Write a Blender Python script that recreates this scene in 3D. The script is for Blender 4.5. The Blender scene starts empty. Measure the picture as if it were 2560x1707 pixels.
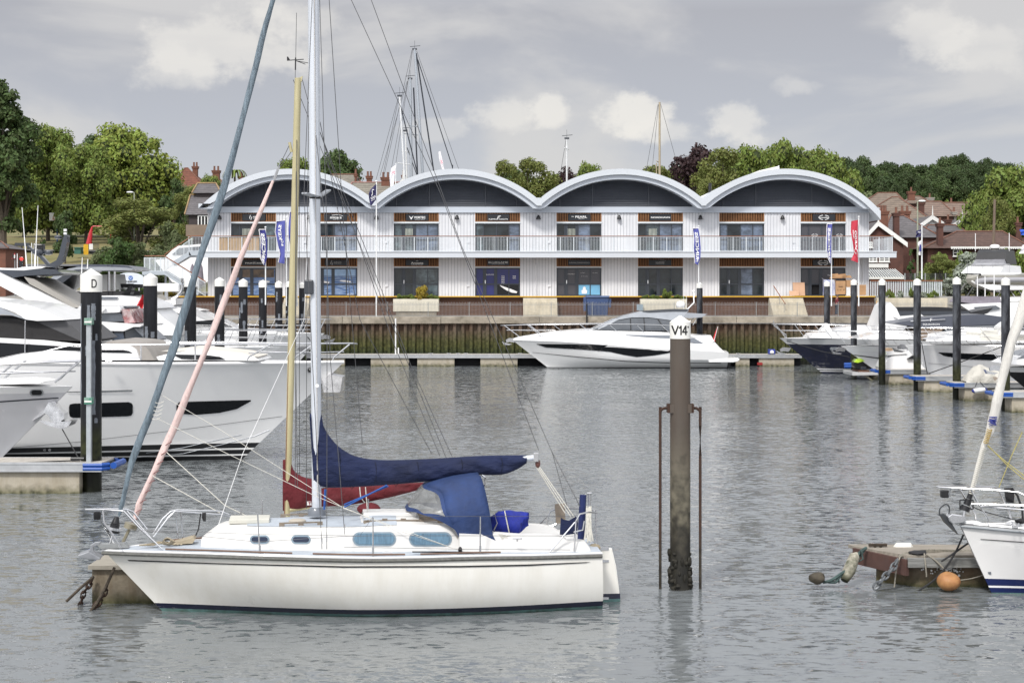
import bpy,math,random
from mathutils import Vector,Matrix,noise
from mathutils.bvhtree import BVHTree
random.seed(7)
PI=math.pi
SC=bpy.context.scene
COL=SC.collection
F,HC,HX,HY=4267.0,6.0,1280.0,725.0
V=Vector
def P(px,py,d):
 """point that stands d metres out along the line of sight of a photo position"""
 return V(((px-HX)*d/F,d,HC-(py-HY)*d/F))
def zoomer(x0,y0,s):
 return lambda x,y:(x0+x*s,y0+y*s)
z3=zoomer(140,1130,.3252);z4=zoomer(860,1100,.3252);z2=zoomer(0,640,.36565)
z6=zoomer(480,400,.3252);z7=zoomer(1180,400,.3252);z8=zoomer(1800,400,.3252)
z9=zoomer(1900,640,.28061);z10=zoomer(1960,1080,.2934);z11=zoomer(1230,720,.28061)
zl=zoomer(0,660,.17857);zm=zoomer(250,660,.17857);zr=zoomer(1940,740,.26361)
zk=zoomer(0,480,.20408);zh=zoomer(2100,420,.19768);ZT_=zoomer(600,0,.26786)
def tag(o,label=None,cat=None,group=None,kind=None):
 if label:o['label']=label
 if cat:o['category']=cat
 if group:o['group']=group
 if kind:o['kind']=kind
 return o
def worldloc(o):
 p=V((0,0,0))
 while o is not None:
  p=p+o.location;o=o.parent
 return p
def thing(name,label,cat,loc,group=None):
 o=bpy.data.objects.new(name,None);COL.objects.link(o)
 o.location=loc;o.empty_display_size=.3
 return tag(o,label,cat,group)
def kids(o):return[c for c in bpy.data.objects if c.parent==o]
def copy_tree(o,parent=None):
 c=o.copy();COL.objects.link(c)
 if parent is not None:c.parent=parent
 for ch in kids(o):copy_tree(ch,c)
 return c
class MB:
 def __init__(s):s.v=[];s.f=[];s.m=[]
 def add(s,vs,fs,mi=0):
  b=len(s.v);s.v+=[V(p)for p in vs]
  for f in fs:s.f.append(tuple(i+b for i in f));s.m.append(mi)
  return s
 def box(s,x0,x1,y0,y1,z0,z1,mi=0):
  vs=[(x,y,z)for z in(z0,z1)for y in(y0,y1)for x in(x0,x1)]
  return s.add(vs,[(0,2,3,1),(4,5,7,6),(0,1,5,4),(2,6,7,3),(0,4,6,2),(1,3,7,5)],mi)
 def beam(s,p0,p1,w,h,mi=0,up=V((0,0,1))):
  p0=V(p0);p1=V(p1);d=(p1-p0).normalized()
  a=d.cross(up)
  if a.length<1e-4:a=d.cross(V((0,1,0)))
  a.normalize();b=a.cross(d)
  vs=[]
  for p in(p0,p1):
   for sx,sy in((-1,-1),(1,-1),(1,1),(-1,1)):vs.append(p+a*sx*w/2+b*sy*h/2)
  return s.add(vs,[(0,3,2,1),(4,5,6,7),(0,1,5,4),(1,2,6,5),(2,3,7,6),(3,0,4,7)],mi)
 def tube(s,pts,r,n=6,mi=0,caps=True,flat=1.0):
  pts=[V(p)for p in pts];m=len(pts)
  rs=r if isinstance(r,(list,tuple))else[r]*m
  vs=[];ref=None
  for i,p in enumerate(pts):
   t=pts[min(i+1,m-1)]-pts[max(i-1,0)]
   if t.length<1e-9:t=V((0,0,1))
   t.normalize()
   if ref is None:
    ref=V((0,0,1))if abs(t.z)<.9 else V((0,1,0))
   a=t.cross(ref)
   if a.length<1e-5:a=t.cross(V((1,0,0)))
   a.normalize();b=t.cross(a);b.normalize();ref=-b if False else ref
   for k in range(n):
    an=2*PI*k/n
    vs.append(p+a*math.cos(an)*rs[i]+b*math.sin(an)*rs[i]*flat)
  fs=[]
  for i in range(m-1):
   for k in range(n):
    k2=(k+1)%n
    fs.append((i*n+k,(i+1)*n+k,(i+1)*n+k2,i*n+k2))
  if caps:
   fs.append(tuple(range(n)));fs.append(tuple((m-1)*n+k for k in reversed(range(n))))
  return s.add(vs,fs,mi)
 def cyl(s,p0,p1,r0,r1=None,n=14,mi=0):return s.tube([p0,p1],[r0,r0 if r1 is None else r1],n,mi)
 def lathe(s,c,prof,n=20,mi=0,sx=1,sy=1):
  c=V(c);vs=[]
  for r,z in prof:
   for k in range(n):
    a=2*PI*k/n;vs.append(c+V((r*math.cos(a)*sx,r*math.sin(a)*sy,z)))
  fs=[]
  for i in range(len(prof)-1):
   for k in range(n):
    k2=(k+1)%n;fs.append((i*n+k,i*n+k2,(i+1)*n+k2,(i+1)*n+k))
  fs.append(tuple(reversed(range(n))));fs.append(tuple((len(prof)-1)*n+k for k in range(n)))
  return s.add(vs,fs,mi)
 def ball(s,c,rx,ry=None,rz=None,n=12,mi=0,bump=0,seed=0):
  ry=rx if ry is None else ry;rz=rx if rz is None else rz;c=V(c);vs=[];m=n//2+1
  for i in range(m+1):
   th=PI*i/m
   for k in range(n):
    a=2*PI*k/n;d=V((math.sin(th)*math.cos(a),math.sin(th)*math.sin(a),-math.cos(th)))
    q=1+bump*noise.noise(d*1.7+V((seed,seed*2,0)))if bump else 1
    vs.append(c+V((d.x*rx,d.y*ry,d.z*rz))*q)
  fs=[(i*n+k,i*n+(k+1)%n,(i+1)*n+(k+1)%n,(i+1)*n+k)for i in range(m)for k in range(n)]
  return s.add(vs,fs,mi)
 def prism(s,poly,vec,mi=0):
  poly=[V(p)for p in poly];n=len(poly);vec=V(vec)
  vs=poly+[p+vec for p in poly]
  fs=[tuple(range(n)),tuple(reversed(range(n,2*n)))]
  fs+=[(i,i+n,(i+1)%n+n,(i+1)%n)for i in range(n)]
  return s.add(vs,fs,mi)
 def grid(s,rows,mi=0,closed=False):
  n=len(rows[0]);vs=[p for r in rows for p in r];fs=[]
  for i in range(len(rows)-1):
   for k in range(n if closed else n-1):
    k2=(k+1)%n
    fs.append((i*n+k,i*n+k2,(i+1)*n+k2,(i+1)*n+k))
  return s.add(vs,fs,mi)
 def poly(s,pts,mi=0):return s.add(pts,[tuple(range(len(pts)))],mi)
 def build(s,name,mats,parent=None,origin=None,smooth=40,solid=0,bevel=0):
  me=bpy.data.meshes.new(name)
  o0=worldloc(parent)if parent is not None else V((0,0,0))
  if origin is None:org=V((0,0,0))if parent is not None else V((0,0,0))
  else:org=V(origin)-o0
  me.from_pydata([tuple(p-o0-org)for p in s.v],[],s.f)
  if not isinstance(mats,(list,tuple)):mats=[mats]
  for m in mats:me.materials.append(m)
  if len(mats)>1:me.polygons.foreach_set('material_index',s.m)
  import bmesh
  bm=bmesh.new();bm.from_mesh(me)
  bmesh.ops.recalc_face_normals(bm,faces=bm.faces);bm.to_mesh(me);bm.free()
  if smooth:
   me.polygons.foreach_set('use_smooth',[True]*len(me.polygons))
   me.set_sharp_from_angle(angle=math.radians(smooth))
  me.update()
  o=bpy.data.objects.new(name,me);COL.objects.link(o)
  if parent is not None:o.parent=parent
  o.location=org
  if solid:
   md=o.modifiers.new('solid','SOLIDIFY');md.thickness=solid;md.offset=0
  if bevel:
   md=o.modifiers.new('bevel','BEVEL');md.width=bevel;md.segments=2;md.limit_method='ANGLE';md.angle_limit=math.radians(50)
  return o
def curve3(pts,n=6):
 """smooth curve through points"""
 pts=[V(p)for p in pts];out=[]
 for i in range(len(pts)-1):
  p0=pts[max(i-1,0)];p1=pts[i];p2=pts[i+1];p3=pts[min(i+2,len(pts)-1)]
  for k in range(n):
   t=k/n
   out.append(.5*((2*p1)+(-p0+p2)*t+(2*p0-5*p1+4*p2-p3)*t*t+(-p0+3*p1-3*p2+p3)*t*t*t))
 out.append(pts[-1]);return out
def lerp(a,b,t):return a+(b-a)*t
def interp(tab,u):
 if u<=tab[0][0]:return tab[0][1]
 for(a,va),(b,vb)in zip(tab,tab[1:]):
  if u<=b:
   t=(u-a)/(b-a);return lerp(va,vb,t)
 return tab[-1][1]
def sinterp(tab,u):
 """smooth (catmull) interpolation of a table"""
 xs=[t[0]for t in tab];ys=[t[1]for t in tab]
 if u<=xs[0]:return ys[0]
 if u>=xs[-1]:return ys[-1]
 for i in range(len(xs)-1):
  if u<=xs[i+1]:
   h=xs[i+1]-xs[i];t=(u-xs[i])/h
   def sl(j):
    if j<=0:return(ys[1]-ys[0])/(xs[1]-xs[0])
    if j>=len(xs)-1:return(ys[-1]-ys[-2])/(xs[-1]-xs[-2])
    return(ys[j+1]-ys[j-1])/(xs[j+1]-xs[j-1])
   m0=sl(i)*h;m1=sl(i+1)*h
   return(2*t**3-3*t*t+1)*ys[i]+(t**3-2*t*t+t)*m0+(-2*t**3+3*t*t)*ys[i+1]+(t**3-t*t)*m1
MATS={}
def nn(nt,t,**kw):
 n=nt.nodes.new(t)
 for k,v in kw.items():
  if k.startswith('i_'):
   n.inputs[k[2:].replace('_',' ')].default_value=v
  else:setattr(n,k,v)
 return n
def rgb(c,a=1):return(c[0],c[1],c[2],a)if not isinstance(c,(int,float))else(c,c,c,a)
def mat(name,col,rough=.5,metal=0,var=.12,vs=1.5,bump=0,bs=30,spec=.5,dirt=None,coat=0,stretch=(1,1,1),alpha=1,tr=0,island=False,rvar=.08,em=None,bdist=.02):
 """principled surface with colour, roughness and relief broken up by noise;
    dirt = (colour, amount 0..1, scale, (sx,sy,sz) stretch)"""
 if name in MATS:return MATS[name]
 m=bpy.data.materials.new(name);m.use_nodes=True;nt=m.node_tree;L=nt.links
 b=nt.nodes['Principled BSDF']
 tc=nn(nt,'ShaderNodeTexCoord');mp=nn(nt,'ShaderNodeMapping');mp.inputs['Scale'].default_value=stretch
 L.new(tc.outputs['Object'],mp.inputs['Vector'])
 n1=nn(nt,'ShaderNodeTexNoise');n1.inputs['Scale'].default_value=vs;n1.inputs['Detail'].default_value=5;n1.inputs['Roughness'].default_value=.65
 L.new(mp.outputs[0],n1.inputs['Vector'])
 r=nn(nt,'ShaderNodeValToRGB');r.color_ramp.elements[0].position=.3;r.color_ramp.elements[1].position=.72
 c=rgb(col)
 r.color_ramp.elements[0].color=rgb([x*(1-var)for x in c[:3]]);r.color_ramp.elements[1].color=rgb([min(1,x*(1+var))for x in c[:3]])
 L.new(n1.outputs['Fac'],r.inputs[0]);out=r.outputs[0]
 if island:
  gi=nn(nt,'ShaderNodeNewGeometry');hs=nn(nt,'ShaderNodeHueSaturation')
  mr=nn(nt,'ShaderNodeMapRange');mr.inputs[3].default_value=.74;mr.inputs[4].default_value=1.28
  L.new(gi.outputs['Random Per Island'],mr.inputs[0]);L.new(mr.outputs[0],hs.inputs['Value']);L.new(out,hs.inputs['Color'])
  mr2=nn(nt,'ShaderNodeMapRange');mr2.inputs[3].default_value=.475;mr2.inputs[4].default_value=.515
  L.new(gi.outputs['Random Per Island'],mr2.inputs[0]);L.new(mr2.outputs[0],hs.inputs['Hue']);out=hs.outputs[0]
 if dirt:
  dc,da,ds,dst=dirt
  mp2=nn(nt,'ShaderNodeMapping');mp2.inputs['Scale'].default_value=dst;mp2.inputs['Location'].default_value=(3.1,1.7,.4)
  L.new(tc.outputs['Object'],mp2.inputs['Vector'])
  n2=nn(nt,'ShaderNodeTexNoise');n2.inputs['Scale'].default_value=ds;n2.inputs['Detail'].default_value=6;n2.inputs['Roughness'].default_value=.7
  L.new(mp2.outputs[0],n2.inputs['Vector'])
  mr=nn(nt,'ShaderNodeMapRange');mr.inputs[1].default_value=.42;mr.inputs[2].default_value=.7;mr.inputs[3].default_value=0;mr.inputs[4].default_value=da
  L.new(n2.outputs['Fac'],mr.inputs[0])
  mx=nn(nt,'ShaderNodeMix',data_type='RGBA');mx.inputs[7].default_value=rgb(dc)
  L.new(mr.outputs[0],mx.inputs[0]);L.new(out,mx.inputs[6]);out=mx.outputs[2]
 L.new(out,b.inputs['Base Color'])
 b.inputs['Metallic'].default_value=metal;b.inputs['Specular IOR Level'].default_value=spec
 mrr=nn(nt,'ShaderNodeMapRange');mrr.inputs[3].default_value=max(0,rough-rvar);mrr.inputs[4].default_value=min(1,rough+rvar)
 L.new(n1.outputs['Fac'],mrr.inputs[0]);L.new(mrr.outputs[0],b.inputs['Roughness'])
 if coat:b.inputs['Coat Weight'].default_value=coat;b.inputs['Coat Roughness'].default_value=.06
 if tr:b.inputs['Transmission Weight'].default_value=tr
 if alpha<1:b.inputs['Alpha'].default_value=alpha
 if em:b.inputs['Emission Color'].default_value=rgb(em[0]);b.inputs['Emission Strength'].default_value=em[1]
 if bump:
  n3=nn(nt,'ShaderNodeTexNoise');n3.inputs['Scale'].default_value=bs;n3.inputs['Detail'].default_value=4
  L.new(mp.outputs[0],n3.inputs['Vector'])
  bp=nn(nt,'ShaderNodeBump');bp.inputs['Strength'].default_value=bump;bp.inputs['Distance'].default_value=bdist
  L.new(n3.outputs['Fac'],bp.inputs['Height']);L.new(bp.outputs[0],b.inputs['Normal'])
 MATS[name]=m;return m
def zband(m,bands,soft=.15):
 """repaint a material by height above the water: bands = [(z, colour)], blended, ragged with noise"""
 nt=m.node_tree;L=nt.links;b=nt.nodes['Principled BSDF'];src=b.inputs['Base Color'].links[0].from_socket
 g=nn(nt,'ShaderNodeNewGeometry');sp=nn(nt,'ShaderNodeSeparateXYZ');L.new(g.outputs['Position'],sp.inputs[0])
 n=nn(nt,'ShaderNodeTexNoise');n.inputs['Scale'].default_value=5;n.inputs['Detail'].default_value=6;L.new(g.outputs['Position'],n.inputs['Vector'])
 for z,col,s in bands:
  ma=nn(nt,'ShaderNodeMath',operation='MULTIPLY_ADD');ma.inputs[1].default_value=s;L.new(n.outputs['Fac'],ma.inputs[0]);L.new(sp.outputs[2],ma.inputs[2])
  mr=nn(nt,'ShaderNodeMapRange');mr.inputs[1].default_value=z+s*.5-s*soft;mr.inputs[2].default_value=z+s*.5+s*soft;mr.inputs[3].default_value=1;mr.inputs[4].default_value=0
  L.new(ma.outputs[0],mr.inputs[0])
  mx=nn(nt,'ShaderNodeMix',data_type='RGBA')
  hs=nn(nt,'ShaderNodeValToRGB');hs.color_ramp.elements[0].position=.35;hs.color_ramp.elements[1].position=.65
  hs.color_ramp.elements[0].color=rgb([x*.5 for x in col]);hs.color_ramp.elements[1].color=rgb([x*1.4 for x in col]);L.new(n.outputs['Fac'],hs.inputs[0])
  L.new(mr.outputs[0],mx.inputs[0]);L.new(src,mx.inputs[6]);L.new(hs.outputs[0],mx.inputs[7]);src=mx.outputs[2]
 L.new(src,b.inputs['Base Color'])
 return m
def lettering(text,c,h,m,parent,width=None,name='lettering',bold=0,rot=0,mirror=False,fmap=None,shear=0,depth=.006):
 """flat letters facing the camera side (-Y), centred on c, h metres tall capitals; fmap bends them onto a surface"""
 cu=bpy.data.curves.new('t','FONT');cu.body=text;cu.size=1;cu.align_x='CENTER';cu.align_y='CENTER'
 cu.offset=bold;cu.shear=shear;cu.resolution_u=3
 if not fmap:cu.extrude=depth/h
 t=bpy.data.objects.new('t',cu);COL.objects.link(t)
 dg=bpy.context.evaluated_depsgraph_get();dg.update()
 me=bpy.data.meshes.new_from_object(t.evaluated_get(dg))
 bpy.data.objects.remove(t);bpy.data.curves.remove(cu)
 xs=[v.co.x for v in me.vertices];ys=[v.co.y for v in me.vertices]
 cx=(max(xs)+min(xs))/2;cy=(max(ys)+min(ys))/2;hh=(max(ys)-min(ys))or 1
 k=h/hh;kx=k if width is None else width/(max(xs)-min(xs))
 o0=worldloc(parent);cr,sr=math.cos(rot),math.sin(rot)
 for v in me.vertices:
  x=(v.co.x-cx)*kx*(-1 if mirror else 1);y=(v.co.y-cy)*k;z=v.co.z*k
  x,y=x*cr-y*sr,x*sr+y*cr
  v.co=(fmap(x,y)if fmap else V(c)+V((x,-z,y)))-o0
 me.materials.clear();me.materials.append(m)
 o=bpy.data.objects.new(name,me);COL.objects.link(o);o.parent=parent
 return o
class Frame:
 """s runs from the bow aft, t towards the camera side, z up. B = bow point on the centre line at the water"""
 def __init__(s,B,ang,flip=1):
  s.B=V((B[0],B[1],0));s.u=V((math.cos(ang),math.sin(ang),0));s.n=V((math.sin(ang),-math.cos(ang),0))*flip
 def w(s,a,t,z):return s.B+s.u*a+s.n*t+V((0,0,z))
 def p(s,px,py,t=0):
  d=(s.B.dot(s.n)+t)/((px-HX)/F*s.n.x+s.n.y);return P(px,py,d)
 def sz(s,px,py,t=0):
  q=s.p(px,py,t);return(q-s.B).dot(s.u),q.z
white=mat('gelcoat_white',(.80,.80,.80),.22,var=.03,vs=.6,coat=.4)
white_old=mat('gelcoat_weathered',(.76,.745,.70),.30,var=.04,vs=.8,dirt=((.55,.51,.41),.28,1.1,(2.2,2.2,.5)),coat=.3)
deckgrey=mat('deck_grey',(.40,.44,.49),.6,var=.1,vs=6)
steel=mat('stainless_steel',(.62,.62,.63),.22,1,var=.08,vs=9)
wire=mat('rigging_wire',(.10,.10,.105),.45,.5,var=.2,vs=9)
rope_w=mat('white_rope',(.62,.60,.54),.8,var=.2,vs=30,bump=.4,bs=80)
rope_b=mat('blue_rope',(.015,.08,.30),.8,var=.2,vs=30)
rope_k=mat('black_rope',(.02,.02,.022),.8,var=.2,vs=30)
black=mat('black_plastic',(.011,.011,.013),.35,var=.15,vs=5)
blackglass=mat('dark_glass',(.006,.007,.009),.06,var=.2,vs=1,spec=.3)
tintglass=mat('tinted_glass',(.035,.04,.05),.06,var=.3,vs=.8,spec=.5)
greyglass=mat('smoke_glass',(.09,.10,.115),.08,var=.25,vs=.8,spec=.7)
navy=mat('navy_paint',(.005,.007,.028),.2,var=.15,vs=2,coat=.5)
teal=mat('faded_antifoul',(.10,.20,.19),.7,var=.35,vs=3,dirt=((.03,.04,.02),.8,3,(1,1,2)))
darkgrey=mat('dark_grey_paint',(.035,.04,.05),.35,var=.1,vs=2,coat=.2)
midgrey=mat('mid_grey_paint',(.14,.155,.18),.35,var=.1,vs=2,coat=.2)
silver=mat('silver_paint',(.34,.36,.39),.3,.3,var=.08,vs=2)
#camera, light, sky
cam_d=bpy.data.cameras.new('camera');cam=bpy.data.objects.new('camera',cam_d);COL.objects.link(cam)
cam.location=(0,0,HC);cam.rotation_euler=(math.radians(90),0,0)
cam_d.lens=36*F/2560;cam_d.sensor_width=36;cam_d.shift_y=-(1707/2-HY)/2560;cam_d.clip_end=6000;cam_d.clip_start=.5
SC.camera=cam
SC.view_settings.view_transform='Standard';SC.view_settings.look='None';SC.view_settings.exposure=0
SUN_EL,SUN_AZ=48,205
sd=bpy.data.lights.new('sun','SUN');sd.energy=3.0;sd.angle=math.radians(9);sd.color=(1,.965,.91)
sun=bpy.data.objects.new('sun',sd);COL.objects.link(sun)
el,az=math.radians(SUN_EL),math.radians(SUN_AZ)
sv=V((math.sin(az)*math.cos(el),math.cos(az)*math.cos(el),math.sin(el)))
sun.rotation_euler=sv.to_track_quat('Z','Y').to_euler();sun.location=sv*50
w=bpy.data.worlds.new('World');SC.world=w;w.use_nodes=True;nt=w.node_tree;L=nt.links
bg=nt.nodes['Background'];bg.inputs['Strength'].default_value=1
sky=nn(nt,'ShaderNodeTexSky',sky_type='NISHITA');sky.sun_disc=False;sky.sun_elevation=el;sky.sun_rotation=az
sk=nn(nt,'ShaderNodeVectorMath',operation='SCALE');sk.inputs['Scale'].default_value=.085;L.new(sky.outputs[0],sk.inputs[0])
tc=nn(nt,'ShaderNodeTexCoord');sp=nn(nt,'ShaderNodeSeparateXYZ');L.new(tc.outputs['Generated'],sp.inputs[0])
zz=nn(nt,'ShaderNodeMath',operation='ABSOLUTE');L.new(sp.outputs[2],zz.inputs[0])
mp=nn(nt,'ShaderNodeMapping');mp.inputs['Scale'].default_value=(1,1,2.6);mp.inputs['Location'].default_value=(.32,.0,.13);L.new(tc.outputs['Generated'],mp.inputs[0])
n1=nn(nt,'ShaderNodeTexNoise');n1.inputs['Scale'].default_value=5.5;n1.inputs['Detail'].default_value=9;n1.inputs['Roughness'].default_value=.52;n1.inputs['Distortion'].default_value=.35
L.new(mp.outputs[0],n1.inputs['Vector'])
n2=nn(nt,'ShaderNodeTexNoise');n2.inputs['Scale'].default_value=22;n2.inputs['Detail'].default_value=8;n2.inputs['Roughness'].default_value=.6
mp2_=nn(nt,'ShaderNodeMapping');mp2_.inputs['Scale'].default_value=(1,1,1.35);L.new(tc.outputs['Generated'],mp2_.inputs[0]);L.new(mp2_.outputs[0],n2.inputs['Vector'])
gr=nn(nt,'ShaderNodeValToRGB');e=gr.color_ramp.elements
e[0].position=0;e[0].color=(.62,.65,.71,1);e[1].position=1;e[1].color=(.95,.98,1.05,1)
for p_,c_ in((.05,(.61,.63,.68,1)),(.10,(.52,.535,.59,1)),(.16,(.47,.47,.505,1)),(.21,(.75,.76,.80,1)),(.32,(1.0,1.02,1.07,1)),(.6,(1.02,1.05,1.12,1))):
 q=gr.color_ramp.elements.new(p_);q.color=c_
L.new(zz.outputs[0],gr.inputs[0])
c1=nn(nt,'ShaderNodeMapRange',interpolation_type='SMOOTHSTEP');c1.inputs[1].default_value=.42;c1.inputs[2].default_value=.60;c1.inputs[3].default_value=0;c1.inputs[4].default_value=.8
L.new(n1.outputs['Fac'],c1.inputs[0])
mx=nn(nt,'ShaderNodeMix',data_type='RGBA');mx.inputs[7].default_value=(.72,.70,.685,1)
L.new(c1.outputs[0],mx.inputs[0]);L.new(gr.outputs[0],mx.inputs[6]);skyc=mx.outputs[2]
def cumulus(px,py,rx,ry,amt,skyc):
 d=V(((px-HX)/F,1,(HY-py)/F)).normalized()
 sub=nn(nt,'ShaderNodeVectorMath',operation='SUBTRACT');sub.inputs[1].default_value=d;L.new(tc.outputs['Generated'],sub.inputs[0])
 sc_=nn(nt,'ShaderNodeVectorMath',operation='MULTIPLY');sc_.inputs[1].default_value=(F/rx,F/rx,F/ry);L.new(sub.outputs[0],sc_.inputs[0])
 ln=nn(nt,'ShaderNodeVectorMath',operation='LENGTH');L.new(sc_.outputs[0],ln.inputs[0])
 ad=nn(nt,'ShaderNodeMath',operation='MULTIPLY_ADD');ad.inputs[1].default_value=3.4;L.new(n2.outputs['Fac'],ad.inputs[0]);ad.inputs[2].default_value=-1.7
 su=nn(nt,'ShaderNodeMath',operation='ADD');L.new(ln.outputs['Value'],su.inputs[0]);L.new(ad.outputs[0],su.inputs[1])
 mr=nn(nt,'ShaderNodeMapRange',interpolation_type='SMOOTHSTEP');mr.inputs[1].default_value=1.1;mr.inputs[2].default_value=.45;mr.inputs[3].default_value=0;mr.inputs[4].default_value=amt
 L.new(su.outputs[0],mr.inputs[0])
 m_=nn(nt,'ShaderNodeMix',data_type='RGBA');m_.inputs[7].default_value=(.93,.89,.83,1)
 L.new(mr.outputs[0],m_.inputs[0]);L.new(skyc,m_.inputs[6]);return m_.outputs[2]
for a in((600,130,230,110,.6),(480,190,150,60,.4),(760,60,150,60,.4),(1250,300,90,45,.55),(1378,285,55,42,.75),(1590,305,105,62,.85),(1660,330,150,40,.5),(1850,300,110,50,.6),(2330,80,110,70,.5),(2480,110,140,60,.4),(2000,215,90,30,.35),(1100,320,90,30,.3)):
 skyc=cumulus(*a,skyc)
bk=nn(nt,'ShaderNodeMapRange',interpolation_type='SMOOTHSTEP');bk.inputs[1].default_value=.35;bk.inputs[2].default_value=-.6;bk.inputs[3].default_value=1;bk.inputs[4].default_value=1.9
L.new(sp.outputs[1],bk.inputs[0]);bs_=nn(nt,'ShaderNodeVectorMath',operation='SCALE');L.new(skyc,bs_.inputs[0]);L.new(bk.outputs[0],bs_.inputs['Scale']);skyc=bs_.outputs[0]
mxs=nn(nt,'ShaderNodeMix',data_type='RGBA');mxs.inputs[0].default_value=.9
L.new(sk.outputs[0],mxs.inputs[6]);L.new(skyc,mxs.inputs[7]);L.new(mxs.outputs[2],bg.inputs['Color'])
#water
m=bpy.data.materials.new('harbour_water');m.use_nodes=True;nt=m.node_tree;L=nt.links;b=nt.nodes['Principled BSDF']
b.inputs['Roughness'].default_value=.04;b.inputs['IOR'].default_value=1.33
g=nn(nt,'ShaderNodeNewGeometry')
cn=nn(nt,'ShaderNodeTexNoise');cn.inputs['Scale'].default_value=.05;L.new(g.outputs['Position'],cn.inputs['Vector'])
cr=nn(nt,'ShaderNodeValToRGB');cr.color_ramp.elements[0].color=(.130,.142,.148,1);cr.color_ramp.elements[1].color=(.172,.186,.194,1);L.new(cn.outputs['Fac'],cr.inputs[0]);L.new(cr.outputs[0],b.inputs['Base Color'])
def wave(scale,st,detail,dist=0):
 mp=nn(nt,'ShaderNodeMapping');mp.inputs['Scale'].default_value=st;mp.inputs['Rotation'].default_value=(0,0,.12);L.new(g.outputs['Position'],mp.inputs[0])
 n=nn(nt,'ShaderNodeTexNoise');n.inputs['Scale'].default_value=scale;n.inputs['Detail'].default_value=detail;n.inputs['Distortion'].default_value=dist;L.new(mp.outputs[0],n.inputs['Vector']);return n
wa=wave(7.0,(.5,1,1),3,.3);wb=wave(1.5,(.55,1,1),3,.5);wc=wave(.09,(.35,1,1),3,.8)
pm=nn(nt,'ShaderNodeMapRange',interpolation_type='SMOOTHSTEP');pm.inputs[1].default_value=.38;pm.inputs[2].default_value=.62;pm.inputs[3].default_value=.55;pm.inputs[4].default_value=1.0
L.new(wc.outputs['Fac'],pm.inputs[0])
m1=nn(nt,'ShaderNodeMath',operation='MULTIPLY');L.new(wa.outputs['Fac'],m1.inputs[0]);L.new(pm.outputs[0],m1.inputs[1])
m2=nn(nt,'ShaderNodeMath',operation='MULTIPLY_ADD');m2.inputs[1].default_value=.9;L.new(wb.outputs['Fac'],m2.inputs[0]);L.new(m1.outputs[0],m2.inputs[2])
def nvec(n,amp,fac=None):
 s_=nn(nt,'ShaderNodeVectorMath',operation='SUBTRACT');s_.inputs[1].default_value=(.5,.5,.5);L.new(n.outputs['Color'],s_.inputs[0])
 q=nn(nt,'ShaderNodeVectorMath',operation='MULTIPLY');q.inputs[1].default_value=(amp*.7,amp,0);L.new(s_.outputs[0],q.inputs[0]);return q.outputs[0]
va=nvec(wa,.82);vb=nvec(wb,.26)
ad=nn(nt,'ShaderNodeVectorMath',operation='ADD');L.new(va,ad.inputs[0]);L.new(vb,ad.inputs[1])
sc1=nn(nt,'ShaderNodeVectorMath',operation='SCALE');L.new(ad.outputs[0],sc1.inputs[0]);L.new(pm.outputs[0],sc1.inputs['Scale'])
a2=nn(nt,'ShaderNodeVectorMath',operation='ADD');a2.inputs[1].default_value=(0,0,1);L.new(sc1.outputs[0],a2.inputs[0])
nz_=nn(nt,'ShaderNodeVectorMath',operation='NORMALIZE');L.new(a2.outputs[0],nz_.inputs[0]);L.new(nz_.outputs[0],b.inputs['Normal'])
watermat=m
QD=137.0
tag(MB().poly([(-900,-300,0),(900,-300,0),(900,QD+.4,0),(-900,QD+.4,0)]).build('water',watermat,smooth=0),kind='structure')
#ground: one sheet from the quay to the horizon
grass=mat('dry_grass',(.20,.17,.07),.9,var=.25,vs=.12,bump=.5,bs=3,dirt=((.075,.10,.03),.8,.12,(1,1,1)))
paving=mat('quay_paving',(.30,.29,.27),.85,var=.12,vs=.8,bump=.2,bs=20)
def gz(x,y):
 if y<150:base=3.85 if y<141.6 else 5.43
 else:base=interp([(150,5.43),(166,5.5),(185,6.6),(215,8.8),(260,13.0),(340,19),(520,30),(900,30),(3000,8)],y)
 if y>170:base+=1.2*noise.noise(V((x*.012,y*.012,0)))*min(1,(y-170)/60)
 if x<-22 and y>150:base=lerp(base,interp([(150,5.43),(158,6.0),(166,7.6),(182,9.4),(200,11.3),(215,12.2),(240,13.5),(340,19),(520,30),(3000,20)],y),min(1,(-22-x)/9))
 if x>38 and y>150:base=lerp(base,min(base,5.45+max(0,y-190)*.075),min(1,(x-38)/12))
 return base
ys=[QD+.35,139.6,141.58,141.6,143,150,158,166,176,188,200,215,235,260,300,340,400,460,520,620,760,900,1300,1900,3000]
xs=[-1500,-900,-500,-300,-200,-150,-120]+list(range(-100,101,8))+[120,150,200,300,500,900,1500]
gm=MB();gm.grid([[V((x,y,gz(x,y)))for x in xs]for y in ys])
nx=len(xs)-1
gm.m=[1 if k//nx<6 else 0 for k in range(len(gm.f))]
tag(gm.build('ground',[grass,paving],smooth=60),kind='structure')
road=mat('path_asphalt',(.13,.13,.135),.85,var=.15,vs=.6)
def strip(name,pts,wd,m,lift=.05):
 rows=[]
 for(x,y)in pts:rows.append([V((x,y-wd/2,max(gz(x,y-wd/2),gz(x,y))+lift)),V((x,y+wd/2,gz(x,y+wd/2)+lift))])
 return tag(MB().grid(rows).build(name,m),kind='structure')
strip('path',[(x,192+4*math.sin(x*.05))for x in range(-90,-20,4)],3.2,road,.12)
strip('road',[(x,172)for x in range(-120,-14,6)],5,road,.10)
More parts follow.
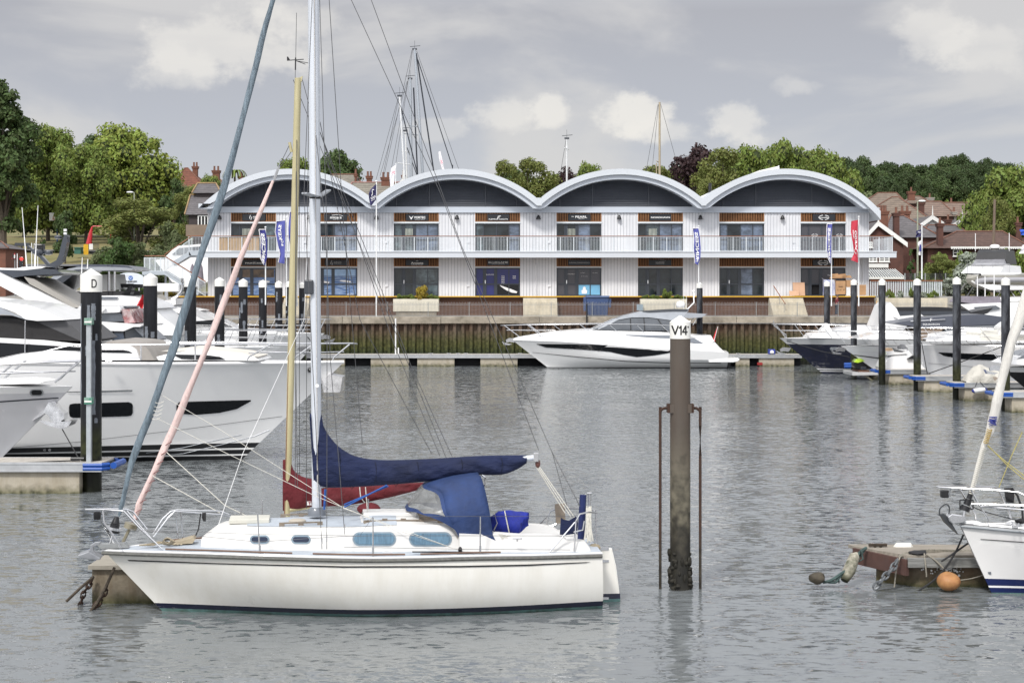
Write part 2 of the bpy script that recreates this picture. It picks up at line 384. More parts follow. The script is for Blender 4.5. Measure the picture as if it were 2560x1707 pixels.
#quay wall, coping, promenade details
rust=mat('sheet_pile_steel',(.085,.05,.033),.85,var=.5,vs=1.1,bump=.8,bs=6,stretch=(1,1,.35),dirt=((.17,.14,.11),.7,.8,(1.6,1,.3)))
zband(rust,[(2.4,(.058,.060,.014),1.9),(1.2,(.024,.036,.008),1.2),(.35,(.008,.010,.005),.3)],.3)
conc=mat('weathered_concrete',(.33,.29,.235),.9,var=.22,vs=.9,bump=.6,bs=9,dirt=((.10,.085,.06),.8,.7,(1,1,1.4)))
conc_l=mat('pale_concrete',(.55,.50,.40),.9,var=.12,vs=1.5,bump=.3,bs=14,dirt=((.33,.28,.2),.5,1.2,(1.5,1,.4)))
x0,x1=-140,140
root=thing('quay_wall','rusty green-stained sheet pile quay wall with concrete coping below the terrace','quay wall',(0,QD,0))
mb=MB();rows=[[],[]];x=x0;ph=0
pitch=.66
while x<x1:
 for dx,dy in((0,0),(.2,0),(.33,.3),(.53,.3)):
  for r,z in zip(rows,(-1.5,3.32)):r.append(V((x+dx,QD+dy,z)))
 x+=pitch
mb.grid(rows);mb.build('sheet_piling',rust,root,smooth=20)
mb=MB()
x=x0;k=0
while x<x1:
 ln=7.9;mb.box(x+.01,x+ln-.01,QD-.22,QD+.9,3.32+.03*math.sin(k*7),3.86+.012*math.sin(k*3));x+=ln;k+=1
mb.build('coping',conc,root,smooth=0,bevel=.04)
galv=mat('galvanised_steel',(.34,.35,.35),.5,.6,var=.12,vs=6)
root=thing('hoop_railing','grey hoop-topped railing along the quay edge in front of the timber terrace','railing',(0,QD+.35,3.86))
xa,xb=P(455,0,QD)[0],P(2360,0,QD)[0]
bars=MB();rails=MB();x=xa;i=0;y=QD+.35
while x<xb:
 hoop=[V((x,y,3.94)),V((x,y,4.93)),V((x+.012,y,4.98)),V((x+.055,y,5.02)),V((x+.098,y,4.98)),V((x+.11,y,4.93)),V((x+.11,y,3.94))]
 bars.tube(hoop,.011,4,caps=False);x+=.22;i+=1
 if i%15==0:MB().box(x-.075,x-.035,y-.025,y+.025,3.86,5.05).build('post',galv,root,smooth=0)
rails.box(xa,xb,y-.012,y+.012,3.92,3.96);rails.box(xa,xb,y-.012,y+.012,4.82,4.85)
bars.build('hoop_bars',galv,root);rails.build('rails',galv,root)
timber=mat('terrace_timber',(.095,.038,.02),.65,var=.35,vs=.9,stretch=(.6,1,9),bump=.3,bs=9,dirt=((.17,.085,.045),.6,.5,(1,1,6)))
yellow=mat('yellow_nosing',(.72,.42,.02),.5,var=.08,vs=4)
TD=141.2
root=thing('timber_terrace','brown timber-boarded terrace front with yellow edge below the showrooms','terrace',(0,TD,3.86))
xl,xr=P(440,0,TD)[0],P(2186,0,TD)[0]
mb=MB();nb=9
for k in range(nb):
 za=3.86+k*(1.50/nb);mb.box(xl,xr,TD+.02*((k%2)),TD+.35,za+.004,za+1.50/nb-.012)
mb.build('boarding',timber,root,smooth=0)
MB().box(xl,xr,TD-.35,TD+.45,5.365,5.425).build('deck_edge',timber,root,smooth=0)
MB().box(xl,xr,TD-.38,TD-.28,5.43,5.50).build('nosing',yellow,root,smooth=0)
MB().box(xl-.5,xr+.2,TD+.3,146,5.428,5.445).build('decking',mat('terrace_decking',(.30,.24,.18),.8,var=.15,vs=2,stretch=(1,8,1)),root,smooth=0)
def stairs(pxa,pxb,label,rail=False):
 a,b_=P(pxa,0,139.8)[0],P(pxb,0,139.8)[0]
 r=thing('stairs',label,'stairs',((a+b_)/2,139.6,3.86),'stone steps up to the terrace')
 mb=MB();n=9
 for k in range(n):
  mb.box(a,b_,138.35+k*.28,TD-.02,3.86+k*.165,3.86+(k+1)*.165-.004)
 mb.build('treads',conc_l,r,smooth=0)
 if rail:
  xh=lerp(a,b_,.47)
  mb=MB();mb.tube([(xh-.3,138.6,4.85),(xh-.9,141.0,6.35)],.035,6)
  mb.build('handrail',mat('hardwood_rail',(.22,.075,.03),.5,var=.1),r)
  mb=MB()
  for t in(.1,.5,.95):mb.tube([(xh-.3-.6*t,138.6+2.4*t,3.9+1.4*t),(xh-.3-.6*t,138.6+2.4*t,4.85+1.5*t)],.02,5)
  mb.build('balusters',galv,r)
 return r
stairs(707,772,'pale stone steps to the terrace behind the mast of the cream-masted boat')
stairs(1308,1393,'pale stone steps to the terrace left of the dark blue bin')
stairs(1927,2012,'pale stone steps with a brown handrail up to the terrace',True)
def planter(pxa,pxb,label,bush):
 a,b_=P(pxa,0,138.6)[0],P(pxb,0,138.6)[0];z1=5.27
 r=thing('planter',label,'planter',((a+b_)/2,138.8,3.86))
 mb=MB();mb.box(a,b_,138.4,139.4,4.25,z1)
 mb.build('trough',mat('cream_planter',(.62,.58,.48),.8,var=.08,vs=1,dirt=((.4,.36,.28),.4,1,(1,1,.4))),r,smooth=0,bevel=.03)
 MB().box(a+.2,b_-.2,138.5,139.3,3.86,4.25).build('plinth',conc,r,smooth=0)
 MB().box(a+.1,b_-.1,138.5,139.3,z1-.04,z1+.01).build('soil',mat('soil',(.05,.035,.02),.95),r,smooth=0)
 return r,a,b_,z1
pl1=planter(983,1097,'cream trough planter with a clipped yellow shrub between low red plants',1)
pl2=planter(1601,1717,'cream trough planter with a clipped round green bush',2)
r=thing('refuse_bin','dark blue metal refuse bin with a flat lid standing behind the hoop railing','bin',P(1495,0,139)*V((1,1,0))+V((0,0,3.86)))
binblue=mat('bin_blue',(.035,.065,.16),.5,var=.12,vs=2)
a,b_=P(1466,0,139)[0],P(1521,0,139)[0];z1=P(0,740,139)[2]
mb=MB();mb.prism([(a+.12,138.5,3.95),(b_-.1,138.5,3.95),(b_,138.5,z1-.1),(a,138.5,z1-.1)],(0,.9,0))
for k in range(9):mb.box(lerp(a+.15,b_-.15,k/8)-.03,lerp(a+.15,b_-.15,k/8)+.03,138.44,138.51,4.0,z1-.5)
mb.build('bin_body',binblue,r,smooth=0)
MB().box(a-.06,b_+.06,138.4,139.5,z1-.1,z1+.02).build('lid',mat('bin_lid',(.10,.15,.28),.5),r,smooth=0)
MB().box(a-.25,a,138.6,139.1,4.3,z1-.05).build('side_pocket',binblue,r,smooth=0);MB().box(b_,b_+.2,138.6,139.0,4.6,5.3).build('side_pocket',binblue,r,smooth=0)
r=thing('service_cabinet','small pale blue service cabinet on the promenade left of the green bush planter','cabinet',P(1600,0,138.2)*V((1,1,0))+V((0,0,3.86)))
a=P(1592,0,138)[0];mb=MB();mb.box(a,a+.5,137.95,138.25,4.35,4.86);mb.build('door',mat('cabinet_blue',(.30,.38,.44),.5),r,smooth=0)
MB().box(a+.18,a+.3,138.02,138.18,3.86,4.35).build('stand',galv,r,smooth=0)
#the arched marina building
BD=145.0;BF=143.3
def bx(px,d=BD):return(px-HX)*d/F
def bz(py,d=BD):return HC-(py-HY)*d/F
clad=mat('pale_grey_cladding',(.68,.685,.705),.5,var=.04,vs=.5,dirt=((.46,.47,.52),.35,.5,(2,1,.3)))
fasc=mat('pale_blue_fascia',(.54,.57,.61),.4,var=.03,vs=.4,coat=.1)
fasc2=mat('fascia_trim_band',(.50,.54,.60),.45,var=.03,vs=.4)  # slightly darker fascia tone for the beam and trims
louv=mat('charcoal_louvre',(.07,.077,.094),.5,var=.1,vs=1)
frame_m=mat('anthracite_frame',(.033,.04,.052),.4,var=.06,vs=2)
slat_m=mat('cedar_slats',(.30,.135,.05),.55,var=.3,vs=3,stretch=(5,1,.4))
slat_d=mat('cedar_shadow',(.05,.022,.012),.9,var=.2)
sign_m=mat('sign_board',(.012,.014,.019),.45,var=.05)
letter=mat('white_lettering',(.8,.8,.8),.5,var=.01)
letter_g=mat('grey_lettering',(.38,.38,.39),.5,var=.01)
glass_a=mat('office_glass',(.016,.022,.026),.05,var=.8,vs=.8,spec=.45)  # noise patches in the base colours of these panes imitate reflections
glass_b=mat('office_glass_pale_reflection',(.085,.115,.13),.05,var=.7,vs=1.2,spec=.5,dirt=((.01,.012,.014),.8,1.5,(1,1,1.5)))
glass_sky=mat('office_glass_sky_reflection',(.13,.165,.23),.05,var=.35,vs=.9,spec=.5,dirt=((.02,.025,.03),.85,1.1,(1,1,2)))  # sky reflection painted as bluish patches in the pane colour
seapic=mat('sea_poster',(.035,.10,.27),.35,var=.5,vs=3,stretch=(1,1,6),dirt=((.5,.6,.7),.7,2.2,(.5,1,6)))
navyfilm=mat('navy_film',(.022,.026,.13),.3,var=.1)
greyfilm=mat('grey_film',(.06,.06,.07),.4,var=.06)
skypic=mat('sky_poster',(.18,.45,.68),.35,var=.15,vs=1)
hard=mat('hardwood_rail',(.22,.075,.03))
bal_m=mat('balustrade_grey',(.60,.64,.67),.45,var=.04)
groove_shade_m=mat('cladding_groove_shade',(.25,.26,.29),.8)  # darker strips beside each rib paint the shade in the cladding grooves
bld=thing('marina_building','long two-storey pale grey showroom building with four arched roofs and dark gables','building',(0,BD,5.43))
XL,XR=bx(520),bx(2172)
units=[(577.6+203.4*k,690.2+203.4*k)for k in range(8)]
UP=(531,629);LO=(646,740)
mb=MB();mb.box(XL+.02,XR-.02,BD+.9,BD+24,5.43,bz(517));mb.build('wall',clad,bld,smooth=0)
edges=[520]+[e for u in units for e in u]+[2172]
piers=[(edges[i],edges[i+1])for i in range(0,len(edges),2)]
for(a,b_)in piers:
 mb=MB()
 for(t,bt)in((531,629),(644,741)):
  mb.box(bx(a),bx(b_),BD,BD+.9,bz(bt),bz(t))
  n=max(2,int((b_-a)/7.6))
  for k in range(n):
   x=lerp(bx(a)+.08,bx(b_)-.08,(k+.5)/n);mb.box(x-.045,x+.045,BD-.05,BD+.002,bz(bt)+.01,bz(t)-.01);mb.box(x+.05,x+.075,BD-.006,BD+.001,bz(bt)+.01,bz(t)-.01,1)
  for x in(bx(a)+.03,bx(b_)-.03):mb.box(x-.03,x+.03,BD-.055,BD+.003,bz(bt)+.01,bz(t)-.01)
 mb.build('cladding',[clad,groove_shade_m],bld,smooth=0)
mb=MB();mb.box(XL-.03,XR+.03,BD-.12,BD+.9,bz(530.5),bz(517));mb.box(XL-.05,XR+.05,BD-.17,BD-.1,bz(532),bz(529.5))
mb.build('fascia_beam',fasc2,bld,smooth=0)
R_=312.7;cyc=426+R_
centres=[733,1141.5,1549.5,1957];ends=[(506,935.5),(935.5,1347.5),(1347.5,1753.5),(1753.5,2190)]
def arc(cx,a,b_,r,n=44,flat=None):
 out=[]
 for k in range(n+1):
  px=lerp(a,b_,k/n);q=r*r-(px-cx)**2
  py=cyc-math.sqrt(max(q,1));out.append((px,py))
 return out
for i,(cx,(a,b_))in enumerate(zip(centres,ends)):
 ia=a+(6 if i else 0);ib=b_-(6 if i<3 else 0)
 top=arc(cx,ia,ib,R_);bot=arc(cx,ia,ib,R_-14)
 if i==0:bot=[(p[0],min(p[1],512))for p in bot]
 def lay(t,bt,y0,y1,name,m):
  mb=MB()
  fr=[V((bx(p[0]),y0,bz(p[1])))for p in t];fr2=[V((bx(p[0]),y0,bz(p[1])))for p in bt]
  bk=[V((p.x,y1,p.z))for p in fr];bk2=[V((p.x,y1,p.z))for p in fr2]
  mb.grid([fr2,fr,bk,bk2],closed=False);mb.grid([bk2,fr2])
  for e in(0,-1):mb.poly([fr[e],fr2[e],bk2[e],bk[e]])
  return mb.build(name,m,bld,smooth=25)
 lay(top,bot,BF-.15,BD+26,'arched_roof',fasc)
 bot1=arc(cx,ia,ib,R_-13.6);bot2=arc(cx,ia,ib,R_-25)
 cut=524
 bot2=[(p[0],min(p[1],cut))for p in bot2];bot1=[(p[0],min(p[1],cut-2))for p in bot1]
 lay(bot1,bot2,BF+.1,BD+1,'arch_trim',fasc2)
 mb=MB();z0,zt=517,cyc-(R_-24)
 n=16
 for k in range(n):
  y0_=lerp(z0,zt,k/n);y1_=lerp(z0,zt,(k+1)/n)
  hw=math.sqrt(max((R_-25)**2-(cyc-y1_)**2,0))
  hw=min(hw,cx-a+10,b_-cx+10)
  if hw<4:continue
  mb.prism([(bx(cx-hw),BD-.02,bz(y0_)),(bx(cx-hw),BD-.14,bz(y0_)),(bx(cx-hw),BD-.05,bz(y1_)),(bx(cx-hw),BD-.02,bz(y1_))],(bx(cx+hw)-bx(cx-hw),0,0))
 for q in(-150,-68,72,150):
  hgt=cyc-math.sqrt((R_-26)**2-q*q);mb.box(bx(cx+q)-.03,bx(cx+q)+.03,BD-.16,BD-.05,bz(z0),bz(hgt))
 pg=[V((bx(p[0]),BD-.015,bz(min(p[1],517))))for p in arc(cx,max(a,cx-203),min(b_,cx+203),R_-22)]
 mb.prism([V((pg[0].x,BD-.015,bz(517)))]+pg+[V((pg[-1].x,BD-.015,bz(517)))],(0,.8,0))
 mb.build('gable_louvre',louv,bld,smooth=0)
for v in(935.5,1347.5,1753.5):
 mb=MB();mb.box(bx(v-6.1),bx(v+6.1),BF-.147,BD+26,bz(517),bz(497.5));mb.build('valley_gutter',fasc,bld,smooth=0)
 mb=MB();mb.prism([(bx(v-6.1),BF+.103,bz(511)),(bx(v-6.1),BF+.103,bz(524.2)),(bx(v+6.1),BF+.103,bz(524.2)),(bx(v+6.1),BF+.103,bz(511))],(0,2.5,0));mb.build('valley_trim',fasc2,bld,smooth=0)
sx0,sx1=(470-HX)*BF/F,(2240-HX)*BF/F
def fz(py):return HC-(py-HY)*BF/F
mb=MB();mb.box(sx0,sx1,BF,BD+.05,fz(643.5)+.12,fz(629.5)-.02);mb.box(sx0-.02,sx1+.02,BF-.1,BF+.0,fz(644),fz(629.5));mb.box(sx0-.05,sx1+.05,BF-.16,BF,fz(630.5),fz(628.6))
mb.build('balcony_edge',fasc,bld,smooth=0)
mb=MB();mb.box(XR-.1,sx1,BD+.05,BD+8,fz(643.5)+.12,fz(629.5)-.02);mb.build('balcony_return',fasc,bld,smooth=0)
bars=MB();x=sx0+.1;zt_,zb_=fz(592.5),fz(627)
while x<sx1-.25:
 bars.box(x-.011,x+.011,BF+.03,BF+.05,zb_,zt_);x+=.128
for yy in range(1,40):bars.box(sx1-.29,sx1-.27,BF+.05+yy*.19,BF+.07+yy*.19,zb_,zt_)
bars.build('balustrade_bars',bal_m,bld,smooth=0)
mb=MB();mb.box(sx0,sx1-.26,BF+.02,BF+.06,zb_-.02,zb_+.02);mb.box(sx0,sx1-.26,BF+.02,BF+.06,zt_-.02,zt_+.02)
x=sx0+.05
while x<sx1:mb.box(x-.025,x+.025,BF+.01,BF+.06,fz(629),zt_+.04);x+=1.115
mb.build('balustrade_frame',bal_m,bld,smooth=0)
MB().box(sx0-.1,sx1-.2,BF-.03,BF+.1,zt_+.05,zt_+.10).build('handrail',hard,bld,smooth=0)
mb=MB();xa=(547-HX)*BF/F;xb_=(647-HX)*BF/F;n=60
for k in range(n):mb.box(lerp(xa,xb_,k/n)+.006,lerp(xa,xb_,(k+.82)/n),BF+.09,BF+.11,zb_,zt_+.02)
mb.box(xa,xb_,BF+.115,BF+.13,zb_,zt_)
mb.build('bamboo_screen',mat('bamboo',(.52,.34,.17),.7,var=.25,vs=3,stretch=(6,1,.5)),bld,smooth=0)
def win_unit(k,floor):
 a,b_=units[k];t,bt=UP if floor else LO
 st,sb=(531.5,554.5)if floor else(645,666.5)
 wt,wb=(558.5,629)if floor else(669,740)
 X0,X1=bx(a),bx(b_)
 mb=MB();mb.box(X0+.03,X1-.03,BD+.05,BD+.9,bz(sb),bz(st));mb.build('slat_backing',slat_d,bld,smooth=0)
 mb=MB();n=27
 for q in range(n):x=lerp(X0+.06,X1-.1,q/(n-1));mb.box(x-.018,x+.03,BD-.05,BD+.05,bz(sb)+.06,bz(st)-.02)
 mb.box(X0,X0+.05,BD-.07,BD+.05,bz(sb),bz(st));mb.box(X1-.05,X1,BD-.07,BD+.05,bz(sb),bz(st));mb.box(X0,X1,BD-.075,BD+.05,bz(sb)-.0,bz(sb)+.06)
 mb.build('slat_panel',slat_m,bld,smooth=0)
 MB().box(X0-.03,X1+.03,BD-.09,BD+.1,bz(wt)-.01,bz(sb)-.01).build('window_head',bal_m,bld,smooth=0)
 w_=X1-X0;c=[0,.20,.49,.52,.755,1];Zt,Zb=bz(wt)-.02,bz(wb)
 fr=MB();Y0,Y1=BD+.12,BD+.24
 for q,(c0,th)in enumerate(((0,.10),(.185,.09),(.475,.12),(.75,.07),(1,.10))):
  xc=X0+w_*c0
  xa_,xb2=(xc,xc+th*1.2)if c0==0 else((xc-th*1.2,xc)if c0==1 else(xc-th/2,xc+th/2))
  fr.box(xa_,xb2,Y0,Y1,Zb,Zt)
 fr.box(X0,X1,Y0+.004,Y1,Zt-.10,Zt-.0);fr.box(X0,X1,Y0+.004,Y1,Zb,Zb+.10)
 mid=lerp(Zb,Zt,.42)
 fr.box(X0,X1,Y0+.006,Y1,mid-.05,mid+.05)
 if not floor or k in(2,4):fr.box(X0+w_*.2,X0+w_*.25,Y0-.02,Y1,Zb,Zt);fr.box(X0+w_*.42,X0+w_*.47,Y0-.02,Y1,Zb,Zt)
 fr.build('window_frame',frame_m,bld,smooth=0)
 panes=[(0,.185),(.185,.475),(.475,.75),(.75,1)]
 fl={(1,0):[glass_a,glass_a,glass_a,glass_b],(1,1):[glass_a,glass_a,glass_sky,glass_sky],(1,2):[glass_b,glass_b,glass_sky,glass_sky],(1,3):[glass_b,glass_a,glass_a,glass_sky],(1,4):[glass_a,glass_a,glass_sky,glass_a],(1,5):[glass_a,glass_b,glass_sky,glass_sky],(1,6):[glass_sky,glass_a,glass_sky,glass_sky],(1,7):[greyfilm]*4,(0,0):[seapic]*4,(0,1):[seapic]*4,(0,2):[glass_a,glass_a,glass_b,glass_b],(0,3):[navyfilm]*4,(0,4):[greyfilm]*4,(0,5):[glass_a]*4,(0,6):[glass_a,glass_a,glass_sky,glass_a],(0,7):[greyfilm]*4}[(floor,k)]
 for(c0,c1_),gm_ in zip(panes,fl):
  xa_,xb2=X0+w_*c0+.03,X0+w_*c1_-.03
  lowm=gm_
  if(floor,k)==(0,4)and c0>.4:lowm=skypic
  if(floor,k)==(0,3)and c0>.4:lowm=blackglass
  MB().box(xa_,xb2,BD+.17,BD+.19,mid,Zt-.05).build('pane',gm_,bld,smooth=0)
  if(floor,k)==(0,7)and c0==.185:continue
  MB().box(xa_,xb2,BD+.17,BD+.19,Zb+.04,mid).build('pane',lowm,bld,smooth=0)
 if(floor,k)==(0,0)or(floor,k)==(0,1):
  mb=MB();mb.box(X0+.3,X1-.2,BD+.15,BD+.165,lerp(Zb,Zt,.66 if k==0 else.72),Zt-.12)
  mb.build('window_picture',mat('rock_picture' if k==0 else 'sky_picture',(.16,.11,.07)if k==0 else(.28,.42,.62),.4,var=.6 if k==0 else.2,vs=1.6,dirt=((.03,.03,.04),.8,1.6,(1,1,1.4))if k==0 else None),bld,smooth=0)
  mb=MB()
  for(q,h)in((.12,.50),(.6,.53)):
   xx=X0+w_*q;zz_=lerp(Zb,Zt,h)
   mb.poly([(xx,BD+.14,zz_),(xx+.9,BD+.14,zz_-.13),(xx+1.0,BD+.14,zz_-.02),(xx+.55,BD+.14,zz_+.08),(xx+.1,BD+.14,zz_+.07)])
  mb.build('boat_picture',letter,bld,smooth=0)
 if not floor and k not in(0,1,7):
  mb=MB();mb.box(X0+w_*.215,X0+w_*.235,BD+.07,BD+.12,lerp(Zb,Zt,.44),lerp(Zb,Zt,.56));mb.build('door_handle',steel,bld,smooth=0)
 return X0,X1,Zb,Zt
SG={}
for k in range(8):
 for fl in(1,0):SG[(fl,k)]=win_unit(k,fl)
def sign(k,fl,pxs,pxe,txt=None,th=.20,tw=None,m=letter,dx=0,dz=0,**kw):
 t,bt=((535.5,552.5)if fl else(649.5,664.5))
 s=MB().box(bx(pxs),bx(pxe),BD-.12,BD-.045,bz(bt),bz(t)).build('sign_board',sign_m,bld,smooth=0)
 c=V(((bx(pxs)+bx(pxe))/2+dx,BD-.135,(bz(bt)+bz(t))/2+dz))
 if txt:lettering(txt,c,th,m,s,width=tw,bold=kw.get('bold',.01))
 return s,c
def small(s,c,txt,dz,w_,h=.06,m=letter):lettering(txt,c+V((0,0,dz)),h,m,s,width=w_)
def polyl(s,pts,name='emblem',m=letter,c=V((0,0,0))):
 mb=MB()
 for p in pts:mb.prism([c+V((a,0,b_))for a,b_ in p],(0,.01,0))
 return mb.build(name,m,s,smooth=0)
def ring(rx,rz,t,a0,a1,n=14):
 o=[(math.cos(lerp(a0,a1,k/n))*rx,math.sin(lerp(a0,a1,k/n))*rz)for k in range(n+1)]
 i=[(math.cos(lerp(a0,a1,k/n))*(rx-t),math.sin(lerp(a0,a1,k/n))*(rz-t))for k in range(n+1)]
 return[[o[k],o[k+1],i[k+1],i[k]]for k in range(n)]
argo_mark=[[(-.1,-.02),(-.02,.2),(.02,.2),(-.04,-.02)],[(.0,-.2),(.09,.05),(.13,.05),(.05,-.2)],[(-.1,-.02),(-.04,-.02),(-.06,-.12),(-.09,-.12)]]
s,c=sign(0,1,606.5,664,'ARGO',.14,.62,dx=.22,dz=.04);small(s,c,'YACHTING',-.15,.6,.05);polyl(s,argo_mark,c=c+V((-.5,0,-.03)))
s,c=sign(1,1,812,868,'micats',.21,.98,dz=-.0,bold=.02);small(s,c,'Northern Sales',-.17,.5,.05);polyl(s,ring(.62,.2,.035,.15,2.3),c=c+V((.05,0,.04)))
s,c=sign(2,1,1015,1071,'VORTEC',.19,.98,dx=.22,bold=.03);small(s,c,'WEEKEND YACHTS',-.17,.85,.05);polyl(s,[[(-.2,.15),(0,-.2),(0,-.02),(-.1,.08)],[(.2,.15),(.1,.08),(0,-.02),(0,-.2)]],c=c+V((-.72,0,0)))
s,c=sign(3,1,1218.5,1273,'FLEMING YACHTS',.11,1.6,dz=-.15,bold=.015);polyl(s,[[(-.02,.3),(.22,.3),(.18,.24),(.02,.24)],[(-.1,.02),(-.02,.3),(.06,.3),(-.02,.02)],[(-.04,.2),(.14,.2),(.1,.14),(-.03,.14)]],c=c)
s,c=sign(4,1,1420.5,1476,'PEARL',.18,1.0,dx=.16,dz=.05,bold=.02);small(s,c,'YACHTS',-.16,.5,.06);polyl(s,[[(q,-.03),(q+.04,-.03),(q+.04,.03),(q,.03)]for q in(-.0,.07,.14)],c=c+V((-.82,0,.03)))
s,c=sign(5,1,1624,1678,'NORDHAVN',.12,1.62,bold=.03)
def laurel(sx):return ring(.42*sx,.21*sx,.05*sx,.35,1.35)+ring(.42*sx,.21*sx,.05*sx,1.8,2.8)+ring(.42*sx,.21*sx,.05*sx,-2.8,-1.8)+ring(.42*sx,.21*sx,.05*sx,-1.35,-.35)
s,c=sign(7,1,2031.5,2087,'Sunseeker',.10,.95,bold=.03);polyl(s,laurel(1.05),c=c)
s,c=sign(0,0,606.5,664,'PRINCESS',.11,1.5,dx=.02,dz=-.03,bold=.02,);small(s,c,'YACHTS',.1,.25,.04)
s,c=sign(1,0,812,868,'ARGO',.13,.62,m=letter_g,dx=.15,dz=.03);small(s,c,'YACHTING',-.14,.6,.04,letter_g);polyl(s,argo_mark,c=c+V((-.5,0,-.03)),m=letter_g)
s,c=sign(2,0,1015,1071,'Ancasta',.17,1.05,dz=-.02,bold=.02);small(s,c,'INTERNATIONAL BOAT SALES',-.17,.95,.04);polyl(s,ring(.1,.05,.02,0,3.1),c=c+V((0,0,.14)))
s,c=sign(3,0,1218.5,1273,'BLUEGAME',.15,1.65,dz=.03,bold=.0);small(s,c,'A BRAND OF SANLORENZO',-.14,1.1,.035)
s,c=sign(4,0,1420.5,1476,'SANLORENZO',.10,1.72,m=letter_g)
s,c=sign(5,0,1622,1678,'CLIPPER',.11,.75,m=letter_g,dz=.05);small(s,c,'MARINE',-.11,.72,.10,letter_g);polyl(s,ring(.42,.2,.02,.5,1.9),c=c+V((.1,0,.02)),m=letter_g)
s,c=sign(7,0,2031.5,2083,'Sunseeker',.10,.95,bold=.02);polyl(s,laurel(1.05),c=c)
X0,X1,Zb,Zt=SG[(0,3)];w_=X1-X0
lettering('BLUEGAME',V((X0+w_*.33,BD+.10,lerp(Zb,Zt,.76))),.09,letter,bld,width=.65)
for q,lines in((.62,5),(.87,2)):
 for j in range(lines):lettering('BG%d'%(42+10*j),V((X0+w_*q,BD+.15,lerp(Zb,Zt,.70-.065*j))),.09,letter,bld,width=.26,bold=.02)
polyl(bld,[[(-.75,.38),(-.3,.22),(.2,.05),(.75,-.18),(.7,-.3),(.3,-.26),(-.2,-.05),(-.6,.22)]],'boat_picture',c=V((X0+w_*.74,BD+.15,lerp(Zb,Zt,.23))))
X0,X1,Zb,Zt=SG[(0,4)];w_=X1-X0
lettering('SANLORENZO',V((X0+w_*.33,BD+.10,lerp(Zb,Zt,.78))),.06,letter,bld,width=.62)
for j,q in enumerate((.56,.60,.64,.68)):lettering('SL',V((X0+w_*q,BD+.15,lerp(Zb,Zt,.70-(j==3)*.0))),.05,letter,bld,width=.07)
lettering('Yachts Range',V((X0+w_*.58,BD+.15,lerp(Zb,Zt,.82))),.06,letter,bld,width=.35);lettering('Superyachts Range',V((X0+w_*.86,BD+.15,lerp(Zb,Zt,.82))),.06,letter,bld,width=.42)
polyl(bld,[[(-.2,-.28),(.2,-.28),(.25,.0),(.12,.05),(.12,.25),(0,.33),(-.12,.25),(-.12,.05),(-.25,0)]],'boat_picture',c=V((X0+w_*.62,BD+.15,lerp(Zb,Zt,.2))))
X0,X1,Zb,Zt=SG[(1,7)];w_=X1-X0
for q in(.32,.87):
 lettering('Sunseeker',V((X0+w_*q,BD+.09,lerp(Zb,Zt,.58))),.05,letter,bld,width=.6,bold=.03);polyl(bld,laurel(.62),c=V((X0+w_*q,BD+.09,lerp(Zb,Zt,.58))))
X0,X1,Zb,Zt=SG[(0,7)];lettering('Outlet',V((X0+w_*.66,BD+.10,lerp(Zb,Zt,.74))),.12,letter,bld,width=.45)
MB().box(X0+w_*.185,X0+w_*.475,BD+.3,BD+.6,Zb,Zt).build('doorway',mat('dark_interior',(.004,.004,.006),.9),bld,smooth=0)
X0,X1,Zb,Zt=SG[(0,0)];lettering('Princess',V((X0+w_*.88,BD+.10,lerp(Zb,Zt,.06))),.10,letter,bld,width=.55)
X0,X1,Zb,Zt=SG[(0,1)];lettering('Glastron',V((X0+w_*.84,BD+.10,lerp(Zb,Zt,.06))),.11,letter,bld,width=.6)
for k in(0,2,4,5):
 mb=MB();X0,X1,Zb,Zt=SG[(1,k)]
 for q in range(6):mb.box(X0+w_*(.25+.03*q),X0+w_*(.265+.03*q),BD+.15,BD+.165,lerp(Zb,Zt,.58),lerp(Zb,Zt,.82))
 mb.build('blind',mat('pale_blind',(.40,.42,.36),.7,var=.2),bld,smooth=0)
for k,px in enumerate((549.5,773.5,941.5,1142.5,1346,1547.5,1750.5,1955.5)):
 c=V((bx(px),BD-.22,bz(549)))
 MB().lathe(c,[(.19,0),(.185,.08),(.15,.22),(.08,.34),(.04,.38),(.001,.385)],14).build('wall_lamp',black,bld)
for px in(1142.5+200.8,2160):
 mb=MB();x=bx(px)-.1;mb.tube([(x-.12,BD-.1,bz(648)),(x-.12,BD-.1,bz(660)),(x,BD-.12,bz(664)),(x,BD-.12,bz(740))],.045,7);mb.build('downpipe',clad,bld)
mb=MB();mb.tube([(bx(540),BD-.1,bz(646)),(bx(540),BD-.1,bz(738))],.045,7);mb.build('downpipe',clad,bld)
for px in(763,967,1171,1374,1985):
 for py in(602,711):MB().box(bx(px)-.12,bx(px)+.12,BD-.09,BD-.05,bz(py+6),bz(py)).build('socket_box',clad,bld,smooth=0)
sm=mat('stair_steel',(.42,.46,.50),.45,.2,var=.06,vs=2)
st=thing('outside_staircase','pale grey steel staircase with brown handrails at the left end of the showroom building','staircase',P(440,742,144))
SY=143.6
def sp(px,py,y=SY):return V(((px-HX)*y/F,y,HC-(py-HY)*y/F))
mb=MB();mb.beam(sp(479,634),sp(436,660),1.3,.35);mb.beam(sp(360,683),sp(418,683),1.5,.3);mb.beam(sp(414,681,SY-1.2),sp(500,735,SY-1.2),1.3,.3);mb.beam(sp(476,634),sp(505,634),1.3,.35)
mb.build('stringer',sm,st,smooth=0)
def rail_run(p0,p1,hgt,nb,mb):
 for k in range(nb+1):
  q=p0.lerp(p1,k/nb);r0=.013 if k%7 else.03
  mb.box(q.x-r0,q.x+r0,q.y-r0,q.y+r0,q.z,q.z+hgt)
 for h in(.04,hgt-.04):mb.beam(p0+V((0,0,h)),p1+V((0,0,h)),.035,.035)
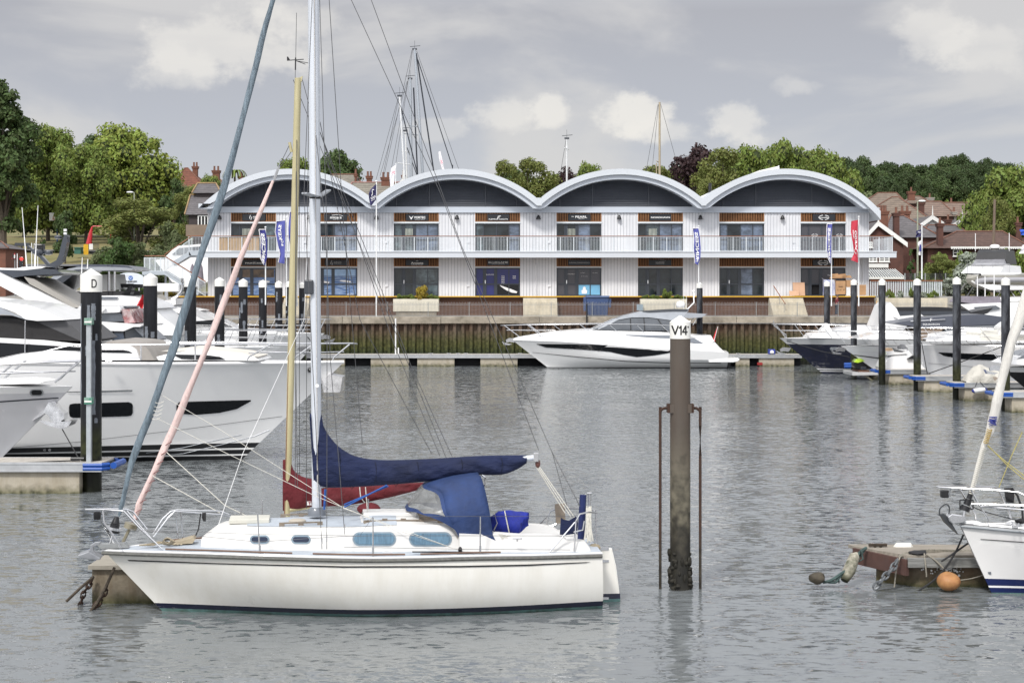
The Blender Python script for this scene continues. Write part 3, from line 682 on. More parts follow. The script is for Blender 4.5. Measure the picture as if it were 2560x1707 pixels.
for(pa,pb,nb)in(((480,630),(411,679),24),((361,679),(411,679),26)):
 for dy in(0,1.3):
  mb=MB();rail_run(sp(*pa,SY+dy-.6),sp(*pb,SY+dy-.6),1.18,nb,mb);mb.build('balusters',bal_m,st,smooth=0)
for dy in(0,-1.2):
 mb=MB();rail_run(sp(414,679,SY-.7+dy),sp(514,741,SY-.7+dy),1.18,34,mb);mb.build('balusters',bal_m,st,smooth=0)
mb=MB()
mb.tube([sp(361,640,SY-.6),sp(411,640,SY-.6)],.045,6);mb.tube([sp(411,637,SY-.6),sp(480,590,SY-.6),sp(500,590,SY-.6)],.045,6)
mb.tube([sp(411,640,SY-1.9),sp(514,704,SY-1.9),sp(513,709,SY-1.9)],.05,6);mb.build('handrail',hard,st)
mb=MB()
for px in(362,414,505):
 q=sp(px,680 if px<500 else 740,SY+.6);mb.box(q.x-.07,q.x+.07,q.y-.07,q.y+.07,5.43,q.z)
mb.build('post',sm,st,smooth=0)
card=mat('cardboard',(.42,.25,.13),.85,var=.15,vs=2,dirt=((.28,.16,.08),.5,2,(1,1,1)))
def cbox(pxa,pya,pxb,pyb,d,label,m=card,nm='cardboard_box',cat='box',tilt=0):
 a=P(pxa,pya,d);b_=P(pxb,pyb,d);c=V(((a.x+b_.x)/2,d+.3,b_.z))
 mb=MB();w2=(b_.x-a.x)/2;h=a.z-b_.z
 mb.box(c.x-w2,c.x+w2,d,d+.6,c.z,c.z+h)
 mb.box(c.x-.03,c.x+.03,d-.004,d+.604,c.z+h-.25*h,c.z+h+.004)
 mb.prism([(c.x-w2,d,c.z+h+.003),(c.x-w2+.02,d,c.z+h+.003),(c.x-w2-.12,d,c.z+h+.14)],(0,.6,0))
 o=mb.build(nm,m,None,origin=(c.x,c.y,c.z),smooth=0);tag(o,label,cat);return o
cbox(2090,702,2114,736,142.3,'tall brown printed carton in front of the open showroom door')
o=bpy.data.objects['cardboard_box'];q=P(2102,725,142.28);mk=mat('print_black',(.03,.02,.02),.8)
for i,dx in enumerate((-.24,0,.26)):lettering('T',q+V((dx,0,0)),.09,mk,o,name='printed_mark')
lettering('FRAGILE',q+V((0,0,.28)),.05,mk,o,width=.35,name='printed_mark')
cbox(2060,699,2088,739,142.6,'white and blue wrapped appliance carton beside the open showroom door',mat('white_blue_wrap',(.55,.58,.66),.5,var=.1,dirt=((.05,.08,.35),.9,2,(3,1,.6))))
cbox(2116,718,2126,738,142.3,'small white carton between the tall brown carton and the mooring pile',mat('white_card',(.7,.7,.7),.7))
cbox(2116,700,2134,738,142.8,'wide brown carton behind the small white carton')
cbox(2148,712,2165,738,142.3,'upright brown carton at the right corner of the showroom building')
r=thing('cardboard_heap','heap of flattened torn cardboard on top of the cartons by the doorway','cardboard',P(2100,700,142.6))
random.seed(3)
for k in range(5):
 mb=MB();c=P(random.uniform(2086,2116),random.uniform(690,700),142.4+random.uniform(0,.5));a=random.uniform(-.5,.5);l=random.uniform(.25,.6)
 mb.prism([c+V((-l*math.cos(a),0,-l*math.sin(a)*.5)),c+V((l*math.cos(a),0,l*math.sin(a)*.5)),c+V((l*.7,0,.22)),c+V((-l*.8,0,.16))],(0,.35,0));mb.build('flattened_carton',card,r,smooth=0)
for(a,t,b_,bt,d,lab)in((1983,706,2013,739,144.6,'tall plain board leaning against the cladding left of the doorway'),(1974,727,1998,739,144.2,'low plain board leaning in front of the taller board')):
 p0,p1=P(a,t,d),P(b_,bt,d);mb=MB();mb.prism([(p0.x,d+.3,p0.z),(p1.x,d+.3,p0.z),(p1.x,d,p1.z),(p0.x,d,p1.z)],(0,.03,0))
 tag(mb.build('plywood_board',mat('plywood',(.55,.34,.22),.7,var=.1),None,origin=((p0.x+p1.x)/2,d,p1.z),smooth=0),lab,'board')
#hull lofting
def hull(fr,L,sheer,half,rake,zs,bands,mats,parent,nu=5,nst=44,g=None,D=.45,trake=0,name='hull',rp=1.0,closed_deck=True,deckmat=None,camber=.05,dinset=.02):
 """zs: absolute heights going down from the lowest sheer; bands: material index for each interval (nu + len(zs))"""
 rows_p,rows_s,deck=[],[],[]
 for i in range(nst+1):
  u=(i/nst)**1.15;sh=sheer(u);zl_=[lerp(sh,zs[0],k/nu)for k in range(nu)]+list(zs)
  rp_,rs_=[],[]
  for z in zl_:
   tau=min(1,max(0,(sh-z)/(sh+D)));gg=g(u,tau,z)
   q=max(0,(sheer(0)-z)/sheer(0));r=rake*(q**rp)
   s_=r*(1-u)**1.0+u*L-trake*q*u**6
   b_=half(u)*gg
   rp_.append(fr.w(s_,b_,z));rs_.append(fr.w(s_,-b_,z))
  rows_p.append(rp_);rows_s.append(rs_)
  deck.append((u*L,half(u),sh))
 mb=MB();nz=len(zs)+nu
 for rows,fl in((rows_p,0),(rows_s,1)):
  k0=len(mb.f);mb.grid(rows)
  for q in range(k0,len(mb.f)):mb.m[q]=bands[min((q-k0)%(nz-1),len(bands)-1)]
 mb.m=mb.m
 tr=rows_p[-1]+list(reversed(rows_s[-1]))
 mb.poly(tr,bands[0])
 o=mb.build(name,mats,parent,smooth=35)
 bv=BVHTree.FromPolygons([tuple(v)for v in mb.v],[f for f in mb.f])
 if closed_deck:
  dm=MB();n=8;rows=[]
  for(s_,b_,sh)in deck:
   b2=max(b_-dinset,.001);rows.append([fr.w(s_,lerp(-b2,b2,k/n),sh-.015+camber*(1-(2*k/n-1)**2)*min(1,b_))for k in range(n+1)])
  dm.grid(rows);dm.build('deck',deckmat or white,parent,smooth=60)
 return o,bv
CAMP=V((0,0,HC))
def onto(bv,px,py,off=.012,dflt=None):
 d=(P(px,py,100)-CAMP).normalized();h=bv.ray_cast(CAMP,d)
 if h[0]is None:return dflt
 return h[0]-d*off
def patch(bv,top,bot,name,m,parent,n=24,k=4,off=.014):
 """a thin piece that lies on a hull surface: between two outlines"""
 def at(pl,t):
  q=t*(len(pl)-1);i=min(int(q),len(pl)-2);f=q-i
  return(lerp(pl[i][0],pl[i+1][0],f),lerp(pl[i][1],pl[i+1][1],f))
 rows=[];last=None
 for i in range(n+1):
  a,b_=at(top,i/n),at(bot,i/n);r=[]
  for j in range(k+1):
   p=onto(bv,lerp(a[0],b_[0],j/k),lerp(a[1],b_[1],j/k),off,last)
   if p is None:break
   last=p;r.append(p)
  if len(r)==k+1:rows.append(r)
 if len(rows)<2:return None
 return MB().grid(rows).build(name,m,parent,smooth=60)
def sail_g(u,t,z):
 p=lerp(1.15,3.2,min(1,u*2.2));q=lerp(1.0,.72,min(1,u*2.2));return max(0,1-t**p)**q
def wires(parent,lst,r=.006,m=None,name='stay'):
 for pts in lst:MB().tube([V(p)for p in pts],r,5).build(name,m or wire,parent)
#the white sloop in the foreground
FA=Frame((-7.65+.02,31.8),math.radians(6.6))
L1=9.27
def half1(u):return sinterp([(0,.02),(.08,.42),(.2,.86),(.35,1.24),(.5,1.43),(.65,1.45),(.8,1.30),(1,.92)],u)
_st=[]
for _q in(z3(350,768),z3(1000,790),z3(1600,810),z3(2337,828),z4(500,918),z4(1000,905),z4(1500,898),z4(1970,885)):
 _u=FA.sz(*_q,0)[0]/L1
 for _ in range(4):_s,_z=FA.sz(*_q,half1(max(0,min(1,_u))));_u=_s/L1
 _st.append((max(0,_u),_z+.06))
_st[0]=(0,_st[0][1])
def sheer1(u):return sinterp(_st,u)
sloop=thing('sailing_yacht','white sloop with navy sail cover and blue spray hood lying side-on in the foreground','sailing yacht',FA.w(L1/2,0,0))
ho,bv1=hull(FA,L1,sheer1,half1,1.10,[.16,.06,-.12,-.45],[0,0,0,0,0,1,2,2,2,2],[white_old,navy,teal],sloop,nu=5,g=sail_g,deckmat=deckgrey,trake=-.05)
def rail1(z0,off,r,name,m,ua=0.0,ub=1.0,flat=1.0,side=1,inset=0):
 pts=[]
 for k in range(41):
  u=lerp(ua,ub,k/40);pts.append(FA.w(u*L1,side*(half1(u)+off-inset),sheer1(u)+z0))
 return MB().tube(pts,r,6).build(name,m,sloop)
strake=mat('weathered_teak_strake',(.12,.12,.11),.8,var=.35,vs=5,stretch=(3,3,3),bump=.3)
for sd_ in(1,-1):
 rail1(-.075,.012,.034,'rubbing_strake',strake,side=sd_)
 rail1(-.02,.0,.024,'gunwale',white,side=sd_)
 for ua,ub in((.13,.38),(.42,.60),(.63,.79)):rail1(.03,-.06,.018,'toe_rail',mat('teak_brown',(.13,.075,.05),.7,var=.3),ua,ub,side=sd_)
patch(bv1,[z3(548,826),z3(1200,850),(860+0,1100+967*.3252),z4(900,964),z4(1400,954),z4(1900,934)],[z3(560,836),z3(1200,858),z4(0,978),z4(900,976),z4(1400,966),z4(1860,942)],'cove_line',black,sloop,n=50,k=1)
cabinw=mat('coachroof_white',(.66,.65,.63),.35,var=.03,vs=1)
def croof_half(s):return sinterp([(1.5,.16),(2.2,.46),(3.2,.72),(4.5,.86),(5.6,.90),(6.4,.86)],s)
FT=.9
edge_pts=[z3(1100,712),z3(1170,655),z3(1260,604),z3(1400,590),z3(1700,588),z3(2337,578),z4(0,660),z4(500,656),z4(815,657),z4(845,690),z4(905,790)]
crown_pts=[z3(1100,702),z3(1210,608),z3(1300,560),z3(1650,524),z3(2000,507),z3(2337,515),z4(200,550),z4(560,566),z4(750,606),z4(845,650),z4(905,770)]
eprof=[FA.sz(px,py,.84)for px,py in edge_pts];cprof_=[FA.sz(px,py,0)for px,py in crown_pts];eprof[6:7]=[]
sA,sB=eprof[0][0],eprof[-1][0]
def roofz(s_,t_):
 hb=croof_half(s_);zb_=sheer1(s_/L1)-.03;E_=max(sinterp(eprof,s_),zb_+.03);C_=max(sinterp(cprof_,s_),E_+.02)
 k1=max(.2,(hb-.07)/hb);r=min(abs(t_)/hb,k1);M_=lerp(E_,C_,.72)
 return lerp(C_,M_,r/(.5*k1))if r<.5*k1 else lerp(M_,E_,(r-.5*k1)/(.5*k1))
n=46;rows=[]
for i in range(n+1):
 s_=lerp(sA,sB,i/n);hb=croof_half(s_);zb_=sheer1(s_/L1)-.03;E_=max(sinterp(eprof,s_),zb_+.03);k1=hb-.07;row=[]
 for t_,z_ in[(-hb-.05,zb_),(-hb,lerp(zb_,E_,.78))]+[(q*k1,roofz(s_,q*k1))for q in(-1,-.75,-.5,-.25,0,.25,.5,.75,1)]+[(hb,lerp(zb_,E_,.78)),(hb+.05,zb_)]:
  row.append(FA.w(s_,t_,z_))
 rows.append(row)
mb=MB();mb.grid(rows);mb.poly(rows[0]);mb.poly(rows[-1])
co=mb.build('coachroof',cabinw,sloop,smooth=32)
bvc=BVHTree.FromPolygons([tuple(v)for v in mb.v],mb.f)
rows=[]
for i in range(40):
 s_=lerp(sA+.85,sB-1.2,i/39);hb=croof_half(s_)-.1;rows.append([FA.w(s_,q*hb,roofz(s_,q*hb)+.008)for q in(-1,-.75,-.5,-.25,0,.25,.5,.75,1)])
MB().grid(rows).build('nonslip_panel',deckgrey,sloop,smooth=60)
def rrect(x0,y0,x1,y1,n=8):
 r=(y1-y0)/2;out_t,out_b=[],[]
 for k in range(n+1):
  a=PI/2*k/n;out_t.append((x0+r-r*math.cos(a),(y0+y1)/2-r*math.sin(a)));out_b.append((x0+r-r*math.cos(a),(y0+y1)/2+r*math.sin(a)))
 for k in range(n+1):
  a=PI/2*(1-k/n);out_t.append((x1-r+r*math.cos(a),(y0+y1)/2-r*math.sin(a)));out_b.append((x1-r+r*math.cos(a),(y0+y1)/2+r*math.sin(a)))
 return out_t,out_b
winfr=mat('window_rim_blue',(.20,.27,.33),.5,var=.15,vs=8)
curt=mat('blue_curtain_glass',(.10,.19,.27),.12,var=.35,vs=9,stretch=(3.5,1,.35),spec=.7)
for(x0,y0,x1,y1,zf,small_)in((1490,637,1640,703,z3,1),(1808,637,1958,703,z3,1),(66,704,400,812,z4,0),(500,704,830,815,z4,0)):
 a=zf(x0,y0);b_=zf(x1,y1);t,bt=rrect(a[0],a[1],b_[0],b_[1])
 f=patch(bvc,t,bt,'window_frame',winfr,sloop,n=30,k=4,off=.012)
 i_=4.2;t,bt=rrect(a[0]+i_,a[1]+i_,b_[0]-i_,b_[1]-i_)
 patch(bvc,t,bt,'window_pane',mat('dark_blue_pane',(.02,.03,.06),.08)if small_ else curt,f or sloop,n=30,k=4,off=.022)
teak=mat('teak_grey',(.20,.165,.13),.8,var=.3,vs=6)
for zf,a,b_,y in((z3,1715,2050,548),(z4,150,760,632)):
 sa,sb=FA.sz(*zf(a,y),.6)[0],FA.sz(*zf(b_,y),.6)[0]
 for sg in(1,-1):
  mb=MB();P_=lambda s_,h:FA.w(s_,sg*.6,roofz(s_,.6)+h);mb.beam(P_(sa,.06),P_(sb,.06),.035,.03)
  nk=5 if zf is z4 else 3
  for k in range(nk):s_=lerp(sa+.05,sb-.05,k/(nk-1));mb.beam(P_(s_-.05,.025),P_(s_+.05,.025),.035,.05)
  mb.build('grab_rail',teak,sloop,smooth=0,bevel=.006)
def blk(zf,x0,y0,x1,y1,t0,t1,name,m,bevel=.015,mb=None):
 a=FA.sz(*zf(x0,y1),max(t0,t1));b_=FA.sz(*zf(x1,y0),max(t0,t1));mb=MB()
 pts=[FA.w(a[0],t0,a[1]),FA.w(b_[0],t0,a[1]),FA.w(b_[0],t0,b_[1]),FA.w(a[0],t0,b_[1])]
 mb.prism(pts,FA.n*(t1-t0));return mb.build(name,m,sloop,smooth=0,bevel=bevel)
blk(z3,1330,512,1640,552,-.3,.3,'fore_hatch',mat('hatch_cream',(.55,.54,.48),.5))
blk(z4,150,556,560,600,-.32,.32,'sliding_hatch',cabinw)
blk(z4,580,575,740,612,-.45,.45,'companionway_boards',teak)
mb=MB();c=FA.p(*z3(1855,535),.3);c.z=roofz((c-FA.B).dot(FA.u),.3);mb.lathe(c,[(.16,0),(.16,.03),(.12,.05),(.001,.055)],14,sy=1);mb.build('vent',mat('vent_tan',(.4,.36,.3),.6),sloop)
rows=[]
cprof=[z4(880,700),z4(1150,705),z4(1350,722),z4(1560,728),z4(1690,745),z4(1705,772),z4(1860,780),z4(1900,830)]
cp=[FA.sz(px,py,.85)for px,py in cprof]
for i in range(25):
 s_=lerp(cp[0][0],cp[-1][0],i/24);z_=max(sinterp(cp,s_),sheer1(s_/L1)+.05);hb=lerp(1.02,.72,i/24)
 rows.append([FA.w(s_,hb+.13,sheer1(s_/L1)-.03),FA.w(s_,hb+.03,z_-.03),FA.w(s_,hb-.08,z_),FA.w(s_,hb-.24,z_-.01),FA.w(s_,hb-.28,.98)])
mb=MB();mb.grid(rows);mb.poly(rows[0]);mb.poly(rows[-1])
for i in range(25):
 for j,q in enumerate(rows[i]):pass
rows2=[[p-FA.n*2*(p-FA.B).dot(FA.n)for p in r]for r in rows]
mb.grid(rows2);mb.poly(rows2[0]);mb.poly(rows2[-1]);mb.build('cockpit_coaming',cabinw,sloop,smooth=40)
MB().poly([FA.w(6.3,.95,1.0),FA.w(9.2,.72,1.02),FA.w(9.2,-.72,1.02),FA.w(6.3,-.95,1.0)]).build('cockpit_sole',deckgrey,sloop)
rd=[z4(1968,824),z4(2058,826),z4(2090,960),z4(2110,1110),z4(2120,1205),z4(1963,1208)]
rp_=[FA.w(*(lambda q:(q[0],.0,q[1]))(FA.sz(px,py,0)))for px,py in rd]
rud=MB().prism([p+FA.n*.035 for p in rp_],-FA.n*.07).build('rudder',white_old,sloop,smooth=0,bevel=.02)
def sub(name,pix,t,th,m,par=None,zf=z4):
 mb=MB();mb.prism([FA.p(*zf(x,y),t)for x,y in pix],-FA.n*th);return mb.build(name,m,par or sloop,smooth=0)
rp2=[FA.w(FA.sz(*z4(x,1200),0)[0],0,z)for x,z in((1963,.16),(2120,.16),(2121,.06),(1963,.06))]
MB().prism([p+FA.n*.037 for p in rp2],-FA.n*.074).build('rudder_band',navy,rud,smooth=0)
rp3=[FA.w(FA.sz(*z4(x,1200),0)[0],0,z)for x,z in((1963,.06),(2121,.06),(2124,-.3),(1963,-.3))]
MB().prism([p+FA.n*.036 for p in rp3],-FA.n*.072).build('rudder_foot',teal,rud,smooth=0)
for yy in(835,928,1215):sub('rudder_bracket',[(1966,yy-11),(2036,yy-9),(2036,yy+9),(1966,yy+11)],.05,.1,steel,rud)
alu=mat('anodised_mast',(.60,.63,.68),.4,.1,var=.05,vs=2,stretch=(1,1,.2))
MT=0
def M(px,py,t=0):return FA.p(px,py,t)
msh=(1280-0)
m0=M(792,1280);m1=M(784,-40);m1=m1+(m1-m0)*.05
mb=MB();mb.tube([m0,m0.lerp(m1,.3),m0.lerp(m1,.6),m1],[.088,.098,.104,.110],20,flat=1.25);mb.build('mast',alu,sloop)
MB().tube([m0+V((.03,-.14,.3)),m1+V((.03,-.14,0))],.009,5).build('halyard',mat('halyard_fleck',(.5,.48,.46),.8,var=.4,vs=60),sloop)
MB().lathe(m0+V((0,0,-.06)),[(.17,0),(.17,.1),(.12,.16),(.001,.16)],12).build('mast_step',midgrey,sloop)
mb=MB();mb.tube([M(790,493),M(758,484,.9)],.028,6);mb.tube([M(790,493),M(820,474,-.9)],.028,6)
mb=MB();mb.beam(M(796,493),M(760,483.5,.55),.11,.04);mb.beam(M(796,493),M(821,476,-.55),.11,.04);mb.build('spreader',silver,sloop,smooth=0,bevel=.01)
MB().ball(M(788,494,.02),.12,.14,.05,10).build('spreader_root',black,sloop)
q=M(777,717,.1);MB().box(q.x-.12,q.x+.05,q.y-.08,q.y+.08,q.z-.14,q.z+.13).build('deck_light',darkgrey,sloop,smooth=0,bevel=.02)
q=M(793,964,.15);MB().tube([q,q-V((0,.01,0))],.035,14).build('mast_disc',letter,sloop)
b0,b1=M(800,1213),M(1340,1143);MB().tube([b0,b1],.055,12).build('boom',alu,sloop)
q=b1;MB().box(q.x-.05,q.x+.05,q.y-.06,q.y+.06,q.z-.08,q.z+.09).build('boom_end',steel,sloop,smooth=0,bevel=.01)
cov=mat('navy_canvas',(.005,.0115,.050),.85,var=.35,vs=1.1,bump=.9,bs=7,stretch=(.7,1,1.6),bdist=.05)
def cover(fr,top,bot,wid,m,name,par,fold=.018,n=70,seed=1,t0=0):
 us=[p[0]for p in top];x0,x1=min(us),max(us);rows=[]
 for i in range(n+1):
  px=lerp(x0,x1,i/n);yt=sinterp(top,px);yb=sinterp(bot,px);wd=interp(wid,px);r=[]
  for k in range(18):
   a=2*PI*k/18;f=(1-math.cos(a))/2
   py=lerp(yb,yt,f);lump=1+.16*noise.noise(V((px*.035,f*1.6+seed,3)));t=wd*math.sin(a)*lump*(1-.35*f)
   q=fr.p(px,py,t0);s_=(q-fr.B).dot(fr.u)
   t+=fold*(math.sin(px*.07+f*7+seed)*1.2+1.8*noise.noise(V((px*.05+f*3,f*4,seed+9))))*math.sin(a)
   r.append(fr.w(s_,t+t0,q.z))
  rows.append(r)
 mb=MB();mb.grid(rows,closed=True);mb.poly(rows[0]);mb.poly(rows[-1]);return mb.build(name,m,par,smooth=60)
topc=[(774,1034),(777,1033.5),(803,1034),(808,1062),(830,1098),(855,1122),(890,1140),(950,1149),(1080,1146),(1200,1139),(1316,1137)]
botc=[(774,1050),(778,1100),(782,1218),(803,1219),(855,1218),(900,1216),(990,1210),(1090,1200),(1170,1187),(1255,1186),(1290,1174),(1316,1158)]
cvo=cover(FA,topc,botc,[(774,.10),(800,.17),(860,.20),(1100,.17),(1316,.08)],cov,'sail_cover',sloop,n=110)
seamm=mat('canvas_seam',(.002,.004,.014),.9)
for px in(845,935,1040,1150,1250):
 yt,yb=sinterp(topc,px),sinterp(botc,px);wd=interp([(774,.10),(800,.17),(860,.20),(1100,.17),(1316,.08)],px)
 MB().tube([FA.p(px+6*math.sin(3*f),lerp(yb,yt,f),(wd*1.04*math.sin(math.acos(1-2*f)))*(1-.35*f)+.012)for f in[k/10 for k in range(1,10)]],.005,4).build('seam',seamm,sloop)
for px in(812,880,990,1095,1200):
 q=FA.p(px,sinterp(botc,px)+1,.02);MB().tube([q+V((-.03,-.03,.02)),q+V((0,-.04,-.03)),q+V((.04,-.02,.03))],.007,5).build('cover_tie',rope_k,sloop)
hoodm=mat('royal_blue_canvas',(.013,.034,.115),.75,var=.3,vs=1.8,bump=.7,bs=6,bdist=.04)
clearw=mat('clear_vinyl',(.22,.225,.225),.15,var=.4,vs=4,alpha=.6,spec=.7)
HB=.98
ridge=[z4(1035,268),z4(900,300),z4(640,352)]
hr,hf,hm=FA.sz(*z4(1040,268),.35),FA.sz(*z4(640,355),.35),FA.sz(*z4(480,542),.3)
lo_b,lo_m=FA.sz(*z4(1150,760),HB),FA.sz(*z4(860,700),HB)
lo_f=FA.sz(*z4(620,560),.75)
def hoop(pts3,n=14):return curve3(pts3,4)
h_aft=[FA.w(lo_b[0],HB,lo_b[1]),FA.w(lerp(lo_b[0],hr[0],.5)+.02,HB*.86,lerp(lo_b[1],hr[1],.55)),FA.w(hr[0]+.03,HB*.58,hr[1]-.06),FA.w(hr[0],HB*.26,hr[1]),FA.w(hr[0],0,hr[1]+.03)]
h_mid=[FA.w(lo_m[0],HB,lo_m[1]+.02),FA.w(lerp(lo_m[0],hf[0],.35),HB*.95,lerp(lo_m[1],hf[1],.45)),FA.w(hf[0]+.25,HB*.62,hf[1]-.10),FA.w(hf[0]+.0,HB*.35,hf[1]-.0),FA.w(hf[0]-.02,0,hf[1]+.02)]
h_frt=[FA.w(lo_f[0],HB*.86,lo_f[1]-.03),FA.w(lo_f[0]-.12,HB*.75,lo_f[1]+.0),FA.w(hm[0]+.12,HB*.5,hm[1]+.0),FA.w(hm[0],HB*.28,hm[1]),FA.w(hm[0],0,hm[1]+.01)]
def mirror(pts):return pts+[p-FA.n*2*(p-FA.B).dot(FA.n)for p in reversed(pts[:-1])]
A_,B_,C_=[curve3(mirror(h),4)for h in(h_aft,h_mid,h_frt)]
def bulge(a,b_,k=6,up=.035):
 rows=[]
 for i in range(k+1):t=i/k;rows.append([p.lerp(q,t)+V((0,0,up*math.sin(PI*t)))for p,q in zip(a,b_)])
 return rows
MB().grid(bulge(A_,B_,6,.04)).build('spray_hood',hoodm,sloop,smooth=70,solid=.01)
front=bulge(B_,C_,8,.03);nc=len(front[0])
MB().grid(front[:2]).build('hood_binding',hoodm,sloop,smooth=60);MB().grid(front[7:]).build('hood_binding',hoodm,sloop,smooth=60)
wi=MB();wi.grid([r[3:nc-3]for r in front[1:8]]);wi.build('hood_window',clearw,sloop,smooth=60)
MB().grid([r[0:4]for r in front[1:8]]).build('hood_front',hoodm,sloop,smooth=60);MB().grid([r[nc-4:]for r in front[1:8]]).build('hood_front',hoodm,sloop,smooth=60)
sk_=[FA.p(*z4(x,y),HB+.02)for x,y in((835,655),(900,600),(1080,560),(1150,740),(1200,840),(1160,790),(950,790),(880,740))]
MB().prism(sk_,-FA.n*.015).build('hood_skirt',hoodm,sloop,smooth=0)
MB().tube([FA.p(*z4(x,y),.5)for x,y in((1060,268),(1085,285),(1083,340),(1062,420))],.018,6).build('hood_hoop',steel,sloop)
ob=mat('bright_blue_cover',(.008,.02,.25),.7,var=.25,vs=6,bump=.5,bs=20)
c=FA.p(*z4(1275,625),.1);MB().ball(c,.37,.2,.24,18,bump=.35,seed=4).build('outboard_cover',ob,sloop)
mb=MB();mb.tube([c+V((-.1,-.23,.24)),c+V((-.05,-.25,0)),c+V((.0,-.2,-.24))],.012,5);mb.tube([c+V((-.3,-.16,.2)),c+V((-.24,-.24,0)),c+V((-.3,-.14,-.14))],.01,5);mb.build('cover_lashing',rope_w,sloop)
sub('outboard_leg',[(1190,665),(1290,680),(1270,720),(1170,700)],.05,.12,mat('outboard_bracket',(.09,.04,.03),.7))
T1=.45
def tb(name,runs,r=.016,m=steel,par=sloop,n=6,fr=FA):
 mb=MB()
 for pts in runs:mb.tube([fr.p(*(q[0]),q[1])for q in pts],r,n)
 return mb.build(name,m,par)
tb('pulpit',[[(z3(520,452),.42),(z3(380,441),.3),(z3(228,440),.12),(z3(225,437),-.05),(z3(300,432),-.2),(z3(540,437),-.4),(z3(590,455),-.45),(z3(700,590),-.48)],[(z3(520,452),.42),(z3(640,580),.44),(z3(815,742),.46)],[(z3(360,450),.3),(z3(370,540),.32),(z3(420,610),.33),(z3(500,738),.34)],[(z3(325,505),.1),(z3(385,600),.0),(z3(470,740),-.02)],[(z3(545,450),.3),(z3(640,560),.3),(z3(760,695),.3)]],.017)
q=FA.p(*z3(317,485),.1);MB().lathe(q-V((0,0,.075)),[(.06,0),(.07,.02),(.07,.13),(.05,.15),(.001,.15)],12).build('bow_light',black,sloop)
for(x,yt,yb,zf)in((1548,480,770,z3),(222,588,882,z4),(1047,582,880,z4)):
 s_,zt_=FA.sz(*zf(x,yt),1.3);s2,zb_=FA.sz(*zf(x+(16 if zf is z3 else 0),yb),1.3)
 mb=MB();mb.tube([FA.w(s2,half1(s2/L1)-.07,sheer1(s2/L1)),FA.w(s_,half1(s2/L1)-.05,zt_)],.014,7);mb.tube([FA.w(s2,half1(s2/L1)-.07,sheer1(s2/L1)),FA.w(s2,half1(s2/L1)-.07,sheer1(s2/L1)+.15)],.022,7);mb.build('stanchion',steel,sloop)
 mb=MB();mb.tube([FA.w(s2,-half1(s2/L1)+.07,sheer1(s2/L1)),FA.w(s_,-half1(s2/L1)+.07,zt_)],.014,7);mb.build('stanchion',steel,sloop)
wires(sloop,[[FA.p(*z3(560,590),.45),FA.p(*z3(1550,688),.95),FA.p(*z4(0,737),1.2),FA.p(*z4(222,733),1.33),FA.p(*z4(1047,733),1.35),FA.p(*z4(1760,735),1.05)],[FA.p(*z3(700,600),.47),FA.p(*z3(1548,630),.95),FA.p(*z3(2337,642),1.2),FA.p(*z4(222,587),1.33),FA.p(*z4(1047,585),1.35),FA.p(*z4(1780,585),1.0)],[FA.p(*z4(0,820),1.3),FA.p(*z4(900,836),1.35),FA.p(*z4(1740,842),1.05)]],.0045,name='lifeline')
tb('pushpit',[[(z4(1770,855),.9),(z4(1782,620),.9),(z4(1810,568),.85),(z4(1880,552),.7),(z4(1945,556),.4),(z4(1935,540),.0),(z4(1810,525),-.5),(z4(1640,522),-.8),(z4(1585,548),-.85),(z4(1560,610),-.88),(z4(1558,725),-.9)],[(z4(1940,556),.3),(z4(1935,680),.3),(z4(1940,800),.3)],[(z4(1765,705),.9),(z4(1835,690),.8),(z4(1848,620),.8)],[(z4(1575,865),1.0),(z4(1775,630),.92)],[(z4(1425,720),-.95),(z4(1560,595),-.88)],[(z4(1468,665),-.9),(z4(1610,655),-.85),(z4(1650,630),-.85)]],.016)
sub('transom_board',[(1622,492),(1695,488),(1705,635),(1632,640)],-.7,.05,teak)
sub('navy_dodger',[(1668,595),(1690,610),(1730,618),(1785,585),(1800,640),(1790,715),(1700,730),(1660,725)],.8,.02,cov)
mb=MB();mb.tube([FA.p(*z4(1838,420),.2),FA.p(*z4(1820,770),.2)],.065,8);mb.build('rolled_ensign_cover',mat('rolled_navy',(.009,.018,.085),.8,var=.2),sloop)
mb=MB();mb.tube([FA.p(*z4(1885,405),-.1),FA.p(*z4(1890,560),-.1)],.02,7);mb.tube([FA.p(*z4(1868,407),-.1),FA.p(*z4(1902,407),-.1)],.02,6);mb.build('gps_post',steel,sloop)
random.seed(5);mb=MB()
for k in range(14):
 x=1870+random.uniform(-8,32);mb.tube([FA.p(*z4(x,540+random.uniform(-35,5)),.3),FA.p(*z4(x+random.uniform(-18,12),640),.33),FA.p(*z4(x+random.uniform(-20,16),770+random.uniform(-20,20)),.35)],.011,5)
mb.build('coiled_rope',rope_w,sloop)
mb=MB();c=FA.p(*z4(1925,828),.3)
for k in range(5):mb.tube([c+V(((.11-.012*k)*math.cos(a*.7),-.02*k,(.075-.01*k)*math.sin(a*.7)))for a in range(10)],.013,5)
mb.build('rope_coil',mat('tan_rope',(.33,.28,.2),.9,var=.3,vs=20),sloop)
mb=MB();c=FA.p(*z4(1195,740),.9)
for k in range(7):mb.tube([c+V((random.uniform(-.16,.0),-.03,.02*k-.06)),c+V((.05,-.07,.02*k-.07)),c+V((random.uniform(.1,.24),0,random.uniform(-.05,.03)))],.009,5)
mb.build('sheet_tail',rope_w,sloop)
mb=MB()
for x,y in((1332,758),(335,868)):p0=FA.p(*z4(x-36,y-2),1.15);p1=FA.p(*z4(x+36,y-2),1.15);mb.tube([p0,p1],.014,6);mb.tube([(p0+p1)/2,(p0+p1)/2-V((0,0,.05))],.02,6)
mb.build('cleat',steel,sloop)
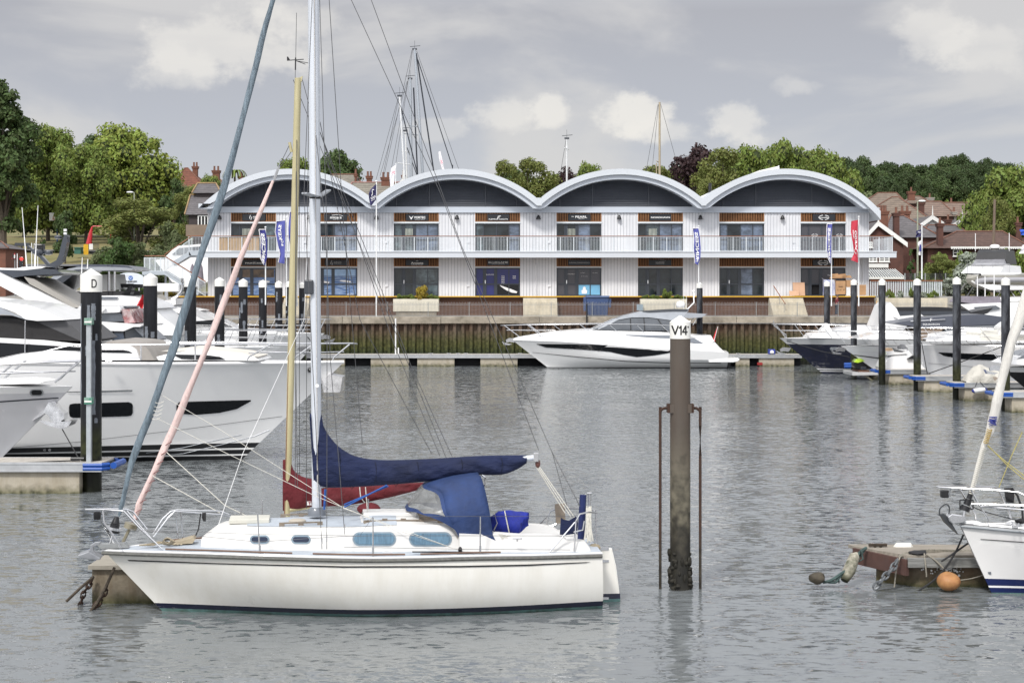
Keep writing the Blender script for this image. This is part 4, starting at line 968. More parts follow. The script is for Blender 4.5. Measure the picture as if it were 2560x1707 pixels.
ms=FA.p(*z4(1490,180),0);mb=MB();mb.ball(ms,.05,.03,.085,10);mb.build('mainsheet_block',mat('red_brown_block',(.12,.05,.04),.6),sloop)
wires(sloop,[[FA.p(*z4(1470,145),0),ms],[ms+V((0,0,-.06)),FA.p(*z4(1745,590),.1)],[ms+V((.03,0,-.06)),FA.p(*z4(1790,620),.1)],[ms+V((-.03,0,-.06)),FA.p(*z4(1700,560),.0)]],.010,rope_w,'mainsheet')
wires(sloop,[[FA.p(*z4(0,515),.35),FA.p(*z4(330,345),.25)],[FA.p(*z4(0,495),.3),FA.p(*z4(340,352),.22)]],.016,rope_b,'kicking_strap')
wires(sloop,[[FA.p(*z3(2070,285),.2),FA.p(*z3(2062,440),.2)]],.022,rope_b,'blue_line')
wires(sloop,[[FA.p(*z4(165,360),.1),FA.p(*z4(180,545),.1)],[FA.p(*z4(120,360),.2),FA.p(*z4(128,440),.2),FA.p(*z4(160,480),.2)]],.010,rope_w,'reefing_line')
def top(px,t=0):return M(px,-60,t)
wires(sloop,[[M(805,1372,1.25),M(757+3,484,.9),M(783,-60,.1)],[M(862,1335,1.2),M(826,900,.8),M(813,560,.6),M(789,330,.1)],[M(817,1372,1.3),M(818,600,.75),M(798,-40,.2)],[M(1418,1265,0),M(1381,1131,0),M(1156,620,0),M(928,0,0),M(905,-60,0)],[M(1347,1125,0),M(1100,480,0),M(878,0,0),M(855,-60,0)],[M(1450,1265,.5),M(1381,1131,0)],[M(906,1110,-.9),M(859,560,-.6),M(823,0,-.2)],[M(1100,1140,.0),M(985,860,-.3),M(800,330,0)],[M(1130,1140,-.3),M(1030,920,-.3),M(800,330,0)],[M(1080,1135,-.9),M(900,800,-.6),M(800,305,0)]],.0068)
mb=MB()
for x,y,t in((805,1345,1.25),(862,1310,1.2),(817,1340,1.3)):mb.tube([M(x,y,t),M(x,y+14,t)],.011,6)
mb.build('bottlescrew',steel,sloop)
furl=mat('grey_blue_uv_strip',(.19,.245,.29),.8,var=.45,vs=2.2,stretch=(9,9,1.0),bump=.9,bs=14,bdist=.04)
def furled(fr,path,rad,m,name,par,t=0,seed=0,n=90,spiral=16):
 pts=[fr.p(x,y,t)for x,y in path];rows=[]
 for i in range(n+1):
  u=i/n*(len(pts)-1);k=min(int(u),len(pts)-2);p=pts[k].lerp(pts[k+1],u-k);r=interp(rad,i/n);row=[]
  d=(pts[-1]-pts[0]).normalized();a=d.cross(V((0,1,0))).normalized();b_=a.cross(d)
  for q in range(14):
   an=2*PI*q/14;rr=r*(1+.13*math.sin(2*(an+i/n*spiral))+.07*math.sin(3*(an-i/n*spiral*1.3)+seed)+.1*noise.noise(V((i*.25,q*.0,seed))))
   row.append(p+a*math.cos(an)*rr+b_*math.sin(an)*rr)
  rows.append(row)
 mb=MB();mb.grid(rows,closed=True);mb.poly(rows[0]);mb.poly(rows[-1]);return mb.build(name,m,par,smooth=75)
def dpx(v):return v*1.0884
fo=furled(FA,[(297,1290),(306,1255),(330,1150),(385,1010),(440,850),(495,660),(560,470),(615,265),(665,60),(700,-60)],[(0,.02),(.05,.035),(.15,.048),(.35,.074),(.6,.068),(.85,.052),(1,.045)],furl,'furled_headsail',sloop)
mb=MB();q=FA.p(*z3(450,575),0);ax=(FA.p(306,1255)-FA.p(292,1318)).normalized()
mb.tube([q-ax*.10,q-ax*.04],[.12,.12],16);mb.tube([q-ax*.03,q+ax*.06],[.09,.085],14);mb.tube([q+ax*.07,q+ax*.2],[.08,.04],12);mb.build('furling_drum',black,sloop)
MB().tube([q-ax*.05,q+ax*.0],.13,16).build('drum_guard',steel,sloop)
wires(sloop,[[q-ax*.1,FA.p(*z3(415,700),0)]],.018,steel,'forestay_foot')
mb=MB();mb.prism([FA.p(*z3(x,y),.1)for x,y in((318,715),(520,700),(560,735),(340,742))],-FA.n*.2);mb.build('bow_roller',galv,sloop,smooth=0)
mb=MB();mb.prism([FA.p(*z3(x,y),.06)for x,y in((262,715),(300,690),(345,688),(330,712),(285,728),(290,760),(345,818),(335,826),(262,770))],-FA.n*.06)
mb.prism([FA.p(*z3(x,y),.22)for x,y in((165,793),(250,765),(345,815),(330,828),(240,822),(185,810))],-FA.n*.4);mb.build('anchor',mat('galvanised_anchor',(.30,.31,.33),.5,.5,var=.2,vs=6),sloop,smooth=0,bevel=.01)
mb=MB()
for k in range(6):mb.tube([FA.p(*z3(640+20*k,715),.2),FA.p(*z3(760+16*k,700-6*(k%3)),.1),FA.p(*z3(900+14*k,705+4*(k%2)),.15)],.014,5)
for k in range(6):c=FA.p(*z3(865,692),.1);mb.tube([c+V((.13*math.cos(a*.8)*(1-.1*k),-.02*k,.05*math.sin(a*.8)+.01*k))for a in range(9)],.012,5)
mb.build('deck_ropes',mat('tan_rope',(.33,.28,.2)),sloop)
mb=MB();mb.prism([FA.p(*z3(x,y),.1)for x,y in((900,700),(960,684),(1055,655),(1068,672),(1050,700),(960,706))],-FA.n*.4);mb.build('folded_canvas',mat('tan_canvas',(.33,.28,.2),.9,var=.2),sloop,smooth=0)
mb=MB()
for k in range(4):mb.tube([FA.p(*z3(1128+7*k,465),-.4),FA.p(*z3(1124+8*k,500+9*k),-.38),FA.p(*z3(1134+5*k,530),-.38),FA.p(*z3(1142,500),-.38),FA.p(*z3(1140,466),-.4)],.012,5)
mb.tube([FA.p(*z3(1112,470),-.4),FA.p(*z3(1095,590),-.4),FA.p(*z3(1050,695),-.3)],.014,5);mb.build('hanging_black_line',rope_k,sloop)
tb('far_rail',[[(z3(745,628),-.62),(z3(820,510),-.68),(z3(880,455),-.72),(z3(930,442),-.75),(z3(1260,452),-.8),(z3(1415,508),-.95)],[(z3(750,650),-.5),(z3(860,505),-.55),(z3(915,452),-.58),(z3(960,455),-.6),(z3(1280,480),-.75),(z3(1415,512),-.95)],[(z3(920,445),-.72),(z3(940,680),-.8)],[(z3(960,455),-.6),(z3(975,680),-.7)],[(z3(1424,430),-.95),(z3(1420,520),-.97)]],.014)
wires(sloop,[[FA.p(*z3(1235,600),.1),FA.p(*z3(1440,0),-.3),FA.p(760,800,-.5),FA.p(783,330,-.1)]],.006,white,'whisker_pole')
wires(sloop,[[M(400,985,0),M(560,1080,.2),M(740,1195,.4),M(860,1270,.9),M(1145,1374,1.2)],[M(392,1045,0),M(540,1120,.2),M(790,1240,.3),M(1010,1330,1.0),M(1140,1372,1.2)]],.0055,rope_w,'jib_sheet')
mb=MB();q=FA.p(*z4(893,842),1.2);mb.ball(q,.04,.03,.06,8);mb.beam(FA.p(*z4(525,857),1.25),FA.p(*z4(1110,862),1.25),.03,.02);mb.build('genoa_track',black,sloop,smooth=0)
mb=MB()
for k in range(5):mb.tube([M(388-k*2,1006+k*10,.11),M(398-k*2,1009+k*10,.12),M(410-k*2,1003+k*10,.08)],.006,5)
mb.build('sheet_lashing',rope_w,sloop)
mb=MB()
for s_,t_ in((7.0,.9),(7.0,-.9)):mb.lathe(FA.w(s_,t_,1.28),[(.07,0),(.05,.05),(.06,.12),(.001,.125)],12)
mb.build('winch',steel,sloop)
#the boat behind it: cream mast, red sail cover, pink furled jib
FB=Frame((FA.B.x+.35,35.3),math.radians(5));
ketch=thing('sailing_yacht','low boat behind the white sloop with cream mast, red sail cover, pink furled jib','sailing yacht',FB.w(3.9,0,0))
def sheer2(u):return sinterp([(0,.72),(.4,.62),(1,.66)],u)
def half2(u):return sinterp([(0,.02),(.15,.55),(.45,1.1),(.7,1.1),(1,.7)],u)
hull(FB,7.4,sheer2,half2,.8,[.12,.03,-.3],[0,0,0,1,2,2,2],[white_old,navy,teal],ketch,nu=4,g=sail_g,nst=24,deckmat=cabinw)
rows=[]
for i in range(14):
 s_=lerp(2.0,5.4,i/13);hb=.68;z_=sinterp([(2,.74),(2.5,.98),(4.8,1.08),(5.4,1.06)],s_);rows.append([FB.w(s_,t_,zz_)for t_,zz_ in((-hb,.6),(-hb+.05,z_-.06),(-.4,z_),(.4,z_),(hb-.05,z_-.06),(hb,.6))])
mb=MB();mb.grid(rows);mb.poly(rows[0]);mb.poly(rows[-1]);mb.build('coachroof',cabinw,ketch,smooth=40)
cream=mat('cream_painted_mast',(.50,.45,.27),.5,var=.08,vs=3,stretch=(3,3,.4),dirt=((.30,.25,.12),.5,2,(3,3,.3)))
m0=FB.p(718,1290);m1=FB.p(745,196);MB().tube([m0,m0.lerp(m1,.5),m1],[.062,.082,.07],16,flat=1.3).build('mast',cream,ketch)
MB().tube([FB.p(712,1290,.05),FB.p(726,760,.07)],.018,6).build('mast_track',mat('brown_track',(.2,.11,.06),.7),ketch)
mb=MB();mb.prism([FB.p(x,y,.05)for x,y in(ZT_(512,745),ZT_(585,712),ZT_(575,760),ZT_(520,778))],-FB.n*.1);mb.build('masthead_crane',cream,ketch,smooth=0)
wires(ketch,[[FB.p(*ZT_(515,740)),FB.p(*ZT_(517,650))],[FB.p(*ZT_(520,560)),FB.p(*ZT_(528,122))]],.006,wire,'aerial')
mb=MB();mb.tube([FB.p(*ZT_(517,655)),FB.p(*ZT_(519,540))],.014,6);mb.tube([FB.p(*ZT_(440,566)),FB.p(*ZT_(595,556))],.010,6);mb.prism([FB.p(*ZT_(x,y),.01)for x,y in((438,530),(450,532),(470,566),(438,568))],-FB.n*.015)
mb.tube([FB.p(*ZT_(520,568)),FB.p(*ZT_(610,602))],.008,5);mb.tube([FB.p(*ZT_(525,570)),FB.p(*ZT_(645,592))],.007,5);mb.build('wind_vane',black,ketch)
redc=mat('maroon_canvas',(.105,.009,.014),.85,var=.3,vs=1.6,bump=.9,bs=7,bdist=.05)
MB().tube([FB.p(712,1276),FB.p(1105,1206)],.05,10).build('boom',cream,ketch)
cover(FB,[(707,1149),(726,1150),(732,1172),(760,1192),(850,1206),(990,1208),(1105,1202)],[(707,1276),(726,1276),(780,1268),(870,1262),(960,1246),(1040,1226),(1105,1206)],[(707,.08),(730,.13),(860,.17),(1000,.13),(1105,.03)],redc,'sail_cover',ketch,n=60,seed=5)
mb=MB();mb.ball(FB.p(*z4(190,528),.2),.25,.3,.13,12);mb.build('winch_cover',redc,ketch)
lettering('T',FB.p(*z3(1950,393),.2),.07,mat('red_print',(.3,.02,.02),.7),MB().prism([FB.p(*z3(x,y),.19)for x,y in((1930,378),(1964,378),(1964,408),(1930,408))],FB.n*-.01).build('cover_label',letter,ketch,smooth=0))
pinkf=mat('faded_pink_sail',(.74,.56,.53),.85,var=.10,vs=2.4,stretch=(6,6,.8),bump=.7,bs=14,bdist=.04)
furled(FB,[(336,1300),(352,1250),(430,1080),(520,860),(600,650),(683,452)],[(0,.03),(.12,.064),(.4,.070),(.7,.062),(.93,.05),(1,.025)],pinkf,'furled_headsail',ketch,seed=3,spiral=10)
for k in range(9):
 y=1300-k*24;x=336+(1300-y)*.44;MB().tube([FB.p(x-7,y+5,.06),FB.p(x,y,.095),FB.p(x+9,y-4,.06)],.007,5).build('sail_lashing',mat('dull_red_line',(.2,.06,.06),.8),ketch)
q=FB.p(*z3(575,568));ax=(FB.p(352,1250)-FB.p(336,1300)).normalized();mb=MB();mb.tube([q-ax*.05,q+ax*.06],.14,16);mb.build('furling_drum',mat('dull_bronze',(.33,.30,.22),.4,.6),ketch)
wires(ketch,[[q,FB.p(*z3(515,690))]],.035,mat('dull_bronze',(.33,.30,.22)),'forestay_foot')
wires(ketch,[[FB.p(685,450),FB.p(697,418)],],.03,steel,'halyard_swivel')
mb=MB();mb.tube([FB.p(*ZT_(462,1330)),FB.p(*ZT_(480,1420))],.03,6);mb.build('mast_bracket',cream,ketch)
wires(ketch,[[FB.p(697,418),FB.p(726,358)],[FB.p(692,430),FB.p(728,380)],[FB.p(749,1270,-.5),FB.p(748,700,-.3),FB.p(750,196)],[FB.p(766,1270,.5),FB.p(767,700,.4),FB.p(772,260),FB.p(756,200)],[FB.p(733,200),FB.p(1130,1180,0)],[FB.p(744,1220,.9),FB.p(738,800,.5),FB.p(741,350)],[FB.p(738,1220,.9),FB.p(742,350,.1)]],.007)
wires(ketch,[[FB.p(*z3(850,0),.2),FB.p(*z3(1300,410),.7),FB.p(*z3(1500,505),.8)],[FB.p(*z3(740,180),.2),FB.p(*z3(1260,465),.7)]],.009,rope_w,'jib_sheet')
#concrete mooring pontoon under the bow and chains
pont=mat('pontoon_concrete',(.20,.17,.125),.9,var=.3,vs=2,bump=.6,bs=14,dirt=((.12,.085,.05),.8,2.2,(2.5,2.5,.5)))
zband(pont,[(.10,(.045,.05,.008),.35)],.4)
PD=32.9
r=thing('mooring_pontoon','weathered concrete float with chains showing under the bow of the white sloop','pontoon',P(330,1500,PD))
a=P(*z3(295,930),PD);c=P(*z3(430,1210),PD-.5)
xA,xB=a.x,P(480,0,PD).x+1.0
MB().box(xA,xB,PD-.2,PD+1.0,-.5,.66).build('float',pont,r,smooth=0,bevel=.02)
MB().box(xA-.05,xB,PD-.3,PD+1.05,.665,.74).build('timber_top',mat('bleached_timber',(.29,.265,.22),.85,var=.2,vs=3,stretch=(1,6,1)),r,smooth=0)
MB().box(xA+1.05,xB,PD-.36,PD-.2,.42,.66).build('wooden_fender',mat('grey_timber',(.20,.20,.19),.85,var=.35,vs=4,stretch=(.6,1,6),bump=.5),r,smooth=0,bevel=.01)
chm=mat('rusty_chain',(.055,.032,.022),.85,.2,var=.5,vs=12,bump=.5)
def chain(pts,name,par,lk=.10,r_=.014,m=chm,label=None):
 pl=curve3(pts,10);mb=MB();acc=0;tog=0;prev=pl[0];nxt=lk*.5
 for p in pl[1:]:
  seg=(p-prev).length;dirv=(p-prev).normalized()if seg else V((0,0,1))
  while acc+seg>=nxt:
   c_=prev+dirv*(nxt-acc);sd2=dirv.cross(V((0,1,0))).normalized()if tog else V((0,1,0));tog=1-tog
   lp=[c_+dirv*math.cos(q*PI/4)*lk*.62+sd2*math.sin(q*PI/4)*lk*.34 for q in range(9)];mb.tube(lp,r_,5,caps=False);nxt+=lk*.82
  acc+=seg;prev=p
 return mb.build(name,m,par)
for k,pts in enumerate(([(285,960),(262,1010),(215,1080),(190,1170),(185,1200)],[(395,1010),(375,1080),(350,1120),(318,1190),(305,1240)],[(350,1120),(300,1180),(255,1240),(235,1275)])):
 chain([P(*z3(*q),PD-.35-.25*k)for q in pts],'chain',r,.13,.02)
mb=MB();mb.tube([P(*z3(x,y),PD-.5)for x,y in((290,955),(190,1040),(80,1145))],.03,6);mb.tube([P(*z3(x,y),PD-.9)for x,y in((450,885),(395,1010),(320,1150),(232,1262))],.028,6);mb.build('mooring_rope',mat('weedy_rope',(.07,.055,.04),.95,var=.5,vs=20,bump=.8),r)
#piles
capm=mat('pile_cap_white',(.78,.77,.73),.5,var=.03,vs=3,dirt=((.55,.52,.45),.25,4,(1,1,.5)))
pblk=mat('black_pile_sleeve',(.007,.007,.009),.45,spec=.25,var=.3,vs=2,dirt=((.05,.055,.065),.4,.9,(1.6,1.6,.35)))
pblk_w=mat('worn_pile_sleeve',(.010,.010,.013),.5,spec=.25,var=.3,vs=2,dirt=((.14,.15,.17),.8,1.3,(1.5,1.5,.45)))
for m_ in(pblk,pblk_w):zband(m_,[(1.9,(.025,.028,.010),.8),(1.0,(.008,.009,.004),.6)],.3)
scuff=mat('tape_patch',(.15,.165,.19),.6,var=.25,vs=9)
def pile(px,d,r,ytop,label,worn=False,capr=1.05,group=None,seed=0,patches=None,body=None,hc=None):
 c=P(px,HY,d);c.z=0;zt_=P(px,ytop,d).z;hc=hc or r*2*.62;cone=r*.62
 R=thing('mooring_pile',label,'mooring pile',c,group)
 zc=zt_-cone-hc
 MB().cyl(c+V((0,0,-1.5)),c+V((0,0,zc+.01)),r,r,26).build('shaft',body or(pblk_w if worn else pblk),R,smooth=50)
 MB().lathe(c+V((0,0,zc)),[(r*capr,0),(r*capr,hc),(.02,hc+cone)],26).build('cap',capm,R,smooth=30)
 if patches is None:
  random.seed(seed);patches=[(random.uniform(-.8,.8),random.uniform(zc*.45,zc-.2),random.uniform(.10,.2),random.uniform(.15,.8))for _ in range(4)]
 for(a,z,w_,h)in patches:
  mb=MB()
  rows=[]
  for i in range(12):
   zz_=z-h*i/11;jit=.03*noise.noise(V((i*1.3,a*9,seed)))
   rows.append([V((c.x+(r+.006)*math.sin(a+(k/4-.5)*w_*(1+2.5*jit*9)/r+jit),c.y-(r+.006)*math.cos(a+(k/4-.5)*w_*(1+2.5*jit*9)/r+jit),zz_))for k in range(5)])
  mb.grid(rows);mb.build('tape_patch',scuff,R,smooth=60)
 return R,c,zt_,zc
R,c,zt_,zc=pile(228,51.0,.308,672,'thick black mooring pile lettered D on its white cap beside the left pontoon',hc=.50,patches=[(-1.0,5.6,.09,3.0),(.0,5.55,.09,.95),(.45,5.6,.13,.5),(.75,4.7,.07,.2),(.42,4.5,.12,2.2),(.70,2.2,.1,.15),(-.1,4.35,.14,.3)])
dk=mat('black_lettering',(.012,.012,.012),.5)
rc=.308*1.05+.004
def strokes(lines,w,fm,m,par):
 mb=MB()
 for(x0,y0,x1,y1)in lines:
  d=V((x1-x0,y1-y0));n=V((-d.y,d.x)).normalized()*w/2;d0=d.normalized()*w*.3;k_=8;rows=[]
  for k in range(k_+1):
   t=k/k_;p=V((x0,y0))-d0+(d+d0*2)*t;rows.append([fm(p.x+n.x*q,p.y+n.y*q)for q in(-1,0,1)])
  mb.grid(rows)
 return mb.build('lettering',m,par,smooth=80)
dl=[(-.06,-.11,-.06,.11),(-.06,.11,.0,.11),(.0,.11,.045,.085),(.045,.085,.065,.04),(.065,.04,.065,-.04),(.065,-.04,.045,-.085),(.045,-.085,.0,-.11),(.0,-.11,-.06,-.11)]
strokes(dl,.036,lambda x,y:V((c.x+rc*math.sin(.50+x/rc),c.y-rc*math.cos(.50+x/rc),zc+.25+y)),dk,R)
g_=mat('guide_rail_alu',(.45,.48,.50),.4,.5,var=.1,vs=4)
gd=MB();x=P(225,0,50.6).x;gd.box(x-.07,x+.07,50.42,50.58,.9,P(0,800,50.5).z);gd.build('guide_channel',g_,R,smooth=0,bevel=.01)
green=mat('green_pad',(.05,.20,.14),.6,dirt=((.6,.6,.55),.6,5,(1,1,1)))
for py in(800,998):
 z=P(0,py,50.5).z;MB().box(x-.12,x+.12,50.36,50.6,z-.14,z+.06).build('guide_bracket',green,R,smooth=0,bevel=.01)
 MB().box(x-.105,x+.105,50.35,50.58,z-.08,z-.03).build('roller',capm,R,smooth=0)
brown=mat('brown_steel_pile',(.082,.066,.053),.5,var=.12,vs=1.2,stretch=(2,2,.4),bump=.1,dirt=((.07,.045,.03),.6,1.6,(2,2,.4)))
zband(brown,[(2.5,(.16,.145,.105),1.6),(1.8,(.06,.052,.036),1.6),(1.2,(.018,.016,.011),1.0)],.5)
VX,VD=1700.5,34.3
R,c,zt_,zc=pile(VX,VD,.205,789,'tall brown steel mooring pile lettered V14 with two rusty guide pipes',capr=1.03,patches=[],body=brown,hc=.335)
rc=.205*1.03+.003
vf=lambda x,y:V((c.x+x,c.y-math.sqrt(rc*rc-min(x*x,rc*rc*.98)),zc+.172+y))
strokes([(-.176,.085,-.118,-.08),(-.118,-.08,-.062,.085),(-.036,.045,-.006,.078),(-.004,.085,-.004,-.085),(.088,.08,.030,-.032),(.030,-.035,.122,-.035),(.094,.085,.094,-.085)],.030,vf,dk,R)
strokes([(.145,.085,.145,.045),(.128,.075,.160,.055),(.128,.055,.160,.075)],.009,vf,dk,R)
rustm=mat('rust_brown',(.055,.027,.018),.85,.1,var=.35,vs=7,bump=.4,dirt=((.05,.03,.02),.7,3,(1,1,.5)))
zband(rustm,[(.9,(.04,.032,.022),.8)],.4)
for sx in(-1,1):
 def q(px,py):return P(px,py,VD)
 zt2=q(0,1020).z;xo=q(VX+sx*50,0).x;xi=q(VX+sx*27,0).x
 mb=MB();mb.tube(curve3([(xi+sx*.03,VD,zt2),(xo-sx*.06,VD,zt2-.01),(xo,VD,zt2-.09),(xo,VD,zt2-.35),(xo,VD,-.6)],5),.029,9);mb.build('guide_pipe',rustm,R)
 a_=sorted((xi-sx*.06,xi+sx*.05));MB().box(a_[0],a_[1],VD-.12,VD+.12,zt2-.09,zt2+.09).build('pipe_bracket',rustm,R,smooth=0,bevel=.008)
 a_=sorted((c.x+sx*.13,xi));MB().box(a_[0],a_[1],VD-.15,VD+.1,zt2-.09,zt2+.09).build('clamp_plate',brown,R,smooth=0)
random.seed(2)
mb=MB()
for k in range(70):
 a=random.uniform(0,2*PI);z=random.uniform(-.05,.75)**1.0;mb.ball(c+V((.21*math.cos(a),.21*math.sin(a),z)),random.uniform(.02,.06),None,random.uniform(.03,.09),6,bump=.5,seed=k)
mb.build('seaweed',mat('dark_seaweed',(.016,.014,.009),.8,var=.6,vs=9,bump=.8),R,smooth=60)
LP=[(376,70,683,.30),(476,82,690,.30),(549,93.5,693,.29),(608,105,696.6,.29),(657,116,700,.29),(697,126,702,.29),(722,131.5,703,.26),(755,133,705,.27)]
lab=['black mooring pile second in the left row, beside the red ensign','black mooring pile partly behind the grey-blue furled headsail','black mooring pile fourth in the left row, left of the pink furled jib','black mooring pile fifth in the left row, right of the pink furled jib','black mooring pile with many grey patches, sixth in the left row','black mooring pile seventh in the left row, left of the cream mast','black mooring pile mostly behind the cream mast','farthest black mooring pile of the left row, between cream mast and grey mast']
for i,(px,d,yt,r_)in enumerate(LP):pile(px,d,r_*.93,yt,lab[i],seed=i+3)
RPL=[(2514,85,693,.215),(2392,93.8,692,.222),(2293,102,696,.222),(2205,108,697,.215),(2134.6,118,698,.215),(2067.5,128,702,.225)]
lab=['nearest and thickest black mooring pile of the right row','black mooring pile second nearest in the right row','scuffed black mooring pile third nearest in the right row','scuffed black mooring pile behind the jet ski, fourth nearest in the right row','scuffed black mooring pile with the red banner pole behind it','farthest black mooring pile of the right row, beside the blue banner']
for i,(px,d,yt,r_)in enumerate(RPL):pile(px,d,r_,yt,lab[i],worn=True,seed=i+30,patches=[])
pile(1749,134.0,.24,706,'black mooring pile behind the quayside motor yacht with a blue banner above it',worn=True,seed=50,patches=[])
#pontoons
aluf=mat('aluminium_frame',(.50,.51,.52),.38,.6,var=.1,vs=3)
deckp=mat('pontoon_decking',(.40,.37,.33),.85,var=.2,vs=1.5,stretch=(6,1,1))
bluef=mat('blue_fender_plastic',(.008,.07,.33),.4,var=.1,vs=3)
cfloat=mat('concrete_float',(.40,.36,.29),.85,var=.15,vs=1.2,bump=.3,bs=12,dirt=((.24,.20,.13),.6,1.5,(2,2,.5)))
zband(cfloat,[(.12,(.07,.07,.02),.4)],.4)
def finger(x0,x1,y0,y1,label,floats,zt_=.92,corner=None,nm='finger_pontoon',kerb=.0):
 R=thing(nm,label,'pontoon',((x0+x1)/2,(y0+y1)/2,0))
 MB().box(x0,x1,y0+.06,y1-.06,zt_-.05,zt_).build('decking',deckp,R,smooth=0)
 mb=MB()
 for y in(y0,y1-.06):mb.box(x0,x1,y,y+.06,zt_-.26,zt_+.01);mb.box(x0,x1,y-.02,y+.08,zt_-.05,zt_-.01);mb.box(x0,x1,y-.02,y+.08,zt_-.27,zt_-.23)
 mb.build('edge_beam',aluf,R,smooth=0)
 for a,b_ in floats:MB().box(a,b_,y0+.12,y1-.12,-.35,zt_-.27).build('float',cfloat,R,smooth=0,bevel=.02)
 if corner is not None:
  for y in(y0,y1):
   mb=MB();s_=corner;xe=x0 if s_<0 else x1
   for k in range(2):mb.tube([(xe-s_*.55,y,zt_-.07-.11*k),(xe,y,zt_-.07-.11*k),(xe+s_*.16,(y0+y1)/2+(y-(y0+y1)/2)*.7,zt_-.07-.11*k)],.06,8)
   mb.build('corner_fender',bluef,R)
  s_=corner;xe=x0 if s_<0 else x1;mb=MB();mb.tube([(xe+s_*.3,y0+.2,zt_-.1),(xe+s_*.3,y1-.2,zt_-.1)],.1,8);mb.build('end_roller',bluef,R)
 return R
x1=P(262,0,50).x
R=finger(-24,x1-.15,50.25,51.9,'wide left pontoon finger with blue corner fenders at the foot of the D pile',[(-24,-22.5),(-16.5,P(195,0,50.2).x)],corner=1)
for yy in(50.6,):MB().tube([P(*z2(0,1418),50.5),P(*z2(350,1403),50.5),P(*z2(545,1395),50.5)],.02,5).build('dock_line',rope_k,R)
mb=MB();q=P(*z2(530,1395),50.6);mb.tube([q-V((.2,0,-.05)),q+V((.2,0,.05))],.05,8);mb.build('cleat',black,R)
FL=[(2182,108.8,926,'finger pontoon with blue end fender farthest of the right row, right of the jet ski',9.5),(2267,100.9,942,'second finger pontoon from the quay on the right with a blue end fender',9.5),(2361,92.9,958,'third right-hand finger pontoon carrying the tarpaulin-covered tender',12),(2478,84.2,981,'nearest right-hand finger pontoon cut by the frame edge',12)]
floats=[((2223,2292),),((2310,2391),),((2412,2500),),((2530,2640),)]
for(px,d,py,lb,ln),fl in zip(FL,floats):
 x0_=P(px+16,0,d).x;zt_=P(px,py-3,d).z
 finger(x0_,x0_+ln,d-.7,d+1.1,lb,[(P(a,0,d-.6).x,P(b_,0,d-.6).x)for a,b_ in fl]+[(x0_+ln-2,x0_+ln-.3)],zt_=max(.8,zt_),corner=-1)
x0_,x1_=P(760,0,133).x,P(2012,0,133).x
fl=[]
for a,b_ in((800,856),(922,1018),(1040,1134),(1200,1294),(1420,1500),(1560,1640),(1760,1823),(1847,1882),(1906,1995)):fl.append((P(a,0,132.6).x,P(b_,0,132.6).x))
R=finger(x0_,x1_,134.3,136.4,'long low pontoon with pale concrete floats along the foot of the quay wall',fl,zt_=.92,nm='quay_pontoon')
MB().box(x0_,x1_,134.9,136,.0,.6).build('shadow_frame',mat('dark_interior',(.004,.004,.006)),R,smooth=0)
mb=MB()
for px in(1077,1122,1145,1165,1300,1330,1845,1930):q=P(px,0,134.6).x;mb.box(q-.18,q+.18,134.5,134.6,1.0,1.04);mb.box(q-.06,q+.06,134.5,134.6,.93,1.0)
mb.build('cleat',steel,R,smooth=0)
mb=MB();q2=P(1906,0,134.4);mb.box(q2.x-.4,q2.x,134.35,134.6,.1,.3);mb.build('red_panel',mat('red_panel',(.3,.02,.02),.5),R,smooth=0)
r=thing('power_pedestal','small blue pedestal with a round white lamp on the quay pontoon','pedestal',P(1930,887,133))
a,b_=P(1921,873,135),P(1938,887,135);MB().box(a.x,b_.x,134.9,135.4,.93,a.z).build('cabinet',mat('pedestal_blue',(.03,.05,.28),.5),r,smooth=0,bevel=.03)
q=P(1930,880,134.85);MB().tube([q,q+V((0,.1,0))],.15,16).build('lamp_face',letter,r)
for px,yt,yb in((989,796,886),(996,869,886)):
 q=P(px,yb,135);q.z=.92
 mb=MB();mb.tube([q,V((q.x,q.y,P(px,yt,135).z))],.055,8);tag(mb.build('marker_post',letter,None,origin=q),'tall slim white post on the quay pontoon' if yt==796 else 'short slim white post on the quay pontoon','post')
q=P(1467,862,133.2)
mb=MB();mb.tube([P(1467,888,136.6),P(1467,760,136.6)],.06,8);tag(mb.build('ladder_post',black,None,origin=P(1467,888,136.6)),'thin black upright post against the quay wall behind the motor yacht bow','post')
#right mooring pontoon, buoys, fenders, chain
PR=34.6
def pr(x,y,d=0):return P(*z10(x,y),PR+d)
r=thing('mooring_pontoon','old concrete float with red and grey timber edges under the right-hand yacht bow','pontoon',pr(1200,1330))
pont2=mat('barnacled_concrete',(.15,.12,.085),.9,var=.4,vs=2,bump=.7,bs=14,dirt=((.22,.12,.06),.6,1.1,(3,3,.4)));zband(pont2,[(.12,(.03,.035,.006),.4)],.4)
xa,xb=pr(785,0).x,pr(2045,0).x+1.2
MB().prism([pr(785,1105,.6),pr(785,1105,1.1),V((xb,PR+1.1,pr(0,1105).z)),V((xb,PR-.1,pr(0,1105).z)),pr(1150,1105,-.1)],(0,0,-1.6)).build('float',pont2,r,smooth=0)
topz=pr(0,1040).z
MB().prism([V((pr(670,0).x,PR+1.0,topz-.05)),V((pr(650,0).x,PR+1.25,topz-.05)),V((xb,PR+1.15,topz-.05)),V((xb,PR-.25,topz-.05)),V((pr(1020,0).x,PR-.25,topz-.05))],(0,0,.07)).build('timber_top',mat('old_decking',(.27,.24,.20),.9,var=.3,vs=2,stretch=(1,6,1),bump=.5),r,smooth=0)
redt=mat('red_painted_timber',(.078,.037,.029),.8,var=.3,vs=4,dirt=((.08,.05,.045),.7,3,(1,1,1)))
MB().beam(V((pr(675,0).x,PR+.95,topz-.17)),V((pr(1022,0).x,PR-.32,topz-.22)),.08,.32).build('red_beam',redt,r,smooth=0)
